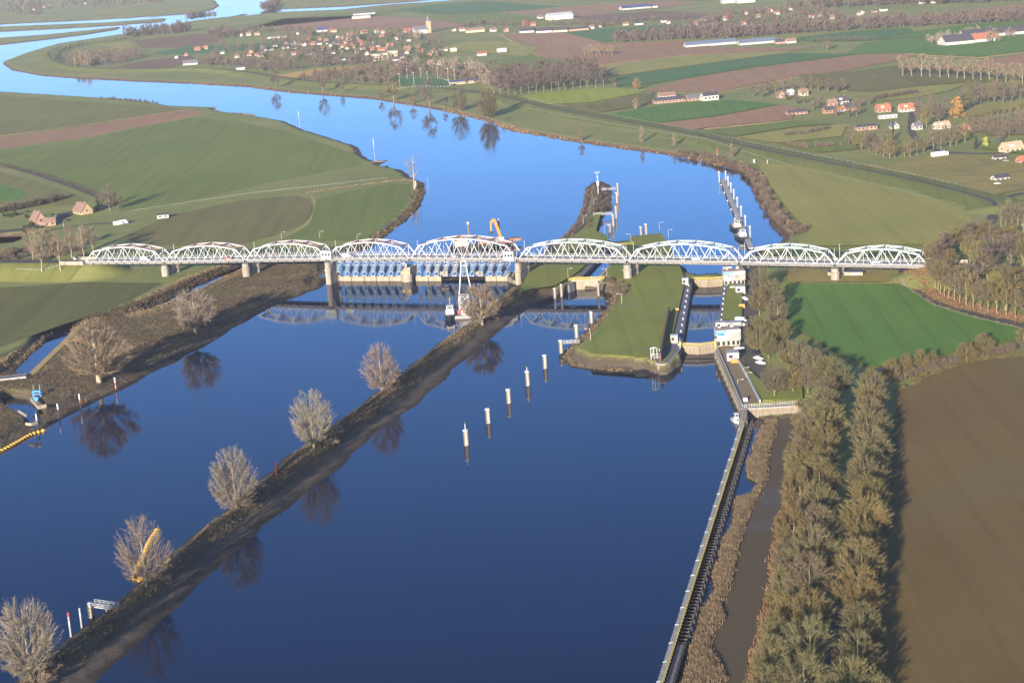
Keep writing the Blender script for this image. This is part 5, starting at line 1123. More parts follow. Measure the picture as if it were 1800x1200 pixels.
# cream block of flats and the church
b = G(676, 107); t = empty('apartment_block', b, 'big cream block of flats with flat roofs, largest in the village', 'building', rz=.3); m = MB(); m.box((-4, 6, 5), (26, 12, 10)); m.box((14, 8, 6), (12, 14, 12)); wa = m.build('wall', WALLS['c'], t); m = MB(); m.box((-4, 6, 10.2), (26.6, 12.6, .5)); m.box((14, 8, 12.2), (12.6, 14.6, .5)); m.build('roof', WALLS['g'], t)
for k in range(6):
    for z_ in (3, 6.6): m = MB(); m.box((-14 + 4 * k, -.04, z_), (2, .08, 1.6)); m.build('window', GLASS, wa)
b = G(749, 59); t = empty('church', b, 'village church with square brick tower and slate nave', 'church', rz=.3); m = MB(); m.box((6, 4, 10), (7, 7, 20)); wa = m.build('tower', WALLS['t'], t); m = MB(); m.lathe((6, 4, 20), [(4.8, 0), (4.2, 2), (2.2, 3), (1.6, 6), (.2, 11)], 8); m.build('spire', ROOFS['s'], wa)
m = MB(); m.box((-9, 4, 3.5), (24, 11, 7)); m.add([(-21, -1.5, 7), (3, -1.5, 7), (3, 9.5, 7), (-21, 9.5, 7), (-21, 4, 12.8), (3, 4, 12.8)], [(4, 3, 0), (1, 2, 5)]); nv = m.build('nave', WALLS['g'], t); m = MB(); m.add([(-21.3, -2, 6.7), (3.3, -2, 6.7), (3.3, 10, 6.7), (-21.3, 10, 6.7), (-21.3, 4, 13.1), (3.3, 4, 13.1)], [(0, 1, 5, 4), (2, 3, 4, 5)]); m.build('roof', ROOFS['s'], nv)
# west bank, close to the bridge
HS[0] = .9
H1(146, 375, 16, 10, 2.8, 6.0, 'b', 't', -.9, 'tan gabled house between the brick house and the dark clump', dormer=False)
H1(68, 395, 14, 9, 4.0, 6.4, 'b', 'p', -1.0, 'brick house with tall chimney by the left yard'); H1(88, 396, 9, 7, 2.6, 3.2, 'b', 'p', .2, 'lower brick wing in front of the tall chimney house', name='outbuilding', cat='outbuilding', chim=False)
H1(287, 383, 9, 5, 2.6, .7, 'd', 'w', .1, 'small white hut at the edge of the olive brown field', 'hut', 'hut', chim=False)

# ================================================================ HEDGES, COPSES, FAR WOODS
def mass_arrays(kind, vs, places):
    Vs = []; F4 = []; F5 = []; k0 = 0; cache = {}
    for (P, s, wd, rz, v) in places:
        if (kind, v) not in cache:
            cm = PROT[kind, v][1]; n = len(cm.vertices); co = np.empty(n * 3, np.float32); cm.vertices.foreach_get('co', co); lt = np.empty(len(cm.polygons), np.int32); cm.polygons.foreach_get('loop_total', lt); li = np.empty(len(cm.loops), np.int32); cm.loops.foreach_get('vertex_index', li)
            st = np.r_[0, np.cumsum(lt)[:-1]]; q4 = li[(st[lt == 4][:, None] + np.arange(4))]; q5 = li[(st[lt == 5][:, None] + np.arange(5))] if (lt == 5).any() else np.zeros((0, 5), int)
            tm = PROT[kind, v][0]; n2 = len(tm.vertices); c2 = np.empty(n2 * 3, np.float32); tm.vertices.foreach_get('co', c2); l2 = np.empty(len(tm.loops), np.int32); tm.loops.foreach_get('vertex_index', l2)
            cache[kind, v] = (np.concatenate([co.reshape(-1, 3), c2.reshape(-1, 3)]), np.concatenate([q4, l2.reshape(-1, 4) + n]), q5)
        co, q4, q5 = cache[kind, v]; c, s_ = math.cos(rz), math.sin(rz)
        Vs.append(np.column_stack([(co[:, 0] * c - co[:, 1] * s_) * s * wd + P[0], (co[:, 0] * s_ + co[:, 1] * c) * s * wd + P[1], co[:, 2] * s + P[2]])); F4.append(q4 + k0); F5.append(q5 + k0); k0 += len(co)
    return np.concatenate(Vs), [np.concatenate(F4), np.concatenate(F5)]
for k in range(3): PROT['mini', k] = make_tree('mini', 171 + k, 12.0, .12, 4.6, dome, 5, 26, 16, .30, 2.0, .28, spread=.6)
def stuff_trees(name, label, cat, pts_world, h, tint, wide=1.0, kind='mini', hj=.25):
    V, F = mass_arrays(kind, 3, [(P, h / PROT[kind, 0][2] * rnd.uniform(1 - hj, 1 + hj), wide * rnd.uniform(.85, 1.2), rnd.uniform(0, 6.28), rnd.randrange(3 if kind in ('mini', 'far', 'bush') else 2)) for P in pts_world])
    c = V.mean(0) * [1, 1, 0]; o = link_mesh(name, np_mesh(name, V - c, F), TWIG, None, TREE_COL[tint][1]); o.location = tuple(c); tag(o, label, cat, kind='stuff'); return o
def scatter(poly, n):
    W = WP(poly, ZL); out = []
    while len(out) < n:
        q = np.array([rnd.uniform(W[:, 0].min(), W[:, 0].max()), rnd.uniform(W[:, 1].min(), W[:, 1].max())])
        if in_poly(q[None], W)[0]: out.append(np.array([q[0], q[1], ZL]))
    return out
def line_pts(pts, n, j=2.0): return [P + [rnd.uniform(-j, j), rnd.uniform(-j, j), 0] for P in along_w(pts, n)]
ST = stuff_trees
ST('village_trees', 'bare garden trees merging into one brown mass between the village houses', 'trees', scatter([(395,80),(470,72),(520,60),(600,60),(680,50),(745,60),(790,75),(760,110),(740,128),(690,120),(650,112),(560,118),(470,128),(400,112),(350,104)], 330), 10, 'plum')
ST('village_trees', 'grey green garden trees scattered among the village roofs', 'trees', scatter([(440,90),(560,80),(680,60),(770,70),(790,120),(700,125),(560,112),(470,122)], 120), 9, 'green')
ST('roadside_trees', 'band of bare trees in front of the village along the dike road', 'trees', line_pts([(355,115),(420,117),(470,124),(520,122),(580,116),(640,112)], 60, 8), 13, 'grey')
ST('vineyard_scrub', 'reddish brown scrub plot between the village and the sports ground', 'scrub', scatter([(520,142),(580,128),(660,120),(740,124),(820,128),(880,140),(860,152),(800,146),(760,132),(690,134),(690,150),(600,146)], 260), 9, 'plum', 1.0)
ST('sports_trees', 'bare trees ringing the sports ground and joining the brown wood', 'trees', line_pts([(700,122),(760,120),(830,126),(860,148),(880,160)], 40, 8), 14, 'tan')
ST('brown_wood', 'dense depth of the brown wood behind its front rank', 'wood', [G(*p) for p in DEPTH], 25, 'grey', 1.4, 'farwood', .12)
ST('tree_belt', 'long dense belt of bare trees crossing the fields near the top right', 'wood', line_pts([(1262,66),(1350,62),(1430,56),(1500,52),(1580,47),(1680,43),(1800,36),(1900,30)], 190, 16), 17, 'grey', 1.1)
ST('tree_belt', 'straight belt of bare trees behind the ploughed fields', 'wood', line_pts([(1090,74),(1140,71),(1200,68),(1262,66),(1305,66)], 110, 14), 17, 'grey', 1.0)
ST('tree_belt', 'dark far belt of trees near the top edge', 'wood', line_pts([(1400,16),(1450,14),(1520,10),(1600,7),(1700,5),(1850,-2)], 110, 25), 18, 'dark', 1.3)
ST('settlement_trees', 'brown trees around the far settlement roofs', 'trees', scatter([(1200,48),(1270,24),(1380,14),(1470,22),(1480,36),(1400,40),(1330,44),(1250,50)], 150), 11, 'grey')
ST('tree_row', 'tall bare trees in a row above the dark ploughed field', 'wood', line_pts([(226,67),(250,64),(280,61),(310,59),(330,56)], 44, 6), 22, 'grey', .9)
ST('copse', 'rounded dark copse beside the dark ploughed field', 'wood', scatter([(360,62),(395,56),(415,66),(385,70)], 40), 13, 'dark', 1.1)
ST('tree_row', 'bare trees along the back of the green strip behind the village', 'wood', line_pts([(415,61),(450,57),(500,55),(540,58)], 45, 8), 12, 'plum')
ST('riverside_trees', 'hazy bare trees on the far river bank', 'trees', line_pts([(333,36),(345,34),(362,32),(375,31)], 26, 6), 16, 'dark', .9)
ST('willow_clump', 'two round willow clumps on the far water edge', 'trees', scatter([(458,17),(470,12),(494,6),(486,15),(468,19)], 40), 15, 'dark', 1.2); ST('tree_belt', 'hazy dark belt at the top left corner', 'wood', scatter([(-100,40),(-100,5),(60,2),(240,-4),(300,2),(260,12),(100,18),(60,30),(0,34)], 210), 15, 'dark', 1.3)
ST('dike_trees', 'row of young trees along the inner foot of the far dike', 'trees', line_pts([(100,108),(112,90),(140,82),(190,75),(220,69)], 50, 2), 7, 'green', .8); ST('gardens', 'bare garden trees behind the far dike', 'trees', scatter([(105,100),(150,92),(240,92),(250,104),(190,117),(120,115)], 90), 11, 'plum')
ST('poplar_clump', 'clump of tall pale poplars behind the far dike', 'trees', scatter([(132,116),(158,114),(158,118),(134,119)], 14), 20, 'pale', .6)
ST('hamlet_trees', 'brown trees around the field hamlet barns', 'trees', line_pts([(800,50),(850,44),(900,46),(1030,44),(1060,48),(1110,38),(1190,34)], 70, 14), 10, 'grey'); ST('farm_trees', 'bare trees around the black roofed farm at the right', 'trees', scatter([(1620,74),(1650,66),(1730,60),(1800,68),(1760,76),(1640,80)], 30), 11, 'tan'); ST('road_trees', 'tiny row of young trees at the edge of the deep green field', 'trees', line_pts([(1420,74),(1540,70)], 26, 1), 6, 'dark', .8)
ST('hedge_row', 'dark bare hedge bordering the meadow in the dike hamlet', 'hedge', line_pts([(1535,177),(1570,171),(1612,165)], 40, 3), 5, 'dark', 1.2); ST('hedge_row', 'low brown hedge beside the grove pond', 'hedge', line_pts([(1385,255),(1420,262),(1480,257)], 34, 2), 4, 'plum', 1.2); ST('hedge_row', 'low hedge on the slope left of the grove', 'hedge', line_pts([(1380,240),(1420,236),(1455,228)], 26, 2), 4, 'dark', 1.2)
ST('orchard', 'low bare orchard trees in rows below the golden tree', 'trees', [P for yy in (222, 230, 238) for P in line_pts([(1700, yy), (1800, yy - 18)], 14, .8)], 6, 'plum', 1.0); ST('hedge_row', 'brown hedge along the field left of the lane', 'hedge', line_pts([(1580,690),(1620,667),(1660,653),(1720,636),(1800,622)], 40, 2.0), 2.0, 'olive', 1.3, 'bush')
ST('hedge_row', 'dark hedge in the left meadow below the creek road', 'hedge', line_pts([(0,374),(40,366),(80,358),(108,350)], 40, 2), 5.0, 'dark', 1.2, 'bush'); ST('hedge_row', 'dark reedy hedge beside the creek road', 'hedge', line_pts([(0,290),(60,303),(130,327),(168,341)], 60, .8), 2.4, 'dark', .9, 'bush'); ST('gardens', 'shrubs around the brick house on the left bank', 'shrubs', scatter([(0,380),(60,372),(120,388),(40,410)], 14), 3.2, 'green', 1.2, 'bush'); ST('shrubs', 'brown shrubs under the slim trees by the left bridge end', 'shrubs', scatter([(0,445),(60,435),(160,440),(170,452),(60,462),(0,470)], 46), 3.4, 'plum', 1.2, 'bush')

# ================================================================ BANK VEGETATION
def blades(name, label, cat, pos, h, tint, w_=.14, per=7, spreadr=.5, lean=.45, kind='stuff'):
    g = np.random.default_rng(len(pos) + int(abs(pos[0][0]) * 10)); n = len(pos) * per; P = np.repeat(np.asarray(pos), per, 0); P = P + np.column_stack([g.normal(0, spreadr, (n, 2)), np.zeros(n)])
    d = np.column_stack([g.normal(0, lean, (n, 2)), np.ones(n)]); d /= np.linalg.norm(d, axis=1)[:, None]; L = (h * g.uniform(.4, 1.25, n))[:, None]; a = g.uniform(0, 6.28, n); W = np.column_stack([np.cos(a), np.sin(a), np.zeros(n)]) * w_
    v = np.stack([P - W, P + W, P + d * L * .6 + W * .6, P + d * L], 1).reshape(-1, 3); I = np.arange(n) * 4; c = v.mean(0) * [1, 1, 0]
    o = link_mesh(name, np_mesh(name, v - c, [np.stack([I, I + 1, I + 2, I + 3], -1)]), LEAF, None, TREE_COL[tint][1]); o.location = tuple(c); tag(o, label, cat, kind=kind); return o
TREE_COL['reed'] = ((.2, .15, .1), (.185, .14, .09)); TREE_COL['straw'] = ((.2, .15, .1), (.205, .155, .085)); TREE_COL['earth'] = ((.2, .15, .1), (.105, .082, .050)); TREE_COL['moss'] = ((.1, .1, .06), (.085, .09, .038)); TREE_COL['russet'] = ((.2, .12, .08), (.165, .095, .055)); TREE_COL['umber'] = ((.1, .08, .06), (.062, .048, .032))
def in_world(W, n, ok=lambda z, b: (b > .12)):
    g = np.random.default_rng(n); out = []
    while sum(map(len, out)) < n:
        q = np.column_stack([g.uniform(W[:, 0].min(), W[:, 0].max(), 4000), g.uniform(W[:, 1].min(), W[:, 1].max(), 4000)]); q = q[in_poly(q, W)]
        if not len(q): continue
        z, b, f = heights(q); k = ok(z, b); out.append(np.column_stack([q, z])[k])
    return np.concatenate(out)[:n]
rbv = mix_poly([(-40,800),(-20,650),(80,590),(170,562),(240,535),(300,505),(400,472),(470,452),(570,448),(572,500),(540,518),(470,552),(340,628),(140,728),(0,808)], 4)
blades('bank_grass', 'dead brown grass and brambles covering the rough left bank', 'rough grass', in_world(rbv, 12000), .65, 'earth', .10)
blades('bank_grass', 'straw coloured grass tussocks scattered over the rough left bank', 'rough grass', [p for p in in_world(rbv, 7000) if wob(p[None, :2], 11, 4)[0] > .35], .6, 'straw', .08)
blades('bank_grass', 'dark undergrowth patches on the rough left bank', 'undergrowth', [p for p in in_world(rbv, 6000) if wob(p[None, :2], 15, 9)[0] > .1], .7, 'umber', .13)
blades('bank_grass', 'mossy green patches on the rough left bank', 'undergrowth', [p for p in in_world(rbv, 5000) if wob(p[None, :2], 18, 6)[0] > .2], .4, 'moss', .12)
damv = mix_poly([(-60,1300),(50,1175),(175,1078),(300,970),(437,862),(532,785),(612,725),(700,660),(775,598),(850,548),(905,512),(925,530),(850,598),(760,668),(690,725),(600,800),(470,905),(350,1005),(240,1110),(140,1215),(0,1330)], 1)
blades('bank_grass', 'withered grass along the sunlit side of the dam', 'rough grass', in_world(damv, 5200, lambda z, b: b > .45), .6, 'earth', .13)
blades('bank_grass', 'pale grass tufts along the top of the dam', 'rough grass', in_world(damv, 1500, lambda z, b: b > .7), .6, 'straw', .12)
rsv = mix_poly([(1344,737),(1366,738),(1357,770),(1345,805),(1345,842),(1330,870),(1320,892),(1312,912),(1292,965),(1285,1010),(1275,1045),(1265,1060),(1272,1087),(1247,1120),(1245,1140),(1262,1165),(1275,1195),(1240,1260),(1170,1260),(1192,1200),(1210,1130),(1220,1092),(1235,1070),(1250,1040),(1252,1005),(1262,975),(1275,930),(1285,900),(1295,870),(1315,872),(1325,852),(1310,845),(1312,812),(1325,770)], .8)
blades('reeds', 'pale brown reeds filling the strip between the jetty water and the muddy pond', 'reeds', in_world(rsv, 4200, lambda z, b: z > .3), 1.15, 'reed', .12, 8, .6, .4)
blades('reeds', 'darker broken reeds along the muddy edge of the reed strip', 'reeds', in_world(rsv, 2600, lambda z, b: z > .3), 1.1, 'earth', .15, 8, .7, .6)
isl = [(1150,632),(1100,634),(1050,632),(1012,627),(1000,618),(1018,594),(1046,566),(1066,546),(1085,520),(1086,508),(1075,498),(1060,494)]
blades('bank_grass', 'brown grass fringe round the lock island shore', 'rough grass', [np.array([p[0] + rnd.gauss(0, 1.3), p[1] + rnd.gauss(0, 1.3), 0]) + [0, 0, H(p[0], p[1]) - .1] for p in along_w(isl, 420) for _ in (0, 1)], .8, 'earth', .13); blades('bank_grass', 'straw grass fringe round the lock island shore', 'rough grass', [np.array([p[0] + rnd.gauss(0, 1.6), p[1] + rnd.gauss(0, 1.6), H(p[0], p[1]) - .1]) for p in along_w(isl, 500)], .9, 'straw', .14)
def fringe(label, pts, n, sd, h, tint, name='bank_grass', cat='rough grass', w_=.2):
    Q = np.array(along_w(pts, n)) + np.column_stack([np.random.default_rng(n).normal(0, sd, (n, 2)), np.zeros(n)]); z, b, f = heights(Q[:, :2]); Q[:, 2] = z - .05; k = b > .05; blades(name, label, cat, Q[k], h, tint, w_)
fringe('orange brown reeds along the outer shore of the river bend', [(60,131),(133,137),(233,142),(333,145),(433,151),(500,160),(600,168),(700,180),(800,197),(867,215),(933,233),(1000,245),(1067,255),(1133,264),(1200,274),(1258,288)], 3600, 2.4, 1.5, 'straw', w_=.3)
fringe('dark red brush along the outer shore of the river bend', [(700,181),(800,198),(867,216),(933,234),(1000,246),(1067,256),(1133,265),(1200,275)], 700, 2.0, 1.4, 'russet', w_=.3)
fringe('brown brush on the tip of the left meadow', [(640,430),(670,417),(700,392),(722,376),(738,352),(746,335),(735,318)], 1300, 2.5, 1.5, 'umber', w_=.25); fringe('dry grass on the edge of the left meadow', [(640,426),(690,398),(730,360),(742,330),(725,316),(690,318),(600,330),(540,340)], 900, 1.6, .9, 'straw', w_=.2)
fringe('dry verge grass beside the creek', [(230,556),(300,530),(340,508),(415,474),(470,452)], 900, 2.4, .9, 'straw'); fringe('dark creek side brush', [(20,660),(60,620),(100,580),(130,562),(180,556),(250,532),(320,502),(400,470)], 2200, 3.0, 1.6, 'umber', w_=.25); fringe('tan brush along the field above the creek', [(0,640),(60,605),(130,570),(220,545),(280,515),(330,490),(400,466)], 1700, 2.2, 1.1, 'straw')
fringe('dry grass margin of the green field by the wood road', [(1383,500),(1583,499),(1602,514),(1640,537),(1720,561),(1800,580)], 1200, .8, .7, 'straw', w_=.15); fringe('leaf litter scrub at the foot of the wood', [(1612,492),(1640,512),(1690,535),(1740,548),(1800,562)], 1100, 3.0, 1.0, 'russet', w_=.2)
fringe('dry grass margin between the brown field and the lane', [(1585,692),(1650,658),(1720,640),(1800,632)], 800, 1.2, .8, 'straw')
fringe('orange brown bracken on the outer edge of the avenue', [(1405,735),(1392,790),(1375,870),(1362,930),(1350,985),(1342,1050),(1328,1110),(1315,1185),(1290,1260)], 1700, 2.2, 1.6, 'russet', name='bracken', cat='scrub', w_=.2)
for k, pts in enumerate([[(1140,163),(1260,163),(1330,151),(1400,136),(1513,97)], [(1050,116),(1200,98),(1390,89)], [(1480,161),(1540,150),(1610,128),(1690,119)], [(1550,92),(1650,99),(1720,102),(1800,93)], [(880,62),(960,106),(1050,117),(1085,154)], [(1300,243),(1400,226),(1490,221)], [(1540,163),(1620,153),(1705,147)], [(1152,219),(1262,206),(1370,187)], [(0,240),(150,220),(330,193)], [(1240,227),(1392,212)]]): fringe('pale dry grass strip along a far field boundary', pts, 420, .7, .8, 'straw', w_=.35)
ST('shore_scrub', 'reddish brown thicket on the right shore near the far jetty', 'scrub', line_pts([(1200,268),(1260,281),(1300,293),(1330,315),(1345,345),(1360,375),(1385,398),(1415,408)], 120, 3.5), 3.4, 'plum', 1.3, 'bush'); ST('shore_scrub', 'tan thicket on the right shore above the far jetty', 'scrub', line_pts([(1300,288),(1335,310),(1350,345),(1375,385),(1405,402)], 55, 3.0), 2.8, 'pale', 1.3, 'bush')
ST('spit_scrub', 'dark bramble thicket on the stony spit', 'scrub', [np.array([p[0], p[1], H(p[0], p[1])]) for p in scatter([(1048,328),(1072,330),(1072,362),(1058,384),(1050,405),(1030,402),(1040,380),(1046,350)], 75)], 2.6, 'dark', 1.3, 'bush'); ST('spit_scrub', 'reddish brown scrub along the sunny edge of the spit', 'scrub', [np.array([p[0], p[1], H(p[0], p[1])]) for p in line_pts([(1034,332),(1030,355),(1022,380),(1002,405),(985,422)], 40, 1.5)], 2.0, 'plum', 1.2, 'bush')
ST('island_scrub', 'brown bramble clump at the corner of the old lock mouth', 'scrub', [np.array([p[0], p[1], H(p[0], p[1])]) for p in line_pts([(1066,494),(1085,498),(1100,506),(1098,516),(1085,526)], 30, 1.6)], 2.4, 'drab', 1.3, 'bush')
ST('avenue_scrub', 'bare understorey shrubs between the avenue trees', 'scrub', line_pts([(1425,720),(1405,860),(1388,1000),(1360,1180),(1340,1280)], 60, 4), 4.5, 'olive', 1.3, 'bush'); ST('lane_scrub', 'red brown shrubs under the lane trees', 'scrub', line_pts([(1575,668),(1620,654),(1660,642),(1720,630),(1790,612)], 50, 2.5), 2.8, 'plum', 1.3, 'bush')
ST('river_scrub', 'low willow scrub on the waterline of the left meadow', 'scrub', line_pts([(180,174),(233,178),(275,182)], 16, 2), 3.5, 'dark', 1.1, 'bush')
shr = [(88,1180), (70,1205), (300,1000), (285,1015), (455,862), (440,880), (588,765), (575,782), (702,668), (690,680), (868,560), (835,568)]
shl = ['bottom corner tree', 'tree with yellow floats behind', 'tree below the red beacon', 'tree above the red beacon', 'smallest dam tree', 'tree at the head of the dam']
for k, (px, py) in enumerate(shr): P = G(px, py); tree('bush', k % 3, P - [0, 0, .2], rnd.uniform(4.0, 5.6), 'twiggy shrub at the foot of the ' + shl[k // 2], 'shrubs on the dam', 'tan', 1.35, 'shrub', 'shrub')

# ================================================================ POSTS, DOLPHINS, FENCES, LAMPS
PALEC = streaked('dolphin_concrete', (.36, .325, .275), (.22, .19, .155), 1.0)
def dolphin(px, py, ytop, label, group, lamp=0, water=0.0, r=.95):
    b = PZ(px, py, water); h_ = toppx(b, ytop); t = empty('mooring_dolphin', b, label, 'mooring post', group)
    m = MB(); m.lathe((0, 0, -1.5), [(r, 0), (r, h_ + .7), (r * .9, h_ + .8)], 12); m.build('pile', PALEC, t)
    m = MB(); m.lathe((0, 0, h_ - .75), [(r * 1.12, 0), (r * 1.12, .5), (r * .8, .75)], 12); m.build('cap', WHITE, t)
    m = MB(); x0 = -r * .75; y0 = -r * .85
    for s in (-.22, .22): m.beam((x0 + s, y0, .2), (x0 + s, y0, h_ - .8), .1)
    for k in range(int(h_ / 1.1)): m.box((x0, y0 - .05, .8 + k * 1.1), (.62, .32, .5))
    m.build('ladder', DARK, t)
    if lamp: m = MB(); m.beam((0, 0, h_), (0, 0, h_ + lamp), .28); m.build('beacon_post', WHITE, t); m = MB(); m.lathe((0, 0, h_ + lamp), [(.35, 0), (.35, .8), (.1, 1.1)], 8); m.build('beacon_light', DARK, t)
    return t
gd = 'row of mooring posts in the wide pool'
dolphin(820, 782, 754, 'mooring post with a small beacon, first of the row and farthest from the lock', gd, 2.2); dolphin(858.5, 743, 717, 'plain mooring post, second of the row counting from open water', gd); dolphin(894.5, 708, 683, 'plain mooring post, third and middle one of the row', gd)
dolphin(928, 677, 651, 'mooring post with a small beacon, fourth of the row counting from open water', gd, 1.6); dolphin(958.5, 647, 623, 'plain mooring post, fifth of the row and nearest the island tip', gd)
gi = 'mooring posts along the island shore'
dolphin(986.5, 620, 597, 'mooring post joined by a footbridge to the island tip', gi); dolphin(1013.5, 593, 570, 'mooring post standing just off the island shore, alone', gi); dolphin(1039.5, 567, 547, 'mooring post half in the mud, off the island shore', gi)
go = 'mooring posts at the old lock mouth'
dolphin(975.5, 524, 506, 'slim mooring post left of the old lock mouth, by the mud', go, r=.7); dolphin(987, 521, 499, 'tall slim mooring post beside the dark wing wall', go, r=.7); dolphin(1052, 520, 498, 'slim white mooring post right of the old lock mouth', go, r=.7)
gs = 'mooring posts beside the spit'
for k, (px, py, yt) in enumerate([(1086, 345, 322), (1084.5, 357, 338), (1083, 383, 362), (1078, 397, 376), (1072, 408, 394), (1126.5, 415, 398), (1136, 415, 393)]): dolphin(px, py, yt, ['mooring post at the far end of the spit with a footbridge', 'mooring post second along the spit', 'mooring post third along the spit, without a bridge', 'mooring post with a footbridge at the near end of the spit', 'short mooring post next to the old lock wall', 'short post on the green island tip', 'taller post standing off the green island tip'][k], gs, water=2.0, r=.8)
def footbridge(label, A, B, wd=1.5, piers=0):
    A = np.array(A); B = np.array(B); t = empty('footbridge', A, label, 'footbridge'); d = (B - A) / np.linalg.norm(B - A); q = np.array([d[1], -d[0], 0]); m = MB(); m.beam(A, B, wd, .3); bw(m, 'deck', CAP, t); m = MB()
    for s in (-wd / 2, wd / 2):
        for z_ in (.6, 1.15): m.beam(A + q * s + [0, 0, z_], B + q * s + [0, 0, z_], .1)
        n = max(3, int(np.linalg.norm(B - A) / 1.6))
        for k in range(n + 1): p = A + (B - A) * k / n + q * s; m.beam(p, p + [0, 0, 1.15], .1)
    bw(m, 'railing', WHITE, t)
    for k in range(piers): p = A + (B - A) * (k + .6) / max(1, piers); m = MB(); m.tube(p - [0, 0, p[2] + 1], p, .22); bw(m, 'support', PALEC, t)
    return t
footbridge('short grey footbridge from the island tip to a mooring post', PZ(990, 603, 4.6), PZ(1018, 601, 4.3)); footbridge('pale footbridge from the far end of the spit to its post', PZ(1058, 334, 4.6), PZ(1085, 332, 4.6), 2.0); footbridge('pale footbridge from the middle of the spit to its post', PZ(1043, 378, 4.6), PZ(1076, 376, 4.6), 2.0)
t = footbridge('white railed landing stage reaching from the dam beside the bottom corner tree', PZ(161, 1062, 4.2), PZ(203, 1068, 4.0), 3.0, 1)
for k, (px, py, yt, lab) in enumerate([(160, 1085, 1058, 'thick post with white cap carrying the landing stage, front one'), (164, 1080, 1057, 'thick post with white cap carrying the landing stage, rear one')]): dolphin(px, py, yt, lab, 'landing stage posts', r=.5)
def striped(name, px, py, yt, label, group, bands, r=.28, water=None, top=None):
    b = G(px, py, water) if water is not None else G(px, py); h_ = toppx(b, yt); t = empty(name, b, label, 'marker post', group); n = len(bands)
    for k, c in enumerate(bands): m = MB(); m.lathe((0, 0, h_ * k / n - (1 if k == 0 else 0)), [(r * (1.6 if top and k >= n - top else 1), 0), (r * (1.6 if top and k >= n - top else 1), h_ / n + (1 if k == 0 else 0))], 10); m.build('band', {'w': WHITE, 'r': REDP, 'd': DARK, 'g': STEELG, 'c': PALEC}[c], t)
    return t
gm_ = 'red and white posts along the left bank'
for px, py, yt, lab in [(67, 757, 727, 'first bank post from the yellow boom, white topped on a dark pole'), (104, 735, 709, 'second bank post, white topped on a dark pole'), (142, 718, 692, 'third bank post, white topped above a red and white pole'), (204, 686, 663, 'fourth bank post, red and white banded, by the wide tree')]: striped('marker_post', px, py, yt, lab, gm_, 'dddww' if px < 120 else ('ddrww' if px < 180 else 'rwrww'), .26, 0.0, 2)
striped('marker_post', 125, 1119, 1076, 'grey pole with red cap beside the landing stage', 'poles by the landing stage', 'cggwgr', .3, 0.0); striped('marker_post', 144, 1103, 1068, 'grey pole with white collar between the red capped pole and the landing stage', 'poles by the landing stage', 'cggwg', .3, 0.0)
striped('beacon', 487, 840, 812, 'slim red beacon pole on the middle of the dam', None, 'rrr', .32); striped('beacon', 279, 1001, 991, 'short white board post on the dam behind the tree with floats', None, 'ww', .7)
striped('beacon', 527, 224, 196, 'tall white beacon on a thin pole off the left meadow, far one', None, 'gggww', .22, 2.0, 2); striped('beacon', 659, 282, 243, 'tall white beacon on a thin pole off the left meadow, near one', None, 'gggww', .2, 2.0, 2); striped('beacon', 731, 330, 318, 'small white sign post at the foot of the dead tree', None, 'ww', .5); striped('beacon', 1261, 275, 262, 'red beacon pole on the right shore thicket', None, 'grr', .35); striped('beacon', 753, 336, 313, 'thin grey pole in the water off the meadow tip', None, 'gg', .12, 2.0); striped('beacon', 1326, 286, 280, 'small pale blue drum on the right shore meadow', None, 'w', .9); striped('beacon', 1349, 290, 281, 'short white post on the right shore meadow', None, 'ww', .3)
b = G(1052, 345); h_ = toppx(b, 303); t = empty('radar_mast', b, 'white signal mast with a crossbar at the tip of the spit', 'mast'); m = MB(); m.tube((0, 0, 0), (0, 0, h_), .38, .2); m.build('pole', WHITE, t); m = MB(); m.beam((-2, 0, h_), (2, 0, h_), .35); m.beam((-.9, 0, h_ * .8), (.9, 0, h_ * .8), .3); m.build('crossbar', WHITE, t); m = MB(); m.box((0, -.3, h_ * .55), (1.6, .5, 3.2)); m.build('sign_board', WHITE, t)
def lamp_post(px, py, yt, label, side=1, arm=2.0):
    b = G(px, py); h_ = toppx(b, yt); t = empty('lamp_post', b, label, 'lamp post', 'grey lamp posts round the locks'); m = MB(); m.tube((0, 0, 0), (0, 0, h_), .16, .1, 6); m.beam((0, 0, h_ - .1), (side * arm, 0, h_ + .1), .13); m.build('pole', PALEC, t); m = MB(); m.box((side * arm, 0, h_ + .05), (1.0, .4, .22)); m.build('lamp_head', WHITE, t)
for px, py, yt, lab, s in [(999, 493, 472, 'lamp post left of the yellow railed stop wall', 1), (1067, 492, 472, 'lamp post right of the yellow railed stop wall', -1), (1093.5, 537, 516, 'lamp post on the mud rim of the old lock mouth', -1), (1038.5, 602, 577, 'lamp post on the island shore beside the mooring posts', -1), (1109.5, 429, 411, 'lamp post at the far stop wall, right side', -1), (1063, 414, 396, 'lamp post at the far stop wall, left side', 1), (1159.5, 409, 391, 'thin lamp post on the far tip of the green island', 1), (1175, 418, 404, 'short lamp post on the far shoulder of the green island', 1),
    (1025.5, 394, 379, 'lamp post on the spit, near one', 1), (1043.5, 364, 350, 'lamp post on the spit, far one', 1), (1297, 675, 667, 'lamp post on the quay paving, nearest the corner', 1), (1307, 654, 646, 'lamp post at the white kerb', 1), (1312, 664, 655, 'lamp post on the lawn behind the white kerb', 1), (95, 394, 380, 'street lamp in front of the tall chimney house', 1), (112, 400, 389, 'street lamp by the yard road', 1), (495, 420, 408, 'lone lamp post in the left meadow, left of three', 1), (562, 418, 407, 'lone lamp post in the left meadow, middle of three', 1), (628, 422, 412, 'lone lamp post in the left meadow, right of three', 1)]: lamp_post(px, py, yt, lab, s)
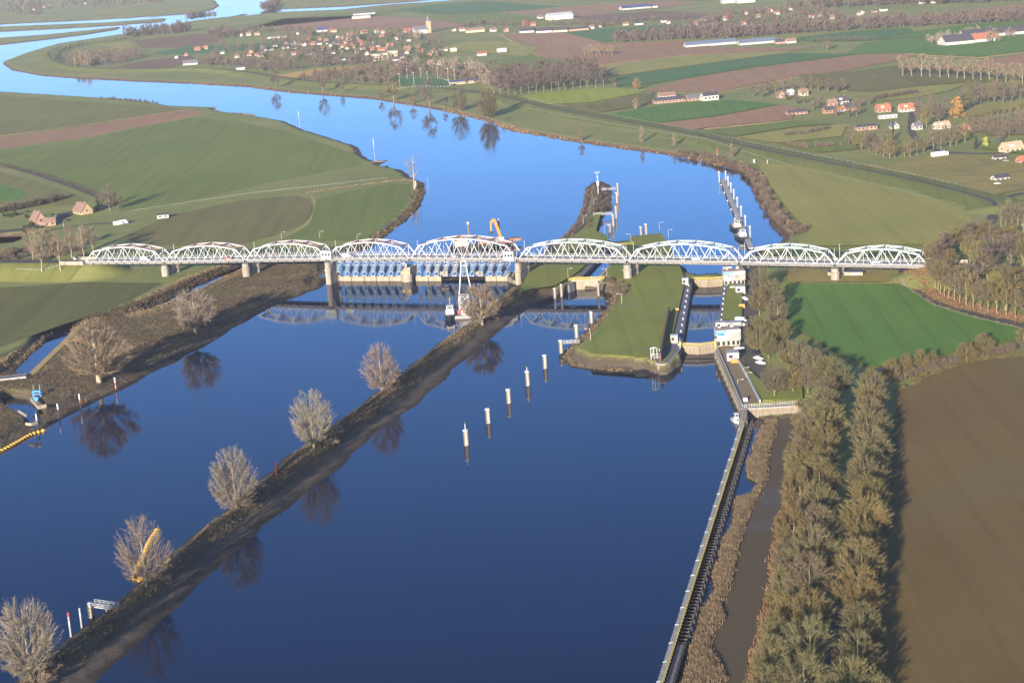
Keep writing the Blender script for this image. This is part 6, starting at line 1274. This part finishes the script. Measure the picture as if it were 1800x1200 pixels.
def fence(label, pts, n, h_=1.2, mat=None, wd=.15, group=None):
    mat = mat or PALEC; P = along_w(pts, n); t = empty('fence', np.array([P[0][0], P[0][1], H(P[0][0], P[0][1])]), label, 'fence', group); Z = heights(np.array(P)[:, :2])[0]; m = MB()
    for p, z in zip(P, Z): m.beam((p[0], p[1], z - .3), (p[0], p[1], z + h_), wd)
    bw(m, 'post', mat, t)['kind'] = 'stuff'; m = MB()
    for (p, z), (q, y) in zip(list(zip(P, Z))[:-1], list(zip(P, Z))[1:]):
        for f in (.5, .9): m.beam((p[0], p[1], z + h_ * f), (q[0], q[1], y + h_ * f), .05)
    bw(m, 'wire', STEELG, t); return t
fence('pale post fence along the ditch below the big left meadow', [(230,372),(330,357),(440,341),(560,328),(680,314)], 78); fence('post fence along the river side of the dike meadow', [(925,192),(1000,207),(1100,225),(1240,249),(1330,276),(1430,303),(1560,332),(1635,350)], 110); fence('post fence along the dike road', [(930,178),(1000,190),(1100,208),(1200,227),(1330,256),(1450,279),(1600,308),(1690,330)], 100); fence('post fence curving along the wood road', [(1586,500),(1604,516),(1640,539),(1700,558),(1800,582)], 46); fence('white railing of the left field road', [(30,487),(75,488),(120,484),(160,478)], 30, 1.0, WHITE)
fence('white board fence round the sports ground', [(695,158),(735,156),(790,152),(803,146),(770,139),(700,139)], 60, 1.4, WHITE, .4)
for k, (px, py, yt) in enumerate([(703,153,130),(728,151,128),(752,149,127),(770,140,119),(788,142,121),(800,148,122),(740,138,121),(716,140,122)]): b = G(px, py); t = empty('floodlight', b, 'thin white floodlight mast at the sports ground', 'floodlight', 'floodlights of the sports ground'); h_ = toppx(b, yt); m = MB(); m.tube((0, 0, 0), (0, 0, h_), .22, .14, 6); m.build('mast', WHITE, t); m = MB(); m.box((0, -.1, h_), (1.6, .4, .6)); m.build('lamp_head', WHITE, t)

# ================================================================ JETTIES
def jetty():
    A = PZ(1311, 731, 3.4); B = PZ(1163, 1200, 3.4); d = (B - A) * [1, 1, 0]; d /= np.linalg.norm(d); B = B + d * 60; q = np.array([-d[1], d[0], 0]); q = q if q[0] > 0 else -q; L = np.linalg.norm(B - A)
    t = empty('guide_jetty', A * [1, 1, 0], 'long narrow guide jetty with plank wall and yellow rail, running to the bottom edge', 'jetty')
    at = lambda s, o, z: A * [1, 1, 0] + d * s + q * o + np.array([0, 0, z])
    m = MB(); m.beam(at(0, -1.0, 1.3), at(L, -1.0, 1.3), .3, 4.4)
    for k in range(int(L / 2)): m.beam(at(2 * k, -1.22, -1), at(2 * k, -1.22, 3.6), .2, .2)
    bw(m, 'fender_wall', paint('grey_green_fender_planks', (.19, .20, .175), .85, .3, .5), t)
    m = MB(); m.beam(at(0, -.3, 3.5), at(L, -.3, 3.5), 1.4, .22); bw(m, 'walkway', paint('walkway_planks', (.27, .275, .245), .85, .3, .6), t)
    m = MB()
    for z_ in (4.1, 4.6): m.beam(at(0, .5, z_), at(L, .5, z_), .16)
    for k in range(int(L / 2.4)): m.beam(at(2.4 * k, .5, 3.5), at(2.4 * k, .5, 4.65), .14)
    bw(m, 'railing', YEL, t)
    m = MB(); m.beam(at(0, 2.8, 2.2), at(L, 2.8, 2.2), .25, .3); m.beam(at(0, 2.0, 1.1), at(L, 2.0, 1.1), .25, .3)
    for k in range(int(L / 2.6)): m.beam(at(2.6 * k, .5, 2.2), at(2.6 * k, 2.9, 2.2), .2, .24)
    bw(m, 'cross_beam', paint('dark_jetty_timber', (.075, .07, .06), .85, .3, .5), t)
    n = 56
    for k in range(n): m = MB(); s = L * (k + .5) / n; m.tube(at(s, 2.9, -1.5), at(s, 2.6, 2.4), .2, .2, 7); bw(m, 'pile', DARKC, t)
    for k in range(24): m = MB(); s = 6 + k * 13; m.beam(at(s, -1.4, 3.5), at(s, -.3, 3.75), .25, .25); bw(m, 'white_marker', WHITE, t)
    m = MB(); m.beam(at(L * .72, 1.6, .9), at(L, 1.6, .9), 1.8, 3.4); bw(m, 'concrete_base', DARKC, t)
jetty()
A = PZ(1269, 314, 3.2); B = PZ(1320, 436, 3.2); t = empty('floating_jetty', A * [1, 1, 0] + [0, 0, 2], 'straight floating jetty with tall white capped piles in the upstream water', 'jetty'); d = (B - A); L = np.linalg.norm(d); d /= L; q = np.array([-d[1], d[0], 0]); q = q if q[0] > 0 else -q
m = MB(); m.beam(A - [0, 0, .4], B - [0, 0, .4], 3.2, 1.2); bw(m, 'deck', paint('jetty_decking', (.30, .29, .26), .85, .2, .5), t); m = MB(); m.beam(A - q * 1.7 - [0, 0, .6], B - q * 1.7 - [0, 0, .6], .35, 1.0); bw(m, 'fender', DARK, t)
for k in range(9): s = (.03, .03, .13, .24, .35, .47, .6, .73, .87)[k]; m = MB(); p = A + d * L * s + q * (-2.3 if k == 0 else 2.3); m.tube(p - [0, 0, 3], p + [0, 0, 5.6], .55); po = bw(m, 'pile', STEELG, t); m = MB(); m.lathe(p + [0, 0, 5.5], [(.7, 0), (.7, .8), (.2, 1.3)], 10); bw(m, 'pile_cap', WHITE, po)
for k in range(7): m = MB(); p = A + d * L * (.1 + .13 * k) - q * 2.1; m.lathe(p - [0, 0, .8], [(.5, 0), (.6, .8), (.2, 1.1)], 8); bw(m, 'fender_buoy', WHITE, t)

# ================================================================ BOATS, CRANES, FLOATS
HULLK = paint('black_hull_paint', (.018, .02, .024), .4, .2, .6, .5); DECKG = paint('grey_boat_deck', (.22, .22, .22), .8, .2, .6); DECKR = paint('red_brown_boat_deck', (.26, .10, .07), .75, .25, .5)
def hull(m, L, B, z0, z1, blunt=.35, rows=9):
    V = []; n = 0
    for j, (z, k) in enumerate(((z0, .82), (z0 + (z1 - z0) * .5, .95), (z1, 1.0))):
        ring = []
        for i in range(rows): u = i / (rows - 1); x = -L / 2 + L * u; yw = B / 2 * k * (1 if u < .55 else max(.02, 1 - ((u - .55) / .45) ** 2.2)) * (1 - .18 * max(0, .12 - u) / .12); ring.append((x * (.97 if j == 0 else 1), yw, z + (z1 - z0) * .3 * max(0, u - .6) / .4 * (j / 2)))
        V.append(ring + [(x, -y, z) for x, y, z in ring[::-1]])
    n = len(V[0]); vs = [p for r in V for p in r]; fs = [(j * n + i, j * n + (i + 1) % n, (j + 1) * n + (i + 1) % n, (j + 1) * n + i) for j in range(2) for i in range(n)]; fs += [tuple(range(n))[::-1], tuple(2 * n + i for i in range(n))]; m.add(vs, fs)
def boat(label, P, rz, L, B, cab, mats, mast=True, low=-.4, free=1.5, name='boat', cat='boat'):
    t = empty(name, P, label, cat, rz=rz); m = MB(); hull(m, L, B, low, free); m.build('hull', mats[0], t); m = MB(); hull(m, L * .92, B * .86, free - .1, free + .08); m.build('deck', mats[1], t)
    cl, cw, ch, cx = cab; m = MB(); m.box((cx, 0, free + ch / 2), (cl, cw, ch)); m.box((cx + cl * .05, 0, free + ch + .9), (cl * .6, cw * .8, 1.8)); ca = m.build('deck_house', mats[2], t); m = MB(); m.box((cx + cl * .05, 0, free + ch + 1.85), (cl * .68, cw * .9, .18)); m.build('roof', WHITE, ca)
    for s in (-1, 1):
        m = MB(); m.box((cx + cl * .05, s * (cw * .4 + .02), free + ch + 1.1), (cl * .45, .06, .8)); m.build('window', GLASS, ca)
    m = MB(); m.box((cx + cl * .05 + cl * .3 + .02, 0, free + ch + 1.1), (.06, cw * .6, .8)); m.build('window', GLASS, ca)
    if mast: m = MB(); m.tube((cx - cl * .2, 0, free + ch + 1.8), (cx - cl * .2, 0, free + ch + 6), .12, .07, 6); m.beam((cx - cl * .2, -1, free + ch + 4.5), (cx - cl * .2, 1, free + ch + 4.5), .1); m.build('mast', WHITE, t)
    m = MB()
    for x, y in ((-.42, .3), (-.42, -.3), (.3, 0)): m.lathe((L * x, B * y, free), [(.25, 0), (.25, .6), (.35, .7)], 8)
    m.build('bollard', DARK, t); return t
boat('black hulled tug with white wheelhouse moored at the head of the dam', PZ(792, 561, 0) + [0, 3, 0], -1.62, 16, 6.0, (7, 4.2, 2.4, -1), (HULLK, DECKG, PURE), free=2.2, name='tug_boat', cat='tug')
boat('small tug with pinkish deck moored at the floating jetty, upper one', PZ(1294.5, 403, 2), -1.5, 17, 6.4, (5, 4, 2.2, 1), (HULLK, DECKR, paint('cream_boat_paint', (.42, .36, .29), .5)), free=1.6, name='tug_boat', cat='tug')
boat('small tug with yellow and white cabin moored at the floating jetty, lower one', PZ(1305, 420, 2), -1.5, 19, 6.6, (6, 4.2, 2.2, 0), (HULLK, paint('yellow_boat_deck', (.58, .46, .06), .6), PURE), free=1.7, name='tug_boat', cat='tug')
boat('little white motor boat tied to the jetty below the corner platform', PZ(1294, 741, 0), -1.4, 7.5, 2.8, (2.6, 1.8, .8, .2), (PURE, PURE, PURE), False, free=.9)
b = PZ(818, 553, 0); t = empty('floating_sheerlegs', b, 'floating crane with tall white A shaped legs at the dam head', 'floating crane', rz=-.1); m = MB(); m.box((0, 0, .4), (10, 19, 2.2)); m.build('pontoon', DECKG, t)
hA = 26.5; m = MB()
for s in (-1, 1):
    m.beam((s * 4.2, 6.5, 1.4), (s * 1.0, 8, hA), .55)
m.beam((-1, 8, hA), (1, 8, hA), .6); m.beam((-1.1, 8, hA - 2.6), (1.1, 8, hA - 2.6), .4); m.build('sheer_leg', WHITE, t)
m = MB(); z0, z1 = 1.4, 10.0
for x, y in ((-2.6, -3), (2.6, -3), (-2.6, 2.2), (2.6, 2.2)): m.beam((x, y, z0), (x * .85, y, z1), .34)
for y in (-3, 2.2):
    for za, zb in ((1.4, 5.6), (5.6, 10)): m.beam((-2.5, y, za), (2.4, y, zb), .24); m.beam((2.5, y, za), (-2.4, y, zb), .24); m.beam((-2.5, y, zb), (2.5, y, zb), .32)
m.beam((-2.4, -3, 10), (-2.4, 2.2, 10), .3); m.beam((2.4, -3, 10), (2.4, 2.2, 10), .3); m.build('back_frame', WHITE, t)
m = MB(); m.tube((.6, -2, 10), (.9, 8, hA), .07, .07, 5); m.tube((-.6, -2, 10), (-.9, 8, hA), .07, .07, 5); m.tube((0, 8, hA), (0, 8.4, 8), .06, .06, 5); m.build('hoist_cable', DARK, t)
m = MB(); m.box((1.2, -6.5, 2.7), (4.2, 3.0, 2.6)); dh = m.build('deck_house', paint('cream_boat_paint', (.42, .36, .29), .5), t); m = MB(); m.box((1.2, -8.03, 3.0), (3.0, .06, .8)); m.build('window', GLASS, dh)
m = MB(); m.box((-2.5, -2, 2.2), (2.4, 3.4, 1.6)); m.lathe((-2.5, 3.4, 1.5), [(1.2, 0), (1.2, 1.6)], 10); m.box((2.8, 5, 2.0), (2, 2, 1.2)); m.build('winch', REDP, t)
# crane barge upstream of the weir
bA, bB = PZ(792, 437, 3), PZ(903, 426, 3); d = bB - bA; Lb = np.linalg.norm(d); rz = math.atan2(d[1], d[0]); b = (bA + bB) / 2; b[2] = 2.0; t = empty('crane_barge', b, 'work barge with an orange excavator boom behind the tallest truss span', 'barge', rz=rz)
m = MB(); hull(m, Lb, 11, -.5, 2.0); m.build('hull', paint('dark_barge_hull', (.045, .04, .042), .55, .2, .5), t); m = MB(); hull(m, Lb * .2, 9.5, 1.2, 2.9); m.v = [(x + Lb * .41, y, z) for x, y, z in m.v]; m.build('bow', paint('red_orange_hull', (.34, .10, .045), .55, .2, .5), t); m = MB(); m.box((-3, 0, 2.1), (Lb * .8, 9, .3)); m.build('deck', DARK, t); m = MB(); m.box((-Lb * .33, 0, 3.8), (8, 6, 3.4)); m.box((-Lb * .33, 0, 6.8), (4.4, 4.4, 2.6)); dh = m.build('deck_house', paint('cream_boat_paint', (.42, .36, .29), .5), t); m = MB(); m.box((-Lb * .33, 0, 8.3), (5.2, 5.2, .4)); m.build('roof', paint('red_roof_plate', (.42, .10, .07), .6), dh); m = MB(); m.box((-Lb * .33, -2.23, 7.2), (4, .06, 1.1)); m.build('window', GLASS, dh)
for x in (-Lb * .18, Lb * .30): m = MB(); m.tube((x, 4.6, -3), (x, 4.6, 14), .55); po = m.build('spud_pole', paint('brown_spud', (.17, .10, .08), .6), t); m = MB(); m.lathe((x, 4.6, 14), [(.8, 0), (.8, 1.3), (.5, 1.6)], 10); m.build('pole_cap', WHITE, po)
xe = Lb * .29; m = MB(); m.box((xe, -.5, 4.2), (4.2, 3.6, 2.4)); m.lathe((xe, -.5, 2.2), [(1.7, 0), (1.4, 1)], 10); m.build('excavator_cab', WHITE, t); m = MB(); m.beam((xe + .3, -1, 4.5), (xe - 1.6, -1, 12.0), 1.3, 1.5); m.beam((xe - 1.5, -1, 11.8), (xe - 3.2, -1, 16.2), 1.2, 1.5); m.beam((xe - 3.2, -1, 16.6), (xe - 5.2, -1, 14.8), .9, 1.2); m.beam((xe - 5.2, -1, 15.2), (xe - 5.4, -1, 9.4), .7, .9); bo = m.build('boom', ORNG, t); m = MB(); m.lathe((xe - 5.4, -1, 7.4), [(.3, 0), (1.1, .6), (1.0, 1.5), (.3, 2.2)], 8); m.build('grab', DARK, bo)
m = MB(); m.box((xe + 9, 0, 3.0), (7, 5, 1.6)); m.box((2, 0, 3.2), (9, 5, 1.8)); m.box((Lb * .12, 1, 3.0), (5, 5, 1.4)); m.build('cargo_hold', paint('brown_deck_gear', (.20, .13, .09), .8, .3, .5), t)
FLOAT = paint('yellow_orange_float', (.72, .38, .06), .5, .15, .6)
def boom(label, pts, n, r=.8, water=0.0):
    P = np.array([PZ(a, b_, water) for a, b_ in pts]); L = smooth_line(P[:, :2], 8); s = np.r_[0, np.cumsum(np.linalg.norm(np.diff(L, axis=0), axis=1))]; t = empty('float_boom', (L[0][0], L[0][1], water), label, 'float boom'); q = np.linspace(0, s[-1], n); X = np.column_stack([np.interp(q, s, L[:, 0]), np.interp(q, s, L[:, 1])])
    for k in range(n):
        c = X[k]; a = X[min(k + 1, n - 1)] - X[max(k - 1, 0)]; a /= np.linalg.norm(a) + 1e-9; l_ = s[-1] / n * .42; m = MB(); m.tube((*(c - a * l_), water + .3), (*(c - a * l_ * .3), water + .35), r * .55, r, 8); m.tube((*(c - a * l_ * .3), water + .35), (*(c + a * l_), water + .3), r, r * .6, 8); bw(m, 'float', FLOAT, t)
    m = MB()
    for k in range(n - 1): m.beam((*X[k], water + .3), (*X[k + 1], water + .3), .12)
    bw(m, 'cable', DARK, t)
boom('chain of orange yellow floats curving along the left bank to the photo edge', [(-70,828),(0,795),(30,779),(55,765),(76,758)], 26, .85); boom('chain of orange yellow floats lying on the water behind a dam tree', [(276,936),(265,953),(254,978),(243,1004),(238,1016),(248,1020)], 17, 1.25)

# ================================================================ SMALL STRUCTURES ON THE LEFT BANK
t = empty('road_bridge', PZ(24, 664, 4), 'small concrete road bridge over the gully at the left edge', 'bridge'); A, B = PZ(-30, 668, 4.6), PZ(47, 660, 4.6); m = MB(); m.beam(A, B, 5.5, .7); bw(m, 'deck', COPE, t); m = MB(); d = (B - A) / np.linalg.norm(B - A); q = np.array([d[1], -d[0], 0]); m.beam(A + q * 2.8 - [0, 0, .3], B + q * 2.8 - [0, 0, .3], .4, 1.3); m.beam(A - q * 2.8 - [0, 0, .1], B - q * 2.8 - [0, 0, .1], .4, 1.0); bw(m, 'parapet', CAP, t)
b = G(66, 704); t = empty('sluice_gate', b, 'bright blue sluice gate frame on the left bank', 'sluice gate', rz=-.2); BL2 = paint('bright_blue_paint', (.06, .24, .58), .5, .15, .6); m = MB()
for x in (-1.7, 1.7): m.beam((x, 0, 0), (x, 0, 4.6), .4); m.beam((x, 1.6, 0), (x, 1.6, 4.2), .4)
m.beam((-1.9, 0, 3.0), (1.9, 0, 3.0), .4); m.beam((-1.9, .8, 4.2), (1.9, .8, 4.2), 1.6, .6); m.build('frame', BL2, t); m = MB()
for x in (-1.5, 1.5): m.tube((x, .6, 4.4), (x, .6, 7.2), .14)
m.build('spindle', CAP, t); m = MB(); m.box((0, .2, .4), (3.0, .2, 2.2)); m.build('gate_panel', BL2, t)
kerb('retaining_wall', 'tan angled retaining wall under the blue sluice gate', [(55,704),(68,719),(82,716)], .7, 1.6, TANC, 'wall'); kerb('retaining_wall', 'low ribbed concrete outfall wall at the left bank water edge', [(46,747),(56,748),(66,745)], .7, 1.2, TANC, 'wall'); kerb('retaining_wall', 'small grey culvert wing wall beside the outlet pool', [(33,724),(46,732)], .6, 1.0, CONC, 'wall')

# ================================================================ VEHICLES
TYRE = paint('tyre_rubber', (.02, .02, .02), .9, .1, 2)
def car(px, py, label, col, rz, kind='car', P=None):
    P = G(px, py) if P is None else np.array(P); L, W_, h_ = {'car': (4.4, 1.8, 1.45), 'van': (5.4, 2.0, 2.3), 'camper': (6.6, 2.3, 2.9), 'lorry': (13.5, 2.5, 3.9)}[kind]; t = empty('parked_' + kind, P + [0, 0, .1], label, kind, rz=rz); m = MB()
    mat = paint('car_paint_' + col, {'white': (.70, .70, .69), 'black': (.02, .02, .025), 'grey': (.28, .29, .31), 'blue': (.04, .09, .26), 'red': (.4, .03, .03)}[col], .3, .05, 1, .5)
    if kind == 'car': m.box((0, 0, .62), (L, W_, .62)); m.add([(-1.7, -.8, .93), (1.0, -.8, .93), (1.0, .8, .93), (-1.7, .8, .93), (-1.25, -.65, h_), (.35, -.65, h_), (.35, .65, h_), (-1.25, .65, h_)], [(4, 5, 6, 7), (0, 1, 5, 4), (1, 2, 6, 5), (2, 3, 7, 6), (3, 0, 4, 7)])
    elif kind == 'lorry': m.box((-1.4, 0, 2.4), (10.6, W_, 3.0))
    else: m.box((-L * .1, 0, .45 + (h_ - .45) / 2), (L * .78, W_, h_ - .45)); m.add([(L * .29, -W_ / 2, .45), (L * .5, -W_ / 2, .45), (L * .5, W_ / 2, .45), (L * .29, W_ / 2, .45), (L * .29, -W_ / 2, h_ * .92), (L * .4, -W_ / 2, h_ * .55), (L * .4, W_ / 2, h_ * .55), (L * .29, W_ / 2, h_ * .92)], [(4, 5, 6, 7), (0, 1, 5, 4), (1, 2, 6, 5), (2, 3, 7, 6), (3, 0, 4, 7)])
    bd = m.build('body', mat, t)
    if kind == 'lorry': m = MB(); m.box((5.4, 0, 1.9), (2.3, 2.4, 2.8)); m.build('cab', mat, t)
    m = MB()
    if kind == 'car':
        for s in (-1, 1): m.box((-.45, s * .74, 1.18), (1.9, .05, .34))
        m.box((.72, 0, 1.2), (.1, 1.3, .36))
    else:
        m.box((L * .36, 0, h_ * .74), (.5, W_ * .86, h_ * .2))
    m.build('window', GLASS, bd)
    for sx in (-.32, .32):
        for sy in (-1, 1): m = MB(); m.tube((L * sx, sy * (W_ / 2 - .12), .33), (L * sx, sy * (W_ / 2 + .06), .33), .34, .34, 10); m.build('wheel', TYRE, t)
    return t
for a in [(1328, 622, 'black car parked under the tree by the lower control building', 'black', -1.1), (1333, 632, 'white car parked on the lock road, nearer the building', 'white', -1.0), (1337, 640, 'white car parked on the lock road, nearer the avenue', 'white', -1.0), (1299, 615, 'white boat trailer sized car beside the lower control building', 'white', .3), (1306, 573, 'white car on the lock lawn behind the lower building', 'white', -.4), (1309, 527, 'white small car beside the upper hut', 'white', -1.3), (1407, 471, 'dark blue car under the right-hand bridge spans', 'blue', -.3), (1421, 471, 'grey car under the right-hand bridge spans', 'grey', -.3), (1433, 472, 'white car under the right-hand bridge spans', 'white', -.3), (195, 393, 'dark car at the end of the yard road', 'black', .1), (1290, 508, 'white car in front of the upper control building', 'white', .3), (1768, 285, 'grey car on the hamlet road at the right edge', 'grey', .2), (1753, 325, 'white car beside the paddock stable', 'white', .2)]: car(*a)
car(208, 396, 'white camper van beside the olive field, left one of two', 'white', .5, 'camper'); car(217, 394, 'white camper van beside the olive field, right one of two', 'white', .4, 'camper'); car(1652, 276, 'long plain white lorry trailer beside the farmyard grove', 'white', .35, 'lorry'); car(1303, 566, 'white van standing on the lock lawn', 'white', -.5, 'van')
for px, py, col, kind, lab in [(256, 460, 'white', 'van', 'white van driving over the leftmost truss spans'), (402, 457, 'red', 'car', 'red car driving over the second truss span'), (610, 455, 'white', 'van', 'white van on the bridge above the weir, bank side'), (800, 454, 'grey', 'car', 'grey car on the bridge above the weir'), (1225, 460, 'white', 'car', 'white car on the bridge above the lock'), (1540, 465, 'white', 'car', 'white car on the rightmost truss span')]:
    p = on_plane(px, py, BR_L + BN * 3.5, BR_R + BN * 3.5); e = np.interp(p[0], [q[0] for q in BP], [q[2] for q in BP]); car(0, 0, lab, col, prz, kind, P=(p[0], p[1], e))
t = empty('tank', G(1045, 345), 'x', 'x'); bpy.data.objects.remove(t)
for px, py, lab, c_ in [(1291, 638, 'orange skip beside the white site container', ORNG), (1304, 541, 'orange and white skip on the lock lawn', ORNG), (1190, 548, 'orange lifebuoy box on the island lock wall', ORNG), (1310, 706, 'white and red sign board at the quay corner', PURE), (923, 490, 'orange drums on the lawn beside the weir', ORNG)]:
    b = G(px, py); t = empty('skip' if 'skip' in lab else 'equipment_box', b, lab, 'skip' if 'skip' in lab else 'box'); m = MB(); m.box((0, 0, .9), (3.0 if 'skip' in lab else 1.8, 1.6, 1.8), 0, .92); m.build('body', c_, t); m = MB(); m.box((0, 0, 1.86), (2.6 if 'skip' in lab else 1.6, 1.3, .12)); m.build('lid', REDP if 'sign' in lab else CAP, t)
m = MB()
b = G(1151, 632); t = empty('signal_gantry', b, 'pale lattice signal gantry on the left corner of the lock pier', 'signal gantry')
for x in (-1.6, -.3, 1.1, 2.2): m.beam((x, 0, -2), (x, 0, 6 - abs(x) * .5), .26)
m.beam((-1.8, 0, 5.2), (.6, 0, 5.4), .4, .5); m.beam((-1.8, 0, 2.4), (2.4, 0, 2.4), .25); m.beam((-1.6, 0, 0), (-.3, 0, 5), .18); m.build('frame', WHITE, t); m = MB(); m.box((1.2, .4, 1.2), (3.2, 2.4, .3)); m.build('platform', CAP, t)
# sheep sized rubble and groynes
for k, pts in enumerate([[(660,284),(672,285),(681,283)], [(380,191),(372,189)], [(448,203),(430,201)]]): kerb('stone_groyne', ['pale stone groyne poking out from the left meadow, near one', 'stone groyne at the farthest corner of the left meadow', 'stone groyne at the second corner of the left meadow'][k], pts, 2.4, .9, paint('dark_groyne_stone', (.16, .14, .12), .9, .3, .5), 'groyne')

# ---------------------------------------------------------------- air
hz = MB(); hz.box((0, 8500, 140), (16000, 20000, 290))
hm = bpy.data.materials.new('winter_haze'); hm.use_nodes = True; hn = hm.node_tree; hn.nodes.clear()
pv = hn.nodes.new('ShaderNodeVolumePrincipled'); ho = hn.nodes.new('ShaderNodeOutputMaterial'); hn.links.new(pv.outputs[0], ho.inputs['Volume'])
pv.inputs['Color'].default_value = (0.88, 0.91, 1.0, 1); pv.inputs['Density'].default_value = 3.4e-5; pv.inputs['Anisotropy'].default_value = 0.0
haze = hz.build('haze', hm); tag(haze, kind='stuff')
